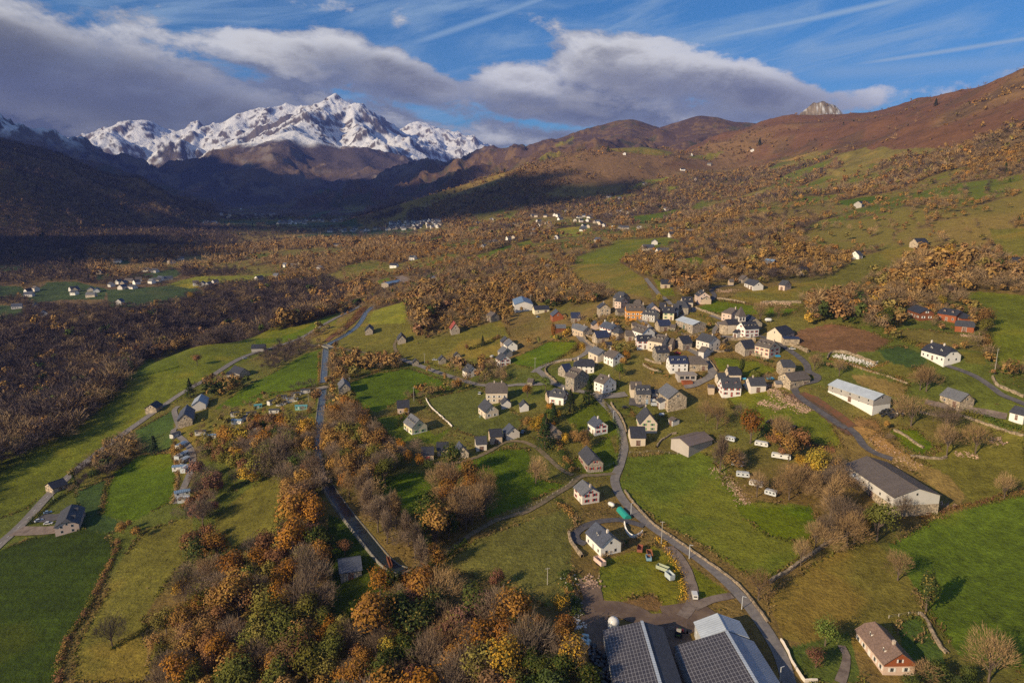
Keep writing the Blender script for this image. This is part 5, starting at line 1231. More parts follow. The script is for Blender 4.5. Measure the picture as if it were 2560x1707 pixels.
# canal
m, N = newmat('canal_water'); geo = N.new('ShaderNodeNewGeometry')
wv = N.noise(geo.outputs['Position'], 1.4, 4, .6, .6); N.bsdf.inputs['Base Color'].default_value = (.018, .028, .034, 1); N.bsdf.inputs['Roughness'].default_value = .07; N.bsdf.inputs['Specular IOR Level'].default_value = .5
bump(N, wv, .10); M_WATER = m
m, N = newmat('canal_water_sky_tint'); geo = N.new('ShaderNodeNewGeometry'); N.bsdf.inputs['Base Color'].default_value = (.085, .115, .140, 1); N.bsdf.inputs['Roughness'].default_value = .22; N.bsdf.inputs['Specular IOR Level'].default_value = .9  # reflected sky put into the base colour for the upper canal
bump(N, N.noise(geo.outputs['Position'], 1.1, 4, .65, .6), .35); M_WATER2 = m
M_CONC = plain((.20, .19, .165), .9, .1, .35, .6)
def canal(parts, w, mat=None):
    P = []
    for s in parts: P += hits(TP(s[0], *s[1:]))
    L = smooth_line(P, 3.0); zz = zat(L[:, 0], L[:, 1]); k = np.ones(9) / 9
    zs = np.convolve(np.pad(zz, 4, 'edge'), k, 'valid') + .45
    ribbon('canal_water', L, w, mat or M_WATER, level=zs, cross=3)
    KEEP.append((L, w / 2 + .6))
    nrm = frames(L)
    for sgn in (-1, 1):
        Q = L + nrm * sgn * (w / 2 + .22); b = MB()
        prof = [(-.4, -1.6), (-.2, .3), (.2, .3), (.7, -1.6)]
        vs = []
        for i in range(len(Q)):
            for (dx_, dz_) in prof: vs.append((Q[i, 0] + nrm[i, 0] * sgn * dx_, Q[i, 1] + nrm[i, 1] * sgn * dx_, zs[i] + dz_))
        idx = np.arange(len(vs)).reshape(-1, 4); fc_ = np.stack([idx[:-1, :-1], idx[:-1, 1:], idx[1:, 1:], idx[1:, :-1]], -1).reshape(-1, 4)
        if sgn > 0: fc_ = fc_[:, ::-1]
        o = fast_mesh('canal_bank', np.array(vs), fc_, M_CONC); o['kind'] = 'structure'
    return L, zs
cA, zA = canal([('F', 1092,452, 1040,495, 1000,540, 972,590, 945,630, 900,675, 820,730, 740,775, 690,800, 655,828, 640,870, 636,940, 630,1020, 624,1100, 620,1165)], 4.8, M_WATER2)
cB, zB = canal([('F', 616,1225, 612,1290, 600,1380, 590,1470, 580,1568), ('B', 382,110, 380,200, 395,290, 420,345)], 4.4, M_WATER2)
cC, zC = canal([('B', 440,365, 480,430, 560,540, 640,640, 720,740, 790,820, 850,872, 905,895)], 5.0)
def deck(label, tile, x1, y1, x2, y2, w, name='footbridge', mat=None, cat='bridge', h=.9, rail=True):
    a = Vector(hit(*T(tile, x1, y1))); b = Vector(hit(*T(tile, x2, y2))); d = b - a; L_ = math.hypot(d.x, d.y); rz = math.atan2(d.y, d.x)
    root = empty(name, (a.x, a.y, max(a.z, b.z)), rz); tag(root, label, cat)
    q = MB(); q.box(0, -w / 2, .35, L_, w / 2, h); q.build('deck', mat or M_CONC, root)
    if rail:
        for s in (-1, 1):
            r = MB(); r.box(0, s * w / 2 - .12, h, L_, s * w / 2 + .12, h + .8); r.build('parapet', mat or M_CONC, root)
    return root
deck('road bridge with low parapets over the canal', 'F', 600,838, 690,852, 6, h=1.0, name='road_bridge')
deck('brick weir walkway crossing the canal below the small red barn', 'F', 590,1215, 640,1222, 9, 'weir', WALL['stone'], 'weir', .8, False)
deck('narrow pipe bridge over the canal at the wood edge', 'B', 418,352, 468,342, 1.6, 'footbridge', M_CONC, 'bridge')
deck('rusty sluice frame standing across the canal outlet', 'B', 808,815, 828,885, 1.0, 'sluice', WALL['wood'], 'sluice', 1.3)
deck('concrete lip closing the lower end of the canal', 'B', 890,912, 950,882, 1.2, 'weir', M_CONC, 'weir', .8, False)
# ------------------------------------------------------------------ trees
m, N = newmat('foliage'); a = N.new('ShaderNodeAttribute', attribute_name='tint'); oi = N.new('ShaderNodeObjectInfo')
k = N.m('MULTIPLY_ADD', oi.outputs['Random'], .5, .75)
cx_ = N.new('ShaderNodeCombineXYZ')
for i in range(3): N.l.new(k, cx_.inputs[i])
N.l.new(N.mix(1.0, a.outputs[0], cx_.outputs[0], 'MULTIPLY'), N.bsdf.inputs['Base Color'])
N.bsdf.inputs['Roughness'].default_value = 1.0; N.bsdf.inputs['Specular IOR Level'].default_value = 0.0
M_LEAF = m
M_BARK = plain((.13, .10, .08), .95, .05, .3, 3.0)
KC = dict(bare=[(.170, .125, .088), (.190, .138, .095), (.145, .110, .080)], tan=[(.265, .175, .085), (.29, .195, .10), (.235, .15, .075)],
          orange=[(.31, .140, .024), (.29, .145, .032), (.27, .115, .026)], gold=[(.42, .255, .035), (.36, .26, .04), (.38, .22, .03)],
          rust=[(.20, .100, .050), (.23, .115, .050), (.18, .105, .055)], olive=[(.150, .135, .030), (.115, .12, .028), (.18, .15, .04)],
          ivy=[(.050, .070, .018), (.065, .080, .022), (.045, .060, .020)], conifer=[(.022, .038, .014), (.030, .046, .016), (.026, .036, .018)],
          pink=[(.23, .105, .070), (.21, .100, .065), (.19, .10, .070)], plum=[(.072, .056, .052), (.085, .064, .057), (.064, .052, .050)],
          brown=[(.26, .150, .050), (.29, .165, .045), (.22, .130, .048)], green=[(.085, .125, .022), (.10, .14, .03), (.07, .11, .025)])
BARE = ('bare', 'tan', 'plum')
def quads(c, nrm, sx, sy, r):
    """small rectangles centred on c, facing nrm, turned at random"""
    n_ = len(c); nrm = nrm / (np.linalg.norm(nrm, axis=1)[:, None] + 1e-9)
    t = r.normal(size=(n_, 3)); t -= (t * nrm).sum(1)[:, None] * nrm; t /= np.linalg.norm(t, axis=1)[:, None] + 1e-9
    b = np.cross(nrm, t); sx = np.reshape(sx, (-1, 1)); sy = np.reshape(sy, (-1, 1))
    v = np.stack([c - t * sx - b * sy * .6, c + t * sx - b * sy, c + t * sx * .7 + b * sy, c - t * sx + b * sy * .8], 1)
    return v.reshape(-1, 3)
def crown(kind, n_, size, seed, shape='round'):
    """unit tree crown: (verts, shade) for a tree 1 high"""
    r = np.random.default_rng(seed)
    if kind == 'conifer':
        h = r.random(n_) ** .75; z = .08 + .9 * h; rad = (1 - h) * .33 * (.55 + .45 * r.random(n_)) + .01
        rad *= 1 + .25 * np.sin(h * 38 + r.random())
        th = r.random(n_) * 2 * np.pi; c = np.stack([np.cos(th) * rad, np.sin(th) * rad, z - rad * .25], 1)
        nrm = np.stack([np.cos(th) * .8, np.sin(th) * .8, np.full(n_, .75)], 1) + r.normal(size=(n_, 3)) * .35
        return quads(c, nrm, size * (.8 + .6 * r.random(n_)), size * .6, r), .75 + .5 * r.random(n_)
    if shape == 'tall': cen, ax = np.array([0, 0, .56]), np.array([.15, .15, .44])
    elif shape == 'bush': cen, ax = np.array([0, 0, .45]), np.array([.62, .62, .5])
    elif kind in BARE: cen, ax = np.array([0, 0, .58]), np.array([.42, .42, .40])
    else: cen, ax = np.array([0, 0, .60]), np.array([.36, .36, .39])
    nl = 13; d = r.normal(size=(nl, 3)); d /= np.linalg.norm(d, axis=1)[:, None]; d[:, 2] = np.where(d[:, 2] < -.5, -d[:, 2] * .4, d[:, 2])
    lob = cen + d * ax * (.45 + .38 * r.random((nl, 1))); lr = (.30 + .26 * r.random(nl))
    li = r.integers(0, nl, n_); q = r.normal(size=(n_, 3)); q /= np.linalg.norm(q, axis=1)[:, None]
    rr = (.45 + .62 * r.random(n_) ** .6)[:, None]
    c = lob[li] + q * ax * lr[li][:, None] * rr * 1.25
    out_n = (c - cen) / ax
    if kind in BARE:
        # twigs: long slivers that fan outwards and upwards
        dirn = out_n + np.array([0, 0, .9]) + r.normal(size=(n_, 3)) * .45; dirn /= np.linalg.norm(dirn, axis=1)[:, None]
        s_ = np.cross(dirn, r.normal(size=(n_, 3))); s_ /= np.linalg.norm(s_, axis=1)[:, None]
        L_ = (size * 2.3 * (.6 + .8 * r.random(n_)))[:, None]; w = size * .085
        v = np.stack([c - s_ * w, c + s_ * w, c + dirn * L_ + s_ * w * .25, c + dirn * L_ - s_ * w * .25], 1).reshape(-1, 3)
        return v, .7 + .6 * r.random(n_)
    nrm = q * .8 + out_n * .6 + np.array([0, 0, .25]) + r.normal(size=(n_, 3)) * .45
    sh = (.62 + .55 * r.random(nl))[li] * (.8 + .4 * r.random(n_))
    return quads(c, nrm, size * (.7 + .6 * r.random(n_)), size * (.5 + .4 * r.random(n_)), r), sh
def limbs(seed, shape='round', n_=9):
    r = random.Random(seed); b = MB(); b.tube((0, 0, -.08), (0.01, 0, .30), .026, .018, 5, cap=False)
    for i in range(n_):
        t = 2 * math.pi * (i + r.random() * .6) / n_; sp = (.30 if shape == 'round' else .13) * r.uniform(.5, 1); z0 = r.uniform(.18, .42)
        m1 = (math.cos(t) * sp * .45, math.sin(t) * sp * .45, z0 + r.uniform(.14, .22)); e_ = (math.cos(t) * sp, math.sin(t) * sp, min(.96, m1[2] + r.uniform(.2, .36)))
        b.tube((0, 0, z0), m1, .013, .009, 4, cap=False); b.tube(m1, e_, .009, .003, 3, cap=False)
        e2 = (math.cos(t + .6) * sp * .9, math.sin(t + .6) * sp * .9, min(.95, m1[2] + r.uniform(.1, .25))); b.tube(m1, e2, .007, .002, 3, cap=False)
    b.tube((0.01, 0, .30), (0, 0, .8), .016, .004, 4, cap=False)
    return b
def fc(n_): return np.arange(n_ * 4, dtype=np.int32).reshape(-1, 4)
_ck = {}
def crown_mesh(kind, var, shape):
    k = (kind, var, shape)
    if k not in _ck:
        n_ = {'conifer': 1200}.get(kind, 1500 if kind in BARE else 1500); size = .022 if kind == 'conifer' else (.045 if kind in BARE else .021)
        if shape == 'bush': size *= 1.5; n_ = int(n_ * .6)
        v, sh = crown(kind, n_, size, 100 + var * 7 + sum(map(ord, kind)), shape)
        rr_ = np.random.default_rng(var); base_ = np.array(KC[kind][var % 3]); col_ = base_[None] * sh[:, None]
        if kind not in BARE and kind != 'conifer':      # a few leaves of another shade
            alt = np.array(KC['rust' if kind in ('orange', 'rust', 'brown') else 'olive'][var % 3]); mk = rr_.random(len(sh)) < .18; col_[mk] = alt * sh[mk, None]
        o = fast_mesh('crown', v, fc(n_), M_LEAF, link=False); setcol(o.data, np.repeat(col_, 4, 0)); _ck[k] = o.data
    return _ck[k]
_tk = {}
def trunk_mesh(var, shape):
    k = (var, shape)
    if k not in _tk: _tk[k] = limbs(var, shape).mesh('trunk', [M_BARK])
    return _tk[k]
KNAME = dict(bare='bare grey-brown', tan='bare pale tan', orange='orange-leaved', gold='golden yellow', rust='rust-brown', olive='olive green', ivy='dark ivy-green', conifer='dark green conifer', pink='reddish pink', plum='dark bare', brown='brown-leaved', green='bright green')
def tree_thing(x, y, h, kind, label, group=None, shape='round', name=None):
    var = random.randint(0, 4); z = float(zat(x, y))
    nm = name or ('conifer_tree' if kind == 'conifer' else ('bare_tree' if kind in BARE else ('shrub' if shape == 'bush' else 'autumn_tree')))
    root = empty(nm, (x, y, z), random.random() * 6.28); w = random.uniform(.9, 1.12); root.scale = (h * w, h * w, h)
    tag(root, label, 'shrub' if shape == 'bush' else 'tree', group)
    if shape != 'bush' or kind in BARE: inst('trunk', trunk_mesh(var, 'tall' if (shape == 'tall' or kind == 'conifer') else 'round'), root)
    inst('crown', crown_mesh(kind, var, shape), root)
    return root
# -- single trees one can point at: crop, foot of the trunk, height, kind
SINGLES = []
def ST(label, tile, x, y, h, kind, shape='round'):
    p = hit(*T(tile, x, y)); tree_thing(p[0], p[1], h * (1.18 if tile in 'DIKGHJ' else 1.0), kind, label, None, shape); SINGLES.append((p[0], p[1]))
ST('great orange tree standing above the parked caravans', 'K', 1200, 905, 17, 'orange')
ST('tall garden spruce between the lane and the long slate house', 'J', 1075, 615, 15, 'conifer')
ST('second garden spruce beside the shuttered white front', 'J', 815, 735, 13, 'conifer')
ST('narrow spruce in front of the brown-roofed house', 'J', 460, 1235, 18, 'conifer')
ST('golden tree leaning on the narrow spruce', 'J', 370, 1110, 13, 'gold')
ST('slim dark conifer under the red-shuttered house', 'J', 582, 880, 11, 'conifer', 'tall')
ST('round green tree at the road junction below the guest house', 'G', 472, 1545, 9, 'green')
ST('green fir on the lawn behind the white painted house', 'G', 1505, 1375, 9, 'green')
ST('small orange tree by the lower road junction', 'J', 215, 520, 8, 'orange')
ST('dark brown conifer on the wall line of the big right meadow', 'D', 968, 1130, 13, 'ivy', 'tall')
ST('rounded bright green tree on the lawn of the long brown house', 'D', 350, 1340, 9, 'green')
ST('small pink-leaved garden tree on the lower lawn', 'D', 292, 1475, 7, 'pink')
ST('bushy bare tree with long shadow at the meadow corner', 'D', 795, 940, 10, 'tan')
ST('round rust-brown tree alone on the bank meadow', 'E', 1812, 1005, 12, 'rust')
ST('round yellow-green tree at the gorge edge', 'E', 1278, 955, 8, 'gold')
ST('bright orange pointed tree on the gorge edge', 'E', 825, 1190, 12, 'orange', 'tall')
ST('golden tree glowing on the terrace rim', 'E', 1758, 410, 14, 'gold')
ST('big dark spruce beside the main road', 'E', 1748, 1300, 17, 'conifer')
ST('dark conifer below the gorge-edge blue roof', 'F', 780, 435, 16, 'conifer')
ST('small lone conifer in the sloping meadow', 'F', 2082, 828, 10, 'conifer')
ST('large orange tree beside the canal barn', 'F', 900, 1500, 15, 'orange')
ST('deep red-brown bush tree beside the little hut', 'F', 1935, 870, 6, 'rust')
ST('yellow tree in the garden below the beige corner house', 'F', 1380, 1455, 5, 'gold')
ST('bright yellow tree in the mobile-home park', 'A', 1378, 45, 7, 'gold')
ST('leafless tree with a dark forked trunk in the lower left meadow', 'A', 690, 1350, 13, 'plum')
ST('solitary pink-brown bush in the rough pasture', 'B', 1470, 990, 9, 'pink')
ST('rust tree in front of the canal-side slate roof', 'B', 545, 790, 8, 'rust')
ST('tall bare tree on the green slope by the gravel track', 'C', 145, 345, 14, 'tan')
ST('bare round tree beside the lower bend of the lane', 'C', 1508, 1060, 11, 'tan')
ST('copper tree in front of the dark red shed', 'G', 580, 855, 13, 'orange', 'tall')
ST('bright yellow tree at the top lane of the village', 'H', 268, 320, 7, 'gold')
ST('slim dark cypress beside the peach cottage', 'K', 1105, 185, 11, 'ivy', 'tall')
ST('first tall bare tree in the pasture right of the church', 'H', 1680, 575, 12, 'tan')
ST('spreading bare tree in the pasture under the bracken', 'H', 1930, 540, 9, 'tan')
ST('round golden bush above the orange chalet', 'I', 1370, 448, 8, 'gold')
ST('rust tree at the right of the chalets', 'I', 1750, 640, 13, 'brown')
ST('yellow-brown tree below the rust tree by the chalets', 'I', 1755, 690, 10, 'olive')
ST('dark ivy-covered tree at the edge of the bracken slope', 'I', 880, 650, 14, 'ivy')
ST('green round tree above the chalets', 'I', 1860, 130, 10, 'green')
ST('spreading bare tree behind the white metal barn', 'I', 1240, 1180, 13, 'tan')
ST('twin bare tree left of the spreading one', 'I', 1185, 1170, 12, 'tan')
ST('small leafless tree on the tan verge', 'I', 480, 1045, 9, 'tan')
ST('leafless tree beside the village wall with pale trunk', 'I', 262, 1000, 9, 'tan')
ST('tall bare tree below the bales of the metal barn', 'I', 1105, 1480, 15, 'tan')
ST('tall bare tree with broad crown in the terraced pasture', 'I', 1400, 1545, 14, 'bare')
ST('slender bare tree on the terraced pasture', 'D', 1095, 175, 14, 'tan')
ST('second slender bare tree, right of the first, on the terraced pasture', 'D', 1270, 165, 14, 'tan')
ST('bare tree with long shadow at the right field corner', 'D', 1445, 440, 10, 'tan')
ST('ivy-trunked bare tree above the corner of the two meadows', 'D', 665, 700, 15, 'olive')
ST('bright olive tree beside the ivy-trunked one', 'D', 580, 680, 9, 'gold')
ST('tall bare tree left of the huge white barn', 'D', 380, 560, 17, 'tan', 'tall')
ST('bare tree rising in front of the barn corner', 'D', 815, 560, 10, 'bare')
ST('pale bare tree on the field wall', 'D', 290, 745, 10, 'tan')
ST('lowest pale bare tree on the field wall', 'D', 200, 850, 9, 'tan')
ST('yellow bush tree in the hedge behind the caravans', 'D', 290, 320, 9, 'gold')
ST('leafless orchard tree below the big tan barn', 'K', 715, 665, 10, 'tan')
ST('leafless tree with crossing shadows above the farm shed', 'K', 838, 750, 12, 'tan')
ST('large spreading bare tree right of the great orange tree', 'K', 1530, 950, 15, 'tan')
ST('lone leafless tree beside the white caravan', 'K', 1272, 1490, 10, 'tan')
ST('bare tree with low fork near the lowest caravan', 'K', 1620, 1520, 13, 'tan')
ST('tall thin bare tree at the corner of the big field', 'K', 870, 1225, 18, 'bare', 'tall')
ST('thorny dark clump of conifers high on the fern ridge', 'O', 1288, 358, 24, 'conifer', 'bush')
ST('black conifer clump on the crest of the brown dome hill', 'N', 855, 572, 26, 'conifer', 'bush')
ST('dark conifer group below the fern ridge', 'N', 2205, 515, 30, 'conifer', 'bush')
ST('huge bare tree with broad twiggy crown beside the deep green field', 'B', 1240, 560, 15, 'tan')
ST('pale bare tree at the bottom right corner', 'D', 1350, 1560, 14, 'tan')
ST('golden shrub tree at the left edge of the farmyard', 'C', 300, 1150, 8, 'gold')
ST('leafless birch at the left edge of the farmyard wood', 'C', 85, 1400, 14, 'tan', 'tall')
ST('rusty orange round tree above the golden one by the silage heap', 'C', 320, 1330, 11, 'orange')
ST('large golden-yellow tree at the foot of the silage bales', 'C', 380, 1540, 14, 'gold')
# -- woods: outline, spacing, height, kinds with weights, kept apart from the open ground
WOODS = [
 ('in the autumn wood at the bottom left', 6.6, 12, dict(orange=3.6, brown=4.5, rust=2.5, olive=5, bare=6, gold=2.0, ivy=2.5, pink=.5, tan=1.5), 'S', 340,1600, 350,1470, 400,1380, 395,1320, 450,1270, 520,1290, 640,1240, 690,1150, 735,1190, 752,1290, 765,1410, 815,1440, 850,1400, 905,1345, 960,1325, 1020,1375, 1100,1395, 1180,1395, 1270,1420, 1320,1500, 1390,1640, 800,1640),
 ('in the reddish wood strip left of the olive field', 6.5, 11, dict(pink=5, rust=4, bare=3, orange=2, plum=2), 'S', 430,1100, 480,1060, 520,1090, 500,1160, 490,1230, 500,1270, 440,1265, 425,1200),
 ('in the wood between mobile homes and canal', 6.5, 11, dict(brown=5, bare=4, orange=2, olive=3, rust=3, gold=.7, ivy=1), 'S', 440,1020, 520,975, 600,960, 700,975, 728,985, 735,1110, 715,1180, 660,1190, 650,1090, 560,1100, 500,1060, 460,1050),
 ('in the bare grove on the right bank of the canal', 6.5, 12, dict(bare=5, tan=3, orange=1, olive=1.5, brown=2), 'S', 742,960, 800,925, 850,960, 860,1000, 920,1050, 880,1100, 800,1080, 762,1050),
 ('in the row of tall bare trees along the canal', 5.2, 13, dict(tan=6, bare=3, brown=1, orange=.8), 'S', 765,1070, 800,1065, 850,1110, 935,1210, 985,1290, 940,1310, 880,1250, 820,1170),
 ('in the tall bare copse between the two green slopes', 6.0, 13, dict(tan=5, bare=3, ivy=1.5, brown=1, orange=1), 'S', 1000,1110, 1060,1085, 1110,1110, 1125,1170, 1060,1230, 1000,1290, 965,1260, 960,1200),
 ('in the scrub behind the row of small houses', 6.5, 9, dict(bare=4, brown=3, ivy=2, orange=1), 'S', 860,1010, 960,1020, 990,1070, 1060,1060, 1070,1090, 980,1100, 900,1060),
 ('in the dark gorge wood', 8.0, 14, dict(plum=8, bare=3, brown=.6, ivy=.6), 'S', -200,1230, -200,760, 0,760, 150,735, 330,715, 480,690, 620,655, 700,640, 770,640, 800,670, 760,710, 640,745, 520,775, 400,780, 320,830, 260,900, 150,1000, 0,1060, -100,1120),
 ('on the autumn-coloured rim of the gorge', 8.0, 13, dict(brown=5, tan=4, orange=2.5, rust=2, bare=2, olive=1.5), 'S', 0,1040, 100,970, 200,880, 260,800, 330,795, 430,775, 520,750, 640,730, 740,680, 800,640, 870,640, 860,665, 800,690, 760,715, 700,740, 600,760, 430,795, 310,850, 260,920, 150,1000, 0,1070),
 ('in the rust-coloured copse beyond the canal meadow', 7.0, 13, dict(rust=5, brown=4, bare=3, ivy=1.2, pink=1), 'F', 1370,420, 1470,290, 1600,260, 1760,440, 1680,520, 1560,640, 1530,860, 1400,700, 1450,600),
 ('in the hedge wood below the hut road', 6.0, 9, dict(brown=5, rust=3, ivy=2.5, bare=2, orange=1), 'F', 680,960, 820,900, 960,900, 1130,890, 1300,900, 1350,960, 1340,1010, 1150,1010, 900,1020, 720,1010),
 ('in the hedge along the main road', 6.0, 8, dict(brown=4, bare=3, ivy=2, olive=2), 'E', 1900,1110, 2050,1080, 2120,1140, 2350,1120, 2350,1170, 2160,1215, 2000,1265, 1900,1290, 1860,1230),
 ('in the copse beside the main road bend', 6.0, 9, dict(olive=4, brown=3, bare=3, ivy=1), 'A', 560,190, 700,60, 800,50, 980,80, 1000,110, 820,170, 700,190, 640,260, 620,380, 600,470, 580,570, 530,560, 540,400, 580,280),
 ('around the sunken barn', 6.0, 7, dict(ivy=4, bare=3, olive=2), 'A', 120,420, 200,330, 290,280, 420,240, 460,290, 300,330, 240,400, 200,470),
 ('in the big hedge between dark and olive fields', 5.5, 6, dict(ivy=3, olive=3, bare=3, brown=3), 'A', 690,600, 780,570, 900,600, 1050,540, 1180,490, 1190,520, 1060,570, 900,620, 800,660, 740,700),
 ('in the wild hedge right of the canal cottage', 6.2, 11, dict(orange=3, brown=3, bare=4, ivy=2, olive=2), 'B', 630,960, 700,920, 760,960, 850,940, 940,900, 1080,890, 1160,950, 1130,1000, 900,1010, 830,1100, 700,1200, 640,1150),
 ('in the leafless wood left of the huge white barn', 6.0, 12, dict(tan=5, bare=4, pink=.6, brown=1, gold=.5), 'D', 350,180, 430,190, 480,330, 560,400, 660,470, 600,560, 560,640, 480,680, 380,740, 340,640, 350,480, 330,330),
 ('behind the caravans', 6.5, 9, dict(brown=4, gold=1, bare=3, rust=2), 'D', 0,20, 120,10, 180,100, 280,160, 330,260, 300,340, 220,310, 160,200, 60,140),
 ('in the copse above the farm shed corner', 6.5, 11, dict(bare=5, tan=4, brown=2), 'K', 900,1000, 1000,900, 1090,950, 1110,1060, 1080,1200, 950,1180, 900,1120),
 ('in the ivy copse under the white houses', 6.0, 10, dict(olive=3, ivy=2, bare=4, tan=2), 'K', 830,350, 1000,340, 1200,370, 1300,480, 1280,600, 1100,570, 950,480, 850,420),
 ('at the lower end of the caravan park', 7.5, 11, dict(tan=6, bare=3, brown=2), 'K', 1480,1300, 1829,1180, 1900,1400, 1829,1568, 1560,1568),
 ('in the autumn shrubbery at the bottom right corner', 6.0, 8, dict(brown=4, orange=3, olive=2, tan=2, ivy=1), 'D', 720,1480, 880,1430, 1000,1400, 1120,1400, 1250,1440, 1330,1600, 720,1640),
 ('around the white metal barn', 5.5, 6, dict(brown=4, olive=3, bare=3), 'I', 380,1130, 460,1220, 560,1290, 700,1330, 780,1400, 860,1430, 1000,1480, 960,1568, 820,1568, 660,1460, 520,1370, 400,1290, 270,1200),
 ('on the scrub slope above the church pasture', 6.5, 10, dict(brown=5, orange=2, rust=3, bare=5, gold=.4, olive=1.6, ivy=.8, tan=2), 'I', 150,640, 200,430, 160,380, 280,260, 420,250, 560,260, 640,330, 700,400, 900,300, 1000,340, 1080,420, 1060,540, 980,600, 1000,680, 900,700, 700,640, 420,580),
 ('in the wood above the chalets', 7.0, 11, dict(brown=4, orange=1.5, bare=5, rust=2, gold=.3, olive=1.6, tan=2), 'I', 700,330, 1000,60, 1200,-60, 1500,-60, 1800,60, 1900,180, 2050,240, 1900,300, 1600,310, 1400,260, 1340,340, 1200,400, 1000,330),
 ('in the scrub wood above the village', 7.5, 10, dict(brown=5, rust=4, bare=5, ivy=1.3, orange=1.2, olive=1), 'G', -100,150, 300,60, 700,60, 1100,70, 1400,150, 1400,190, 1100,270, 800,290, 560,340, 260,340, 250,200, 0,200),
 ('in the brown wood at the top of the village', 7.0, 11, dict(brown=6, rust=3, bare=3, orange=1.5), 'H', 440,120, 500,-60, 900,-60, 1000,60, 960,110, 850,120, 740,210, 560,215),
 ('in the village gardens by the lane', 6.0, 7, dict(brown=4, orange=2.5, bare=3, olive=3, gold=1, green=1), 'J', 0,700, 100,700, 330,800, 620,620, 760,760, 900,830, 860,960, 1000,1000, 1330,1060, 1100,1180, 800,1160, 560,1180, 400,1150, 200,950, 0,900),
 ('in the hairpin garden of the village', 6.5, 7, dict(green=2, olive=4, gold=2, brown=2, ivy=2), 'G', 500,780, 640,740, 780,650, 850,680, 920,800, 900,870, 700,860, 520,900, 300,930, 100,930, 100,850, 300,830),
 ('in the gardens around the knoll cluster', 6.5, 7, dict(olive=3, brown=3, ivy=3, gold=1.5), 'F', 2080,880, 2140,800, 2230,740, 2260,800, 2200,880, 2220,950, 2150,990, 2080,950),
 ('over the hidden stretch of the canal', 4.6, 11, dict(bare=4, brown=4, orange=1, olive=1), 'S', 700,1000, 722,985, 745,985, 775,1010, 775,1075, 765,1110, 725,1110, 700,1060),
 ('among the mobile homes', 9.5, 5.5, dict(bare=3, brown=3, tan=2, olive=2, gold=.4), 'S', 400,990, 450,942, 520,935, 600,905, 720,895, 728,945, 660,962, 600,960, 590,1000, 500,1020, 445,1030, 440,1150, 425,1168, 402,1150, 405,1080),
 ('between the village houses', 6.5, 6, dict(brown=3, olive=3, green=1.5, bare=3, orange=1), 'G', 700,500, 1000,500, 1200,500, 1700,560, 1960,720, 1960,960, 1700,960, 1600,1100, 1500,1300, 1300,1170, 1000,1080, 1200,880, 1500,850, 1200,740, 800,600),
 ('between the upper village houses', 6.5, 6, dict(brown=3, olive=3, bare=3), 'H', 1000,600, 700,700, 350,680, 600,830, 900,1130, 1200,1200, 1600,1200, 1900,1350, 1600,1420, 1300,1000, 1200,900),
]
OPEN = [ground_poly('G', -60,540, 500,420, 800,380, 1150,330, 1400,230, 1500,100, 1700,150, 2000,150, 2352,60, 2352,1568, -60,1568),
        ground_poly('H', 0,100, 450,100, 780,60, 1080,60, 1150,80, 1720,60, 2352,-30, 2352,1568, 0,1568),
        ground_poly('N', 600,1180, 760,1180, 900,1200, 820,1260, 600,1260), ground_poly('N', 150,1130, 460,1120, 440,1190, 200,1200),
        ground_poly('E', 250,240, 500,240, 1000,270, 1560,190, 1700,190, 1700,230, 1300,300, 1000,470, 250,440)]
treepts = []   # x, y, h, kind, label-place, rank
def sample_area(P, sp):
    x0, y0 = P.min(0); x1, y1 = P.max(0)
    gx, gy = np.meshgrid(np.arange(x0, x1, sp), np.arange(y0, y1, sp)); gx = gx.ravel(); gy = gy.ravel()
    gx = gx + rng.uniform(-.45, .45, gx.shape) * sp; gy = gy + rng.uniform(-.45, .45, gy.shape) * sp
    k = in_poly(gx, gy, P); return gx[k], gy[k]
def clear_mask(x, y, pad=2.0, roads=True):
    ok = np.ones(len(x), bool)
    for bx, by, br in BUILT: ok &= (x - bx) ** 2 + (y - by) ** 2 > (br + pad) ** 2
    if roads:
        for L_, hw in KEEP:
            L_ = L_[::2] if len(L_) > 30 else L_
            b = (x > L_[:, 0].min() - 9) & (x < L_[:, 0].max() + 9) & (y > L_[:, 1].min() - 9) & (y < L_[:, 1].max() + 9) & ok
            i = np.nonzero(b)[0]
            if len(i) == 0: continue
            for c0 in range(0, len(i), 4000):
                j = i[c0:c0 + 4000]; d2_ = ((x[j, None] - L_[None, :, 0]) ** 2 + (y[j, None] - L_[None, :, 1]) ** 2).min(1)
                ok[j[d2_ < (hw + 1.6) ** 2]] = False
    return ok
def occluding(x, y, h):
    """trees that would stand between the camera and a house wall a few metres behind them"""
    bad = np.zeros(len(x), bool)
    for bx, by, br in BUILT:
        d = math.hypot(bx, by)
        if d > 700: continue
        t = (x * bx + y * by) / d; s = np.abs(x * by - y * bx) / d
        bad |= (t < d) & (d - t < br + 1.6 * h) & (s < br * .8)
    return bad
field_masks = [P for c, P in polys]
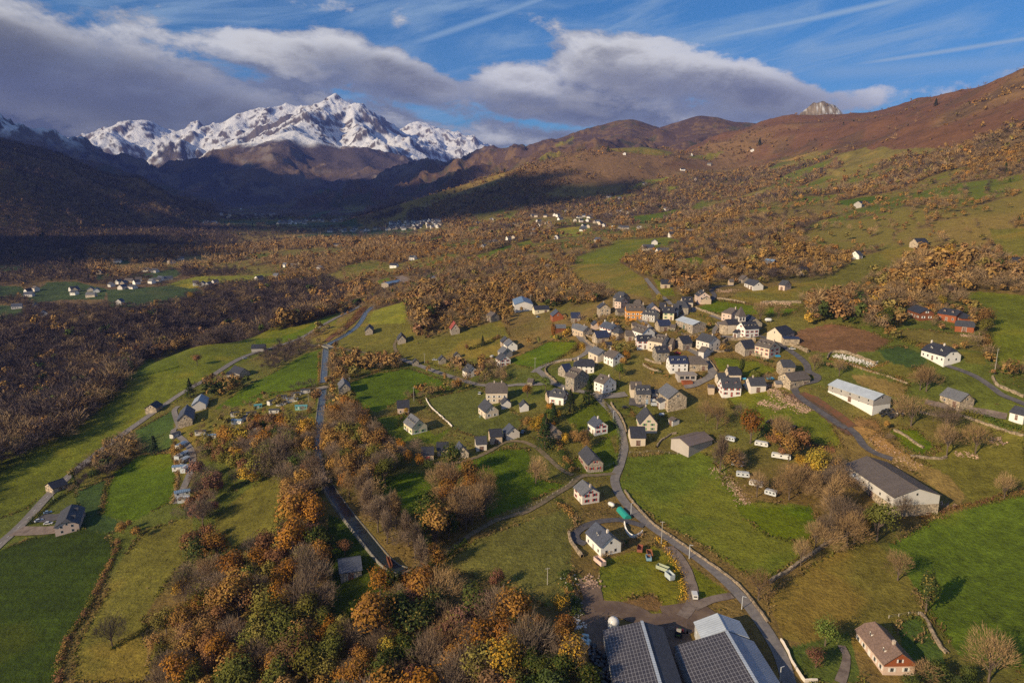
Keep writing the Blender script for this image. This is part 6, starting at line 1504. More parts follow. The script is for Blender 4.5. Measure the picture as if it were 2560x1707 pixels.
for (place, sp, hh, kinds, *poly) in WOODS:
    P = ground_poly(*poly, up=hh * .55); x, y = sample_area(P, sp); ok = clear_mask(x, y)
    garden = 'garden' in place or 'village houses' in place
    h = hh * np.exp(rng.normal(0, .22, len(x)))
    if garden: ok &= rng.random(len(x)) < .8
    r_ = np.hypot(x, y); ok &= ~(occluding(x, y, h) & (rng.random(len(x)) < (.85)))
    for FP in field_masks:
        if place.startswith('in the dark gorge') or place.startswith('among') or 'tall bare' in place or 'bare grove' in place: break
        ok &= ~in_poly(x, y, FP)
    ks = list(kinds); w = np.array([kinds[k_] for k_ in ks], float); w /= w.sum()
    # neighbours of one kind stand together
    nz = fbm(x, y, 30, 2, 77); pick = np.clip((nz * 1.6 + .5) * .5 + rng.random(len(x)) * .5, 0, .999)
    order = rng.permutation(len(ks)); cw = np.cumsum(w[order])
    for i in np.nonzero(ok)[0]:
        k_ = ks[order[min(np.searchsorted(cw, pick[i]), len(ks) - 1)]]
        treepts.append((x[i], y[i], h[i], k_, place))
treepts.sort(key=lambda t: math.hypot(t[0], t[1]) / t[2])
def visible(x, y, z):
    px, py = topix(x, y, z); return 0 < px < 2560 and 0 < py < 1707
near_n = 0; bulk = []
for (x, y, h, k_, place) in treepts:
    z = float(zat(x, y)); r_ = math.hypot(x, y)
    if near_n < 228 and visible(x, y, z + h * .6) and r_ < 600:
        sh_ = 'tall' if 'row of tall bare' in place else ('bush' if h < 5 and k_ != 'conifer' else 'round')
        tree_thing(x, y, h, k_, f'{KNAME[k_]} {"shrub" if sh_ == "bush" else "tree"} {place}', place.replace('in the ', 'trees of the ').replace('on the ', 'trees of the '), sh_); near_n += 1
    else: bulk.append((x, y, h, k_))
# -- the rest of the woods, one object
def bake(name, groups, label):
    """groups: list of (proto verts, proto shade, xs, ys, hs, ws, colours)"""
    V = []; Cc = []
    for (pv, ps, xs, ys, hs, ws, cols) in groups:
        n_ = len(xs)
        if n_ == 0: continue
        th = rng.random(n_) * 6.283; c, s = np.cos(th), np.sin(th); zs = zat(xs, ys)
        v = pv[None]; X = (v[..., 0] * c[:, None] - v[..., 1] * s[:, None]) * ws[:, None] + xs[:, None]
        Y = (v[..., 0] * s[:, None] + v[..., 1] * c[:, None]) * ws[:, None] + ys[:, None]; Z = v[..., 2] * hs[:, None] + zs[:, None]
        V.append(np.stack([X, Y, Z], -1).reshape(-1, 3)); sh = np.repeat(ps, 4)[None, :, None]
        Cc.append((cols[:, None, :] * sh).reshape(-1, 3))
    V = np.concatenate(V); Cc = np.concatenate(Cc)
    o = fast_mesh(name, V, fc(len(V) // 4), M_LEAF); setcol(o.data, Cc); o['kind'] = 'stuff'
    if label: o['label'] = label
    return o
def kcol(k_, n_, soft=0.0):
    a = np.array(KC[k_]); soft = 0.0 if k_ in ('plum', 'conifer', 'ivy') else soft * (.5 if k_ in ('tan', 'gold') else 1); a = a * (1 - soft) + np.array((.225, .150, .062)) * soft * (1 if k_ not in ('plum', 'conifer', 'ivy') else .45); return a[rng.integers(0, 3, n_)] * (.86 + .28 * rng.random((n_, 1)))
def group_by(x, y, h, kinds, nq, size, nvar, tag_, soft=0.0):
    gs = []; kinds = np.array(kinds)
    for k_ in sorted(set(kinds)):
        for v_ in range(nvar):
            m_ = (kinds == k_) & ((np.arange(len(x)) % nvar) == v_)
            if not m_.any(): continue
            nn = nq; sz = size
            if k_ in BARE: nn = int(nq * 1.35); sz = size * 1.25
            pv, ps = crown(k_, nn, sz, 900 + v_ * 13 + sum(map(ord, k_)) + tag_, 'round')
            if k_ in BARE:      # at this distance the twigs read as a veil: widen them a little
                q = pv.reshape(-1, 4, 3); mid = q.mean(1, keepdims=True); pv = (mid + (q - mid) * np.array([1.9, 1.9, 1.0])).reshape(-1, 3)
            gs.append((pv, ps, x[m_], y[m_], h[m_], h[m_] * (.9 + .3 * rng.random(m_.sum())), kcol(k_, m_.sum(), soft)))
    return gs
bx_ = np.array([b[0] for b in bulk]); by_ = np.array([b[1] for b in bulk]); bh_ = np.array([b[2] for b in bulk]); bk_ = [b[3] for b in bulk]
rb_ = np.hypot(bx_, by_); nearb = rb_ < 480
G1 = group_by(bx_[nearb], by_[nearb], bh_[nearb], [k for k, m_ in zip(bk_, nearb) if m_], 820, .027, 4, 0) if nearb.any() else []
# -- hillside and mid-distance woods
def polar_pts(r0, r1, sp, th0=-.80, th1=.80):
    xs = []; r_ = r0
    while r_ < r1:
        n_ = int(r_ * (th1 - th0) / sp); th = th0 + (th1 - th0) * (np.arange(n_) + rng.uniform(-.45, .45, n_)) / n_
        rr = r_ + rng.uniform(-.45, .45, n_) * sp; xs.append(np.stack([rr * np.sin(th), rr * np.cos(th)], -1)); r_ += sp
    q = np.concatenate(xs); return q[:, 0], q[:, 1]
wood_polys = [ground_poly(*w[4:]) for w in WOODS]
def hillwood(r0, r1, sp, dens_lo):
    x, y = polar_pts(r0, r1, sp); ok = np.ones(len(x), bool)
    for P in field_masks + OPEN: ok &= ~in_poly(x, y, P)
    if r0 < 1400:
        for P in wood_polys: ok &= ~in_poly(x, y, P)
    z = zat(x, y); nb = fbm(x, y, 420, 5, 111); ang = x / y
    br = smooth01(z + nb * 110, 190, 235) * smooth01(ang, -.02, .05)
    wd = wood_density(x, y, z); dn = (.03 + .95 * wd) * (1 - (.97 - .25 * smooth01(nb, .1, .3)) * br)
    # the valley floor is mostly open
    flat = smooth01(z, 40, 22) * smooth01(np.hypot(x, y), 1900, 2300) * smooth01(ang, -.42, -.30); dn *= 1 - .2 * flat
    ok &= rng.random(len(x)) < dn
    i = np.nonzero(ok)[0]; x, y = x[i], y[i]
    c = clear_mask(x, y, 1.0, r0 < 1400); x, y = x[c], y[c]
    c = ~(occluding(x, y, np.full(len(x), 10.0)) & (rng.random(len(x)) < .85)); return x[c], y[c]
def hillkinds(x, y):
    n_ = len(x); ang = x / y; z = zat(x, y); u = rng.random(n_); nz = fbm(x, y, 110, 3, 181); r_ = np.hypot(x, y)
    k_ = np.empty(n_, dtype=object)
    A = [('brown', .30), ('rust', .09), ('bare', .30), ('orange', .05), ('olive', .10), ('tan', .14), ('conifer', .02), ('plum', .06)]
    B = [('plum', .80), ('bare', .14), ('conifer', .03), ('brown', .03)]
    Cc = [('tan', .40), ('brown', .28), ('orange', .12), ('bare', .14), ('rust', .06)]
    def draw(Lst, uu):
        cw = np.cumsum([w for _, w in Lst]); cw /= cw[-1]; return np.array([Lst[i][0] for i in np.clip(np.searchsorted(cw, uu), 0, len(Lst) - 1)], dtype=object)
    uu = np.clip(.5 + nz * .9 + (u - .5) * .8, 0, .999)
    k_[:] = draw(A, uu)
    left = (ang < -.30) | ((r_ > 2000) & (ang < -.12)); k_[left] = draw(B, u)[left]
    belt = (ang > -.62) & (ang < -.05) & (r_ > 1150) & (r_ < 2050) & ~((ang < -.36) & (r_ < 1500)); k_[belt] = draw(Cc, uu)[belt]
    return k_
x, y = hillwood(470, 1500, 5.7, 1); kk = hillkinds(x, y); h = 6.0 * np.exp(rng.normal(0, .32, len(x))) * (1 + .45 * fbm(x, y, 90, 2, 199))
mb = ~nearb
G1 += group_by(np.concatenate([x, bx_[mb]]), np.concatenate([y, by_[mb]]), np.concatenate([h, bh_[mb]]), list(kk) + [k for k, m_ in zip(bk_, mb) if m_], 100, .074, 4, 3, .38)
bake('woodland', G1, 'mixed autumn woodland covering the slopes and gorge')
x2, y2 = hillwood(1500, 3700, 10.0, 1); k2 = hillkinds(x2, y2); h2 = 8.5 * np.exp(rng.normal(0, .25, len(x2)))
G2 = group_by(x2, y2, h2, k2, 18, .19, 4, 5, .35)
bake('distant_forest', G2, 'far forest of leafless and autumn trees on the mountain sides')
open('/tmp/cnt','w').write(str(('trees', near_n, 'bulk', len(bulk), 'hill', len(x), 'far', len(x2))))
# ------------------------------------------------------------------ rough grass and low scrub along the field margins
def margins():
    P_, K_ = [], []
    for c, P in polys:
        d = np.hypot(P[:, 0], P[:, 1])
        if d.min() > 620 or len(P) < 4: continue
        Q = np.vstack([P, P[:1]]); seg = np.hypot(*np.diff(Q, axis=0).T)
        for i in range(len(P)):
            if seg[i] > 90: continue
            n_ = int(seg[i] * 5)
            t = rng.random((n_, 1)); q = Q[i] + (Q[i + 1] - Q[i]) * t + rng.normal(size=(n_, 2)) * .9
            P_.append(q)
    q = np.concatenate(P_); x, y = q[:, 0], q[:, 1]; k = (np.hypot(x, y) < 620) & (fbm(x, y, 28, 3, 205) > -.16); x, y = x[k], y[k]
    k = clear_mask(x, y, 0.0); x, y = x[k], y[k]; n_ = len(x); z = zat(x, y) + rng.random(n_) * .8
    nn = rng.normal(size=(n_, 3)) * .6 + np.array([0, 0, .8]); V = quads(np.stack([x, y, z], 1), nn, .30 + .35 * rng.random(n_), .22, rng)
    pal = np.array([(.17, .115, .045), (.12, .085, .030), (.10, .10, .022), (.20, .14, .06)]); cz_ = np.clip((fbm(x, y, 14, 2, 207) + .5) * 4, 0, 3.9).astype(int)
    o = fast_mesh('rough_grass', V, fc(n_), M_LEAF); setcol(o.data, np.repeat(pal[cz_] * (.6 + .7 * rng.random((n_, 1))), 4, 0)); tag(o, 'rough grass and low scrub along field edges', None, None, 'stuff')
    # tussocks and dead bracken scattered over the unmown ground
    xs = rng.uniform(-330, 420, 60000); ys = rng.uniform(120, 620, 60000); m_ = (fbm(xs, ys, 60, 4, 211) > .06) & (np.hypot(xs, ys) < 640)
    for c, P in polys: m_ &= ~in_poly(xs, ys, P) | (rng.random(len(xs)) < (.10 if c in (OLIVE, TAN) else 0))
    xs, ys = xs[m_], ys[m_]; m_ = clear_mask(xs, ys, 0.0); xs, ys = xs[m_], ys[m_]; n_ = len(xs); z = zat(xs, ys) + rng.random(n_) * .35
    nn = rng.normal(size=(n_, 3)) * .5 + np.array([0, 0, 1.0]); V = quads(np.stack([xs, ys, z], 1), nn, .35 + .5 * rng.random(n_), .3, rng)
    cz_ = np.clip((fbm(xs, ys, 20, 2, 213) + .5) * 4, 0, 3.9).astype(int)
    o = fast_mesh('tussocks', V, fc(n_), M_LEAF); setcol(o.data, np.repeat(pal[cz_] * (.6 + .6 * rng.random((n_, 1))), 4, 0)); tag(o, 'tussocks of dead grass on the rough pastures', None, None, 'stuff')
margins()
# ------------------------------------------------------------------ walls, hedges, fences
M_STONE = stone((.25, .195, .135), 1.3, (.22, .18, .12)); M_RUB = stone((.38, .26, .19), .9, (.26, .19, .12))
def line_of(tile, pts, step=2.0): return smooth_line(hits(TP(tile, *pts)), step)
def stone_wall(label, tile, pts, h=1.2, w=.8, mat=None, name='stone_wall'):
    L_ = line_of(tile, pts, 1.6); nr = frames(L_); zz = zat(L_[:, 0], L_[:, 1]); r_ = rng; V = []
    for i in range(len(L_)):
        hh = h * (.75 + .5 * r_.random()); jj = (r_.random() - .5) * .3
        for (a_, z_) in ((-.6, -.8), (-.5, hh * .9), (.15, hh * 1.05), (.5, hh * .85), (.6, -.8)): V.append((L_[i, 0] + nr[i, 0] * (a_ * w + jj), L_[i, 1] + nr[i, 1] * (a_ * w + jj), zz[i] + z_))
    idx = np.arange(len(V)).reshape(-1, 5); f = np.stack([idx[:-1, :-1], idx[1:, :-1], idx[1:, 1:], idx[:-1, 1:]], -1).reshape(-1, 4)
    o = fast_mesh(name, np.array(V), f, mat or M_STONE); tag(o, label, 'wall'); return o
def rubble(tile, pts, w, n_, s=.5, label='bank of loose pale stones', mat=None):
    L_ = line_of(tile, pts, 1.5); nr = frames(L_); b = MB()
    for _ in range(n_):
        i = rng.integers(0, len(L_)); a_ = rng.normal() * w * .35; x = L_[i, 0] + nr[i, 0] * a_ + rng.normal() * .5; y = L_[i, 1] + nr[i, 1] * a_ + rng.normal() * .5; z = float(zat(x, y)); q = s * rng.uniform(.25, .8)
        v0 = len(b.v); b.box(-q, -q * .7, -q * .5, q, q * .7, q * .6); t = rng.random() * 6.28; tl = rng.normal() * .3
        for k in range(v0, len(b.v)):
            vx, vy, vz = b.v[k]; vz += vx * tl; vx *= rng.uniform(.7, 1.1); b.v[k] = (x + vx * math.cos(t) - vy * math.sin(t), y + vx * math.sin(t) + vy * math.cos(t), z + vz + .1)
    o = b.build('rubble', mat or M_RUB); tag(o, label, None, None, 'stuff'); return o
def hedge(label, tile, pts, h=1.8, w=1.6, kinds=('brown', 'olive'), dens=20, cat='hedge', size=.26, name='hedge'):
    L_ = line_of(tile, pts, 1.0); nr = frames(L_); n_ = int(len(L_) * dens * max(.5, w * h / 3)); i = rng.integers(0, len(L_), n_); u = rng.normal(size=n_) * .42; v_ = rng.random(n_)
    prof = 1 - v_ ** 2 * .5; bumpy = 1 + .5 * fbm(L_[i, 0], L_[i, 1], 5, 2, 9)
    x = L_[i, 0] + nr[i, 0] * u * w * prof + rng.normal(size=n_) * .4; y = L_[i, 1] + nr[i, 1] * u * w * prof + rng.normal(size=n_) * .4; z = zat(x, y) + v_ * h * bumpy
    nn = np.stack([nr[i, 0] * u * 2, nr[i, 1] * u * 2, .5 + v_], 1) + rng.normal(size=(n_, 3)) * .5
    V = quads(np.stack([x, y, z], 1), nn, size * (.7 + .7 * rng.random(n_)), size * .7, rng)
    cz_ = np.clip((fbm(x, y, 9, 2, 15) * 1.3 + .5) * len(kinds), 0, len(kinds) - .01).astype(int); c = np.array([KC[k][0] for k in kinds])[cz_] * (.7 + .6 * rng.random((n_, 1)))
    o = fast_mesh(name, V, fc(n_), M_LEAF); setcol(o.data, np.repeat(c, 4, 0)); tag(o, label, cat); return o
def fence(label, tile, pts, step=3.2, h=1.2, mat=None):
    L_ = line_of(tile, pts, step); b = MB(); zz = zat(L_[:, 0], L_[:, 1])
    for i in range(len(L_)): b.box(L_[i, 0] - .09, L_[i, 1] - .09, zz[i] - .3, L_[i, 0] + .09, L_[i, 1] + .09, zz[i] + h)
    for i in range(len(L_) - 1):
        for q in (.5, .95): b.tube((L_[i, 0], L_[i, 1], zz[i] + h * q), (L_[i + 1, 0], L_[i + 1, 1], zz[i + 1] + h * q), .02, .02, 3, cap=False)
    o = b.build('fence', mat or plain((.42, .38, .33), .9, .1, .3)); tag(o, label, 'fence'); return o
stone_wall('low stone wall along the right side of the lane beside the big meadow', 'C', (690,390, 740,460, 800,530, 870,600, 940,650, 1000,690, 1100,760, 1200,830, 1300,900, 1400,980, 1480,1080, 1568,1200), .9, .9)
stone_wall('roadside wall above the bend under the peach house', 'J', (1390,610, 1430,680, 1500,760, 1540,830, 1580,920, 1605,1030), 1.1)
stone_wall('curved retaining wall with white rail inside the village hairpin', 'G', (840,1130, 720,1140, 600,1170, 510,1210, 465,1260, 475,1310, 540,1370, 640,1450), 1.6, .8)
stone_wall('walled bend above the street leading to the orange house', 'G', (1000,790, 1040,860, 1110,920, 1200,950), 2.0, .9)
stone_wall('mossy wall from the peach house down to the farm shed', 'J', (2020,1230, 2080,1140, 2160,1090, 2230,1040, 2300,1030), 1.0)
stone_wall('overgrown wall between the big meadow and the olive field', 'D', (0,960, 60,920, 130,880, 230,810, 330,740, 420,690, 520,660), 1.3, 1.2)
stone_wall('garden wall of the long brown-roofed house', 'D', (80,1305, 110,1360, 150,1440, 190,1510, 225,1560, 300,1555), 1.0, .5, WALL['pale'])
stone_wall('wall line running from the brown conifer down to the long house', 'D', (930,1140, 975,1190, 1010,1270, 1060,1350, 1100,1390), .9, 1.2)
stone_wall('upper terrace wall of the right pasture', 'D', (870,180, 950,190, 1060,195, 1090,185), 1.0, 1.3)
stone_wall('terrace wall between two green strips', 'D', (770,20, 850,60, 900,100, 955,130), 1.0, 1.3)
stone_wall('long pale wall along the bungalow track', 'I', (1180,1360, 1350,1395, 1520,1390, 1650,1430, 1800,1480, 1950,1530, 2091,1568), 1.0, 1.2)
stone_wall('wall around the cemetery plots', 'I', (375,905, 400,855, 470,840, 560,855, 640,880, 720,915, 800,945), 1.6, .7)
stone_wall('lower wall of the lane below the cemetery', 'I', (540,930, 640,970, 760,1010, 900,1050, 1080,1115), .9, .9)
stone_wall('tall stone wall along the road past the church bank', 'H', (1960,860, 2050,900, 2150,930, 2250,970, 2352,1020), 2.2, 1)
stone_wall('stone retaining bank under the church', 'H', (1150,900, 1230,850, 1330,845, 1450,845, 1620,860), 2.4, 1)
stone_wall('wall between churchyard lane and vivid green field', 'H', (770,395, 880,440, 1000,480, 1100,520, 1180,550), 1.6, .8)
stone_wall('wall in front of the tan dormered house', 'H', (1500,1030, 1600,1060, 1700,1100, 1790,1130), 1.4, .8)
stone_wall('white-capped kerb wall along the garden above the pale fence', 'F', (1560,1310, 1600,1380, 1660,1440, 1740,1510, 1800,1568), .9, .5, WALL['pale'])
stone_wall('curved drive wall around the white modern house', 'C', (690,595, 700,640, 740,680, 800,650), 1.4, .5, WALL['white'])
stone_wall('rough stone bank left of the white modern house', 'C', (350,650, 360,700, 400,760, 430,800), 1.6, 1.2)
stone_wall('curved wall at the far right gate', 'I', (1815,1060, 1850,1120, 1920,1160, 2000,1190, 2091,1230), 1.4, 1)
stone_wall('wall of boulders across the pasture above the vivid field', 'H', (1080,260, 1200,275, 1330,295, 1480,325), 1.2, 1.6)
stone_wall('broken wall of pale boulders in the church pasture', 'H', (1700,320, 1850,310, 2000,315, 2150,315, 2260,320), 1.3, 2)
rubble('K', (1340,280, 1450,330, 1560,410, 1700,490, 1829,560), 7, 900, .55, 'long bank of pale loose stones beside the upper road')
rubble('K', (1310,460, 1400,480, 1530,530), 6, 300, .5, 'heap of reddish stones in the meadow')
rubble('C', (1250,250, 1300,310, 1360,380, 1430,470), 5, 320, .45, 'bare stony bank at the corner of the big meadow')
rubble('D', (640,60, 720,130, 820,210, 900,260), 9, 260, .4, 'stones on the tan slope above the white barn')
rubble('H', (1690,330, 1900,330, 2100,330), 9, 240, .7, 'boulders strewn in the church pasture')
rubble('H', (1080,140, 1180,170, 1300,130), 8, 160, .6, 'boulders by the upper lane')
rubble('I', (440,870, 560,890, 680,920, 780,950), 5, 330, .5, 'crowded pale graves and gravel inside the cemetery wall', WALL['ltgrey'])
rubble('D', (1160,165, 1220,170, 1280,185), 3, 90, .5, 'stones round the bare trees on the pasture'); rubble('D', (1370,90, 1410,70, 1440,100), 4, 40, .8, 'pale outcrop on the right pasture')
rubble('C', (440,930, 500,960, 520,980), 7, 120, .6, 'heap of pinkish rubble at the farmyard edge'); rubble('C', (340,900, 370,1000, 390,1100, 410,1230), 4, 110, .6, 'scattered junk and slabs along the farmyard hedge', WALL['ltgrey'])
rubble('D', (1060,480, 1100,475, 1130,490), 4, 60, .5, 'stones at the corner of the white barn'); rubble('I', (1550,690, 1650,700, 1760,710), 3, 110, .5, 'stones under the lowest chalet')
hedge('rusty hedge between the dark crop field and the olive field', 'A', (365,1568, 370,1450, 420,1290, 500,1180, 560,1070, 620,950, 670,850, 720,740, 720,700), 1.6, 2.6, ('brown', 'rust', 'olive'))
hedge('low hedge leading to the forked tree', 'A', (690,1360, 790,1300, 880,1250, 960,1190, 1060,1130, 1150,1100), 1.6, 2.2, ('ivy', 'olive'))
hedge('hedge along the inner side of the lane bend', 'J', (1290,580, 1340,700, 1400,800, 1450,920, 1490,1010, 1500,1120, 1490,1250, 1450,1480), 1.6, 1.8, ('green', 'olive'))
hedge('trimmed green hedge in front of the tan dormered house', 'H', (1520,1000, 1600,1040, 1690,1070), 1.6, 1.6, ('green',))
hedge('brown hedge below the cemetery lawn', 'I', (750,970, 830,960, 905,930), 1.6, 1.6, ('rust', 'brown'))
hedge('long scruffy hedge under the cemetery lane', 'I', (400,900, 560,950, 700,985, 760,1010, 900,1050, 1000,1080, 1090,1110), 1.8, 2, ('olive', 'brown'))
hedge('scrub line along the lower edge of the right pastures', 'D', (940,560, 1040,530, 1180,490, 1280,470, 1400,440, 1568,400), 1.4, 2.2, ('brown', 'rust', 'olive'))
hedge('straw-coloured scrub beside the farm lane', 'C', (900,680, 960,760, 1010,860, 1050,960, 1060,1060), 1.0, 3.5, ('tan', 'brown', 'gold'), 12)
hedge('hedge along the upper edge of the farm terrace', 'C', (560,800, 620,760, 680,720, 740,690, 800,660), 1.4, 2.4, ('brown', 'ivy', 'tan'))
hedge('dark hedge between farmyard and rough pasture', 'C', (330,900, 350,960, 380,1060, 400,1160), 2.4, 4.5, ('ivy', 'brown', 'olive'))
hedge('hedge above the narrow stone barn meadow', 'F', (880,1110, 980,1095, 1090,1065, 1200,1035, 1300,1020, 1380,1000), 2.2, 3, ('ivy', 'brown', 'olive'))
hedge('thick dark conifer hedge by the upper main road', 'F', (760,510, 830,480, 890,460, 945,450), 7, 6, ('conifer', 'ivy'), 30, size=.5)
hedge('hedge on the left bank of the canal by the green field', 'F', (575,890, 580,980, 582,1080, 580,1170), 1.2, 2.0, ('olive', 'brown'))
hedge('tussocky brown verge on the right bank of the canal', 'F', (690,900, 690,980, 700,1040, 690,1110, 660,1170), 1.0, 3.0, ('brown', 'tan'), 12)
hedge('scrub line crossing the hillside above the village road', 'F', (1830,530, 1950,500, 2080,470, 2200,420, 2340,380), 2.5, 5, ('brown', 'olive', 'ivy'), 14, size=.4)
hedge('hedge under the hut meadow beside the lone conifer', 'F', (1960,860, 2050,830, 2150,790, 2230,750), 2.4, 3, ('olive', 'ivy', 'brown'), 14, size=.4)
hedge('dark hedge bordering the vivid village field', 'G', (400,1210, 520,1170, 640,1110, 720,1060, 820,1030), 1.6, 2.2, ('ivy', 'olive'))
hedge('golden hedge at the road bend of the village', 'G', (860,1010, 900,950, 960,920, 1000,950), 3.5, 4, ('gold', 'brown', 'olive'))
hedge('bush row in front of the hut meadow hedge', 'E', (1260,1110, 1400,1080, 1560,1040, 1640,1020), .9, 1.6, ('ivy',))
hedge('bushes lining the right side of the main road', 'A', (180,600, 260,520, 330,460, 420,400, 480,330), 1.8, 2.4, ('ivy', 'olive'))
hedge('copper bracken bank beside the upper canal', 'F', (990,470, 940,530, 880,600, 800,670, 720,730), 1.0, 9, ('rust', 'brown'), 10, size=.4)
hedge('reed-coloured hedge along the mobile homes', 'A', (1070,110, 1075,200, 1090,300, 1080,380, 1060,470), 1.5, 2.2, ('tan', 'brown'))
hedge('rough hedge at the foot of the rough pasture', 'B', (930,890, 1040,860, 1120,820, 1200,770, 1280,700), 1.8, 3.4, ('ivy', 'brown', 'olive'))
hedge('low scrub by the gravel track above the rough pasture', 'C', (280,450, 330,500, 380,550, 400,600, 360,640), 1.2, 3, ('brown', 'tan', 'ivy'))
hedge('dark garden hedge beside the solar-frame house', 'C', (230,40, 270,100, 310,170, 340,230, 380,270), 2.5, 4.5, ('ivy', 'brown', 'olive'))
hedge('scrub between the chalets and the white house', 'I', (1040,740, 1120,760, 1180,780, 1230,800), 2, 4, ('olive', 'rust', 'brown'))
hedge('bush line at the right of the hay meadow', 'I', (1760,690, 1770,780, 1790,840), 3, 5, ('brown', 'olive'))
hedge('shrubs along the bungalow wall', 'I', (1560,1360, 1700,1400, 1800,1430, 1900,1480, 2050,1510), 2, 3, ('green', 'olive', 'ivy'))
hedge('brushwood heaped beside the upper caravans', 'D', (170,70, 240,100, 320,130, 400,140), 1.4, 6, ('plum', 'rust'), 16)
fence('wooden posts beside the gravel track', 'C', (0,525, 90,500, 180,455, 250,415, 330,370, 370,330))
fence('white post fence at the top of the big meadow', 'J', (1650,1300, 1790,1310, 1890,1290, 2050,1290, 2200,1310, 2320,1320))
fence('garden fence beside the lane under the solar-frame house', 'J', (1500,1180, 1500,1300, 1470,1420, 1300,1510, 1180,1530, 930,1530))
fence('pale blue garden fence below the cream villa', 'F', (2050,1485, 2130,1460, 2220,1445), 1.2, 1.8, plain((.30, .45, .48)))
fence('field fence running down from the brown conifer', 'D', (920,1150, 860,1150, 800,1160, 740,1170), 2.5)
fence('timber deck railing of the lowest chalet', 'I', (1455,625, 1520,640, 1590,650, 1655,665), 1.2, 1.3, WALL['rwood'])
# ------------------------------------------------------------------ vehicles and caravans
M_TYRE = plain((.02, .02, .02), .9, .1, .1)
def car_proto(L_, W_, Hh, paint, van=False):
    root = bpy.data.objects.new('car', None); b = MB(); h1 = Hh * .56; x = L_ / 2; w = W_ / 2
    side = [(-x, .35), (x, .35), (x, h1 * .8), (x - .15, h1 * .92)] + ([(x - .9, h1), (x - 1.5, Hh - .05), (-x + .1, Hh), (-x, h1)] if van else [(x - 1.1, h1), (-x + .5, h1), (-x, h1 * .95)])
    b.poly([(p[0], -w, p[1]) for p in side]); b.poly([(p[0], w, p[1]) for p in side][::-1])
    for i in range(len(side)):
        p, q = side[i], side[(i + 1) % len(side)]; b.poly([(p[0], -w, p[1]), (p[0], w, p[1]), (q[0], w, q[1]), (q[0], -w, q[1])])
    b.build('body', paint, root)
    g_ = MB()
    if van: g_.box(x - 1.5, -w - .02, h1, x - .95, w + .02, Hh - .45); g_.box(-x - .02, -w * .7, h1, -x + .02, w * .7, Hh - .35); g_.poly([(x - .88, -w * .85, h1 + .04), (x - .88, w * .85, h1 + .04), (x - 1.42, w * .8, Hh - .08), (x - 1.42, -w * .8, Hh - .08)])
    else:
        lo = [(x - 1.15, -w * .92), (x - 1.15, w * .92), (-x + .45, w * .92), (-x + .45, -w * .92)]; hi_ = [(x - 1.9, -w * .76), (x - 1.9, w * .76), (-x + 1.0, w * .76), (-x + 1.0, -w * .76)]
        for i in range(4): j = (i + 1) % 4; g_.poly([(*lo[i], h1), (*lo[j], h1), (*hi_[j], Hh - .05), (*hi_[i], Hh - .05)])
        rf = MB(); rf.box(-x + .95, -w * .78, Hh - .06, x - 1.85, w * .78, Hh); rf.build('roof', paint, root)
    g_.build('windows', M_GLASS, root)
    for sx in (-1, 1):
        for sy in (-1, 1): wb = MB(); wb.tube((sx * (x - .8), sy * (w - .2), .33), (sx * (x - .8), sy * (w + .02), .33), .33, .33, 10); wb.build('wheel', M_TYRE, root)
    return root
PAINT = dict(white=plain((.62, .62, .61), .3, .5, .03), grey=plain((.28, .30, .33), .3, .5, .05), black=plain((.03, .03, .035), .3, .5, .05), red=plain((.55, .03, .03), .3, .5, .05), blue=plain((.22, .32, .42), .3, .5, .05), silver=plain((.50, .53, .56), .3, .5, .05))
def put(root, tile, px, py, rz, label, cat, group=None, up=.25, link=True):
    x, y, z = hit(*T(tile, px, py)); root.location = (x, y, z + up); root.rotation_euler = (0, 0, rz)
    if link: COL.objects.link(root)
    tag(root, label, cat, group); return root
for (lab, tile, px, py, ang, L_, pc, van) in [
    ('white van driving down the farm lane towards the yard', 'C', 1117,1042, 1.45, 4.6, 'white', True), ('white van parked by the three-dormer stone house', 'J', 1980,588, .1, 4.8, 'white', True),
    ('grey estate van parked just below the white one', 'J', 2000,645, .05, 4.9, 'silver', True), ('black car in the shade of the three-dormer house', 'J', 1855,574, .1, 4.2, 'black', False),
    ('dark car on the lawn beside the lane wall', 'J', 1588,676, .2, 4.4, 'black', False), ('silver car at the left of the gravel yard', 'A', 240,580, .9, 4.3, 'silver', False),
    ('pale car nearest the pink-gabled farmhouse', 'A', 297,597, .25, 4.4, 'white', False), ('blue-grey car under the roadside hedge', 'A', 294,530, .6, 4.2, 'blue', False),
    ('dark car driving on the village approach road', 'F', 1700,1088, -.3, 4.3, 'black', False), ('white car beside the two-chimney house', 'F', 2053,1268, 1.5, 4.4, 'white', False),
    ('bright red car in the village courtyard', 'H', 525,1034, 0, 4.2, 'red', False), ('blue-grey car parked near the black-roofed barn', 'G', 368,525, .8, 4.3, 'blue', False),
    ('dark car by the uphill end of the house row', 'J', 152,1020, 1.3, 4.2, 'blue', False), ('white car low on the wall below the church road', 'H', 2130,975, -.4, 4.2, 'white', False),
    ('pale car parked beside the stone hut', 'F', 1640,960, .1, 4.2, 'white', False), ('white truck at the knoll cluster', 'F', 2168,935, 1.2, 5, 'white', True), ('pale car driving on the main road near the bridge', 'E', 2250,945, .6, 4.2, 'silver', False)]:
    put(car_proto(L_, 1.85, 2.0 if van else 1.5, PAINT[pc], van), tile, px, py, ang, lab, 'van' if van else 'car')
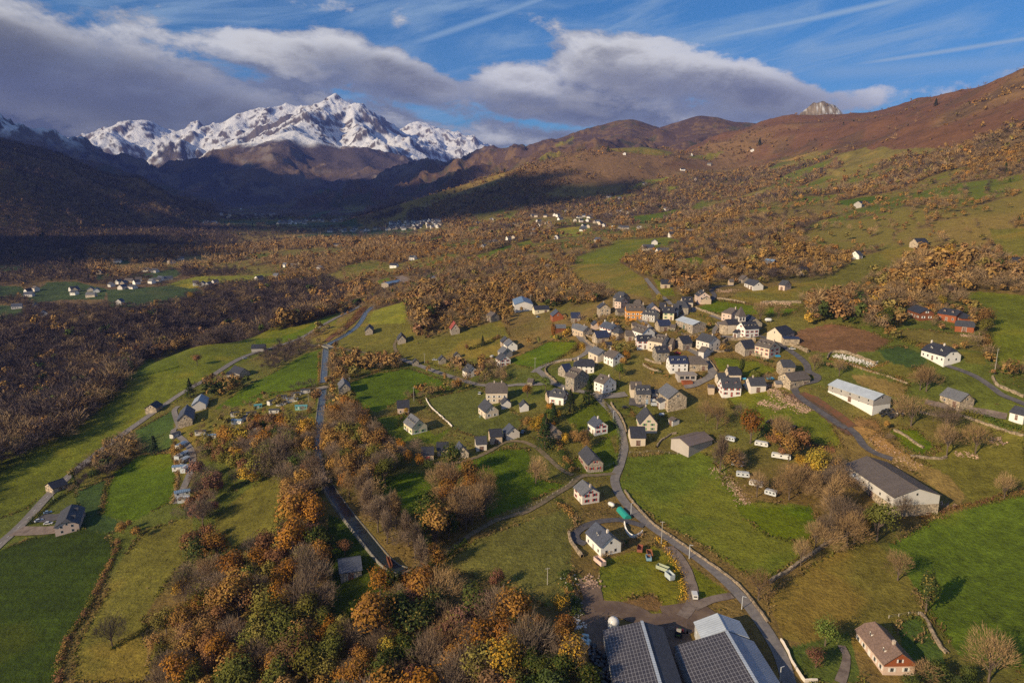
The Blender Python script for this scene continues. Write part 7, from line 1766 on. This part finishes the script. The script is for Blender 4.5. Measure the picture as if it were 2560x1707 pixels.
def caravan(L_=6.2, W_=2.3, tone='white'):
    root = bpy.data.objects.new('caravan', None); b = MB(); x = L_ / 2; w = W_ / 2
    side = [(-x + .2, .45), (x - .3, .45), (x, 1.1), (x - .25, 2.3), (x - .6, 2.6), (-x + .5, 2.6), (-x + .1, 2.35), (-x, 1.2)]
    b.poly([(p[0], -w, p[1]) for p in side]); b.poly([(p[0], w, p[1]) for p in side][::-1])
    for i in range(len(side)): p, q = side[i], side[(i + 1) % len(side)]; b.poly([(p[0], -w, p[1]), (p[0], w, p[1]), (q[0], w, q[1]), (q[0], -w, q[1])])
    b.build('body', PAINT[tone], root)
    for sy in (-1, 1):
        for xx in (-x + 1.1, 0, x - 1.2): q = MB(); q.box(xx - .45, sy * w - .03, 1.4, xx + .45, sy * w + .03, 2.05); q.build('window', M_GLASS, root)
        q = MB(); q.tube((0, sy * (w - .25), .33), (0, sy * (w - .02), .33), .33, .33, 10); q.build('wheel', M_TYRE, root)
    q = MB(); q.box(x - .02, -w * .7, 1.3, x + .02, w * .7, 2.0); q.build('window', M_GLASS, root); q = MB(); q.box(x - .3, -.06, .5, x + 1.3, .06, .6); q.build('drawbar', M_TYRE, root); q = MB(); q.box(-1.0, -w * .5, 2.6, -.5, w * .1, 2.68); q.build('roof_vent', M_FRAME, root)
    return root
for (lab, px, py, ang, L_, tn) in [('white caravan nearest the great orange tree', 1322,940, -.5, 7, 'white'), ('long white caravan in the open grass, right of the others', 1535,1075, -.45, 9.5, 'white'), ('pale caravan behind the leafless thicket', 1062,1155, -.6, 6, 'silver'),
                                  ('beige caravan below the thicket, mostly behind branches', 1118,1275, -.3, 6.5, 'silver'), ('white caravan with awning frame beside it', 1265,1375, -.6, 6.5, 'white'), ('small rounded caravan at the lowest end', 1425,1475, -.7, 5.6, 'silver')]:
    put(caravan(L_, 2.6, tn), 'K', px, py, ang, lab, 'caravan', 'caravans in the small park')
put(caravan(5.5, 2.3, 'silver'), 'K', 985,885, -.7, 'stack of pale boards with a cover at the edge of the caravan park', 'trailer')
def mobile(L_, W_, wall, roof):
    root = bpy.data.objects.new('mobile_home', None); x = L_ / 2; w = W_ / 2; b = MB(); b.box(-x, -w, -.6, x, w, 2.5); b.build('wall', wall, root)
    b = MB(); b.solid([(-x - .2, -w - .2, 2.45), (x + .2, -w - .2, 2.45), (x + .2, 0, 3.1), (-x - .2, 0, 3.1), (x + .2, w + .2, 2.45), (-x - .2, w + .2, 2.45)], [(0, 1, 2, 3), (3, 2, 4, 5)], .12); b.build('roof', roof, root)
    for sy in (-1, 1):
        for xx in (-x * .6, x * .6): q = MB(); q.box(xx - .5, sy * w - .04, 1.1, xx + .5, sy * w + .04, 1.9); q.build('window', M_GLASS, root)
        q = MB(); q.box(-.4, sy * w - .04, .1, .4, sy * w + .05, 2.0); q.build('door', M_FRAME, root)
    return root
mp = [mobile(8, 3.8, WALL['white'], ROOF['bluem']), mobile(7, 3.4, WALL['ltgrey'], ROOF['slate']), mobile(6, 3.4, PAINT['silver'], ROOF['lmetal']), mobile(5.5, 3.4, plain((.20, .38, .34)), ROOF['teal'])]
mn = ['white mobile home with blue-grey roof', 'grey mobile home with slate roof', 'silver mobile home with pale roof', 'teal-walled cabin with bluish roof']; used = [False] * 4
for j, (k, tile, px, py, ang, place) in enumerate([(1,'E',2168,1465,.2,'beside the yellow tree'), (0,'E',2182,1535,-.2,'at the foot of the yellow tree'), (1,'E',2310,1465,.3,'under the rust hedge'), (3,'F',20,1395,.4,'at the left of the upper row'), (1,'F',240,1312,.1,'at the top of the upper row'), (1,'F',232,1368,.1,'in the middle of the upper row'),
        (0,'F',335,1335,.1,'beside the canal grass'), (1,'F',368,1285,.3,'highest in the park near the hedge'), (1,'F',455,1255,.3,'by the pole next to the canal'), (1,'F',170,1440,.1,'low in the upper row'), (3,'F',400,1405,.1,'nearest the canal'), (3,'F',437,1405,.1,'touching its twin near the canal'), (1,'F',150,1355,1.0,'left of the upper row'),
        (0,'A',1112,125,1.4,'at the top of the western column'), (2,'A',1125,180,1.3,'second down in the western column'), (2,'A',1132,215,1.3,'midway down the western column'), (0,'A',1102,262,.2,'on the left of the western column'), (2,'A',1136,270,1.5,'on the right of the western column'), (0,'A',1118,418,.5,'alone below the western column'), (2,'A',1128,455,.2,'lowest in the western column'),
        (0,'A',1292,70,.1,'under the bare trees'), (2,'A',1455,40,.4,'at the edge of the wood'), (2,'A',1440,95,.1,'half hidden in the wood'), (1,'A',1230,45,.2,'behind the yellow tree'), (1,'A',1075,60,1.2,'by the farmhouse yard'), (2,'A',1100,195,1.4,'beside the reed hedge'), (1,'E',2250,1500,.3,'between path and wood'), (2,'A',1560,30,.3,'at the right end of the park')]):
    lab = f'{mn[k]} {place}'
    if not used[k]:
        put(mp[k], tile, px, py, ang, lab, 'mobile home', 'mobile homes in the park'); used[k] = True; continue
    x, y, z = hit(*T(tile, px, py)); o = copy_thing(mp[k], (x, y, z + .3), ang); tag(o, lab, 'mobile home', 'mobile homes in the park')
# ------------------------------------------------------------------ farmyard
def trailer(col, L_=4.5, W_=2.2, side=1.1, name='trailer'):
    root = bpy.data.objects.new(name, None); x = L_ / 2; w = W_ / 2; b = MB()
    b.box(-x, -w, .8, x, w, .95); b.box(-x, -w, .95, x, -w + .08, .95 + side); b.box(-x, w - .08, .95, x, w, .95 + side); b.box(-x, -w + .08, .95, -x + .08, w - .08, .95 + side); b.box(x - .08, -w + .08, .95, x, w - .08, .95 + side); b.build('box', col, root)
    for sx in (-.5, .5):
        for sy in (-1, 1): q = MB(); q.tube((sx, sy * (w - .25), .45), (sx, sy * (w + .02), .45), .45, .45, 10); q.build('wheel', M_TYRE, root)
    q = MB(); q.box(x, -.08, .7, x + 1.4, .08, .82); q.build('drawbar', M_TYRE, root); return root
put(trailer(plain((.26, .09, .06))), 'C', 783,765, 1.3, 'rust-red tipping trailer on the farm terrace', 'trailer')
put(trailer(plain((.28, .12, .06))), 'C', 842,795, 1.5, 'orange-sided trailer, upper of the pair beside the red one', 'trailer'); put(trailer(plain((.20, .34, .46)), 3.2, 2.0), 'C', 836,822, 1.5, 'blue implement box just below the orange trailer', 'trailer')
put(trailer(plain((.34, .38, .28)), 5, 2.2, 1.3), 'C', 922,885, -.7, 'grey-green livestock trailer on the terrace grass', 'trailer'); put(trailer(plain((.42, .48, .52)), 3.8, 2.2, 2.0), 'C', 965,938, -1.2, 'tall pale box trailer nearest the farm lane', 'trailer')
put(trailer(plain((.62, .46, .40)), 5.5, 2.4, 1.6), 'C', 537,845, -1.1, 'white and rust box trailer under the white modern house', 'trailer')
def tank(label, tile, px, py, L_, r, rz, mat, cat='tank'):
    root = bpy.data.objects.new('gas_tank', None); b = MB(); n_ = 14; rings = [(-L_ / 2, .02), (-L_ / 2 + r * .3, r * .75), (-L_ / 2 + r, r), (L_ / 2 - r, r), (L_ / 2 - r * .3, r * .75), (L_ / 2, .02)]
    b.lathe([(q, z) for z, q in rings], n_); b.v = [(v[2], v[0], v[1] + r + .35) for v in b.v]; b.build('shell', mat, root, smooth=True)
    for s in (-1, 1): q = MB(); q.box(s * L_ * .25 - .1, -r * .7, -.3, s * L_ * .25 + .1, r * .7, .55); q.build('foot', M_CONC, root)
    put(root, tile, px, py, rz, label, cat)
tank('white gas tank on the grass above the teal strip', 'C', 608,492, 3.8, 1.0, -.9, PAINT['white']); tank('white gas tank in the pasture right of the church', 'H', 1795,590, 5.5, 1.3, -.15, PAINT['white']); tank('silver gas tank behind the peach house', 'J', 2095,790, 3.6, .9, .05, PAINT['silver'])
b = MB(); q0, q1 = Vector(hit(*T('C', 660,508))), Vector(hit(*T('C', 710,565))); d = q1 - q0; L_ = math.hypot(d.x, d.y)
prof = [(-1.8, .1), (-1.5, 1.1), (-.8, 1.8), (0, 2.0), (.8, 1.8), (1.5, 1.1), (1.8, .1)]
for i in range(6): b.poly([(0, *prof[i]), (L_, *prof[i]), (L_, *prof[i + 1]), (0, *prof[i + 1])])
b.poly([(0, *p) for p in prof]); b.poly([(L_, *p) for p in prof][::-1])
o = b.build('tunnel_cover', plain((.02, .26, .22), .5, .4, .15), None, (q0.x, q0.y, min(q0.z, q1.z)), math.atan2(d.y, d.x)); tag(o, 'long teal tarpaulin tunnel beside the lane', 'tarpaulin')
def silo(label, px, py, r, h):
    root = bpy.data.objects.new('silo', None); b = MB(); b.lathe([(r, -1), (r, h)], 20); b.build('tank', PAINT['silver'], root, smooth=True); b = MB(); b.lathe([(r * 1.03, h), (r * .95, h + r * .45), (r * .6, h + r * .85), (.2, h + r), (.0, h + r)], 20); b.build('dome', PAINT['white'], root, smooth=True)
    b = MB(); b.lathe([(.25, h + r * .98), (.25, h + r + .3), (0, h + r + .3)], 8); b.build('vent_cap', PAINT['grey'], root); put(root, 'C', px, py, 0, label, 'silo')
silo('domed feed silo at the corner of the left solar barn', 620,1238, 1.9, 2.6); silo('domed feed silo at the corner of the right solar barn', 1158,1300, 1.9, 2.4)
tank('left of two pale round vats against the white barn', 'D', 517,325, 3.0, 1.6, .9, PAINT['silver'], 'vat'); tank('right of two pale round vats against the white barn', 'D', 548,345, 3.0, 1.6, .9, PAINT['white'], 'vat')
def tractor():
    root = bpy.data.objects.new('tractor', None); b = MB(); b.box(.2, -.45, .9, 2.3, .45, 1.7); b.box(-1.0, -.7, .8, .2, .7, 1.3); b.build('bonnet', plain((.10, .22, .03), .4, .4, .1), root)
    b = MB(); b.box(-1.0, -.7, 1.3, .3, .7, 2.5); b.build('cab', M_GLASS, root); b = MB(); b.box(-1.1, -.8, 2.5, .4, .8, 2.65); b.build('cab_roof', plain((.42, .38, .30)), root)
    for sx, r, w in ((-.6, .85, .45), (1.8, .55, .35)):
        for sy in (-1, 1): q = MB(); q.tube((sx, sy * .75, r), (sx, sy * (.75 + w), r), r, r, 16); q.build('wheel', M_TYRE, root)
    b = MB(); b.box(2.3, -1.2, .4, 3.0, 1.2, 1.2); b.box(1.4, -.6, 1.2, 2.5, -.45, 1.5); b.box(1.4, .45, 1.2, 2.5, .6, 1.5); b.build('front_loader', plain((.60, .03, .02), .4, .4, .1), root)
    put(root, 'C', 1020,1285, 1.2, 'green tractor with a red front loader between the solar barns', 'tractor')
tractor()
M_BALE = plain((.022, .024, .028), .35, .5, .3); bm_ = MB(); bm_.lathe([(.05, -.62), (.6, -.62), (.68, -.5), (.68, .5), (.6, .62), (.05, .62)], 12); BALE = bm_.mesh('bale', [M_BALE]); BALE.polygons.foreach_set('use_smooth', [False] * len(BALE.polygons))
bw_ = MB(); bw_.lathe([(.05, -.62), (.6, -.62), (.68, -.5), (.68, .5), (.6, .62), (.05, .62)], 12); BALEW = bw_.mesh('bale', [plain((.42, .58, .62), .4, .4, .2)])
def bales(poly, sp, lab, group, me=BALE, mx=200):
    P = ground_poly(*poly); x, y = sample_area(P, sp)
    for a_, b_ in list(zip(x, y))[:mx]:
        o = inst('silage_bale', me, None, (a_, b_, float(zat(a_, b_)) + .72), 0); o.rotation_euler = (math.pi / 2 * (random.random() < .5), random.uniform(-.15, .15), random.random() * 6.28); tag(o, lab, 'silage bale', group)
bales(('C', 445,1350, 500,1345, 560,1390, 620,1400, 650,1480, 670,1568, 700,1640, 560,1640, 480,1440), 1.5, 'black wrapped silage bale in the field of bales beside the left solar barn', 'silage bales by the solar barn', BALE, 120)
bales(('C', 405,1290, 440,1275, 490,1320, 500,1350, 450,1350), 1.5, 'pale blue wrapped bale at the upper end of the black bales', 'pale bales by the solar barn', BALEW)
bales(('I', 790,1365, 850,1340, 960,1330, 1060,1350, 1040,1400, 930,1420, 830,1400), 1.7, 'black bale in the heap behind the white metal barn', 'bales behind the metal barn')
bales(('K', 1370,690, 1430,640, 1500,650, 1640,690, 1730,730, 1650,770, 1500,730), 2.0, 'black bale in the dark heap on the meadow above the caravans', 'bales on the meadow', BALE, 60)
# ------------------------------------------------------------------ poles and lamps
M_POLE = plain((.38, .36, .33), .8, .2, .15)
def pole(label, tile, px, py, h, arm=True, lamp=False):
    root = bpy.data.objects.new('street_lamp' if lamp else 'utility_pole', None); b = MB(); b.tube((0, 0, -1), (0, 0, h), .17, .11, 8); b.build('pole', M_POLE if not lamp else PAINT['silver'], root)
    if arm: b = MB(); b.box(-.9, -.06, h - .5, .9, .06, h - .35); [b.tube((q, 0, h - .35), (q, 0, h - .1), .05, .04, 5) for q in (-.8, 0, .8)]; b.build('crossarm', M_POLE, root)
    if lamp: b = MB(); b.box(-.1, -.1, h - .1, 1.3, .1, h + .02); b.build('lamp_arm', PAINT['silver'], root)
    put(root, tile, px, py, random.uniform(-.5, .5), label, 'street lamp' if lamp else 'utility pole')
for a_ in [('tall wooden pole on the lane above the farm terrace', 'C', 915,712, 10), ('pole in the green field beside the hairpin road', 'G', 322,1258, 9), ('tall pole beside the beige corner house', 'F', 1450,1330, 10), ('pole in the meadow behind the narrow barn', 'F', 862,1225, 9), ('pole near the upper bracken bank', 'F', 1185,400, 9), ('pole by the hidden canal bend', 'F', 1085,410, 9),
           ('pole standing over the mobile homes', 'F', 483,1340, 8), ('tall pole in the right-hand pasture', 'I', 1832,1030, 15), ('leaning pole in the rough pasture', 'C', 217,965, 7), ('pole beside the hairpin row house', 'G', 872,745, 9), ('pole above the hut with parked cars', 'F', 1548,985, 8), ('pole beside the sunken roadside barn', 'A', 330,455, 7), ('pole next to the blue hangar', 'G', 262,330, 9), ('tall thin pylon near the upper woods', 'N', 1545,1350, 16), ('mast beside the hamlet church', 'N', 837,965, 18)]:
    pole(*a_)
for a_ in [('pale blue street lamp by the lower lane bend', 'C', 1085,806, 6), ('street lamp beside the teal tunnel', 'C', 728,545, 6), ('street lamp nearest the right solar barn', 'C', 1407,1115, 5), ('street lamp at the village junction', 'J', 1245,555, 6), ('street lamp on the shaded lane', 'J', 1416,850, 6), ('street lamp at the bottom edge beside the lane', 'D', 72,1560, 5)]:
    pole(*a_, arm=False, lamp=True)
def graves():
    P = ground_poly('I', 440,860, 560,875, 680,905, 780,940, 720,950, 600,920, 450,885); x, y = sample_area(P, 2.4)
    bmesh_ = MB(); bmesh_.box(-.4, -.9, 0, .4, .9, .4); bmesh_.box(-.4, .75, .4, .4, .9, 1.2); me = bmesh_.mesh('gravestone', [WALL['ltgrey']])
    for a_, b_ in zip(x, y): o = inst('gravestone', me, None, (a_, b_, float(zat(a_, b_))), -.3); tag(o, 'pale grave slab in the walled cemetery', 'gravestone', 'graves in the cemetery')
graves()
def cover(label, tile, px, py, col, s=1.6):
    b = MB(); b.box(-s, -s * .6, 0, s, s * .6, .7); b.box(-s * .8, -s * .45, .7, s * .8, s * .45, 1.0); o = b.build('tarpaulin', plain(col, .5, .3, .1)); x, y, z = hit(*T(tile, px, py)); o.location = (x, y, z); tag(o, label, 'tarpaulin')
cover('bright blue tarpaulin under the tan dormered house', 'H', 1930,1070, (.03, .28, .55)); cover('light blue cover on the grass beside the tan barns', 'K', 1418,204, (.10, .42, .62), 2.2); cover('blue cover at the foot of the farm shed', 'K', 545,988, (.03, .12, .42)); cover('light blue cover beside the cypress', 'K', 1130,208, (.10, .42, .62)); cover('pale blue frame and cover by the white gable terrace', 'K', 1155,275, (.25, .42, .50))
# ------------------------------------------------------------------ garden walls and hedges inside the village
for a_ in [('garden hedge behind the white painted house', 'J', (1190,420, 1330,440, 1480,360)), ('hedge below the rows of village gardens', 'G', (1200,1080, 1330,1110, 1480,1180, 1600,1180)), ('hedge in the garden of the long white house', 'H', (60,1180, 180,1230, 300,1290)), ('green screen hedge curving below the long white house', 'H', (150,1300, 280,1310, 410,1360)),
           ('hedge beside the modern house', 'H', (760,1380, 860,1370, 930,1310)), ('hedge beneath the orange house', 'G', (1450,520, 1560,540, 1700,520)), ('hedge under the cream yellow house', 'H', (290,520, 400,540, 500,530)), ('hedge around the barn with navy roof', 'H', (360,690, 450,720, 560,740, 700,700)),
           ('hedge in front of the peach cottage', 'K', (960,190, 1040,240, 1100,300)), ('hedge under the cream house by the parking yard', 'J', (1640,690, 1690,760, 1740,830)), ('hedge beside the yellow dormered house', 'F', (1300,1568, 1330,1500, 1370,1440)), ('hedge round the knoll cluster', 'F', (2100,960, 2200,1000, 2330,990)),
           ('hedge at the left of the row house gardens', 'G', (560,790, 640,830, 740,850, 860,870)), ('hedge above the stone hall', 'H', (560,480, 700,470, 900,520, 1030,600)), ('hedge between the tan dormered house and the meadow', 'H', (1640,1090, 1760,1140, 1850,1150))]:
    hedge(a_[0], a_[1], a_[2], 1.7, 2.0, ('olive', 'green', 'brown', 'ivy'))
for a_ in [('garden wall left of the long white house', 'H', (40,1190, 140,1250, 300,1300)), ('garden wall under the grey manor', 'H', (70,1110, 160,1150, 300,1180)), ('courtyard wall beside the cream tall house', 'H', (600,930, 700,960, 800,1000)), ('wall by the corner barn', 'H', (1010,1000, 1120,1010, 1250,990)), ('churchyard wall', 'H', (1060,620, 1100,680, 1060,740, 1060,790)),
           ('wall beside the curved village street', 'H', (950,1120, 1020,1200, 1080,1290)), ('wall between the hall and the gardens', 'H', (580,760, 700,790, 840,780)), ('low wall in front of the white painted house', 'J', (1170,450, 1280,490, 1400,480)), ('wall of the hairpin garden', 'G', (980,800, 1060,790, 1200,860)), ('wall behind the barn with deep blue roof', 'G', (870,1140, 1000,1160, 1200,1190))]:
    stone_wall(a_[0], a_[1], a_[2], 1.3, .7)
# ------------------------------------------------------------------ drifting clouds out of view to the south-west that shade parts of the valley
m, N = newmat('cloud'); N.bsdf.inputs['Base Color'].default_value = (.85, .85, .87, 1); M_CLOUD = m
def cloud_over(gx, gy, rx, ry, rot=0.0, alt=1900.0, seed=0, gz=0.0):
    """a cloud whose shadow falls round the ground point (gx, gy)"""
    k = (alt - gz) / math.tan(SUN_EL); cx0 = gx - math.cos(SH) * k; cy0 = gy - math.sin(SH) * k
    r = np.random.default_rng(seed); nu, nv = 72, 28; V = []
    u = np.linspace(0, 2 * np.pi, nu, endpoint=False); v = np.linspace(0.02, np.pi - .02, nv)
    U, Vv = np.meshgrid(u, v); x = np.cos(U) * np.sin(Vv); y = np.sin(U) * np.sin(Vv); z = np.cos(Vv)
    n_ = 1 + .55 * fbm(x * 2.2 + seed * 7.1 + z, y * 2.2 + z * .7, 1.0, 4, 300 + seed)
    X = x * rx * n_; Y = y * ry * n_; Z = np.where(z > 0, z * 120, z * 30) * n_
    c, s = math.cos(rot), math.sin(rot); co = np.stack([X * c - Y * s + cx0, X * s + Y * c + cy0, Z + alt], -1).reshape(-1, 3)
    idx = np.arange(nu * nv).reshape(nv, nu); nx = np.roll(idx, -1, 1)
    f = np.stack([idx[:-1], idx[1:], nx[1:], nx[:-1]], -1).reshape(-1, 4)
    o = fast_mesh('cloud', co, f, M_CLOUD, smooth=True); o['kind'] = 'stuff'; return o
#            ground x, y, half length, half width
CL = [(-2600, 2500, 1500, 900, .5, 1), (-1500, 3900, 1500, 1100, .3, 2), (-1500, 6000, 1900, 900, .35, 3), (-3600, 7000, 1500, 1100, .2, 4),
      (-260, 2600, 800, 300, .05, 15), (520, 3500, 480, 200, .35, 6), (380, 2420, 300, 75, .3, 7), (-1300, 1550, 600, 330, .5, 8)]
for (gx, gy, rx, ry, rot, sd) in CL: cloud_over(gx, gy, rx, ry, rot, 3200, sd)
# ------------------------------------------------------------------ haze
hb = MB(); hb.box(-13500, -3000, -220, 13500, 15200, 2300); m = bpy.data.materials.new('haze'); m.use_nodes = True; m.node_tree.nodes.clear()
N = NT(m.node_tree); mo = N.new('ShaderNodeOutputMaterial'); pv = N.new('ShaderNodeVolumePrincipled')
pv.inputs['Color'].default_value = (.24, .34, 1.0, 1); pv.inputs['Density'].default_value = 3.3e-5; pv.inputs['Anisotropy'].default_value = 0.0
N.l.new(pv.outputs[0], mo.inputs['Volume'])
hz = hb.build('haze', m); hz['kind'] = 'stuff'
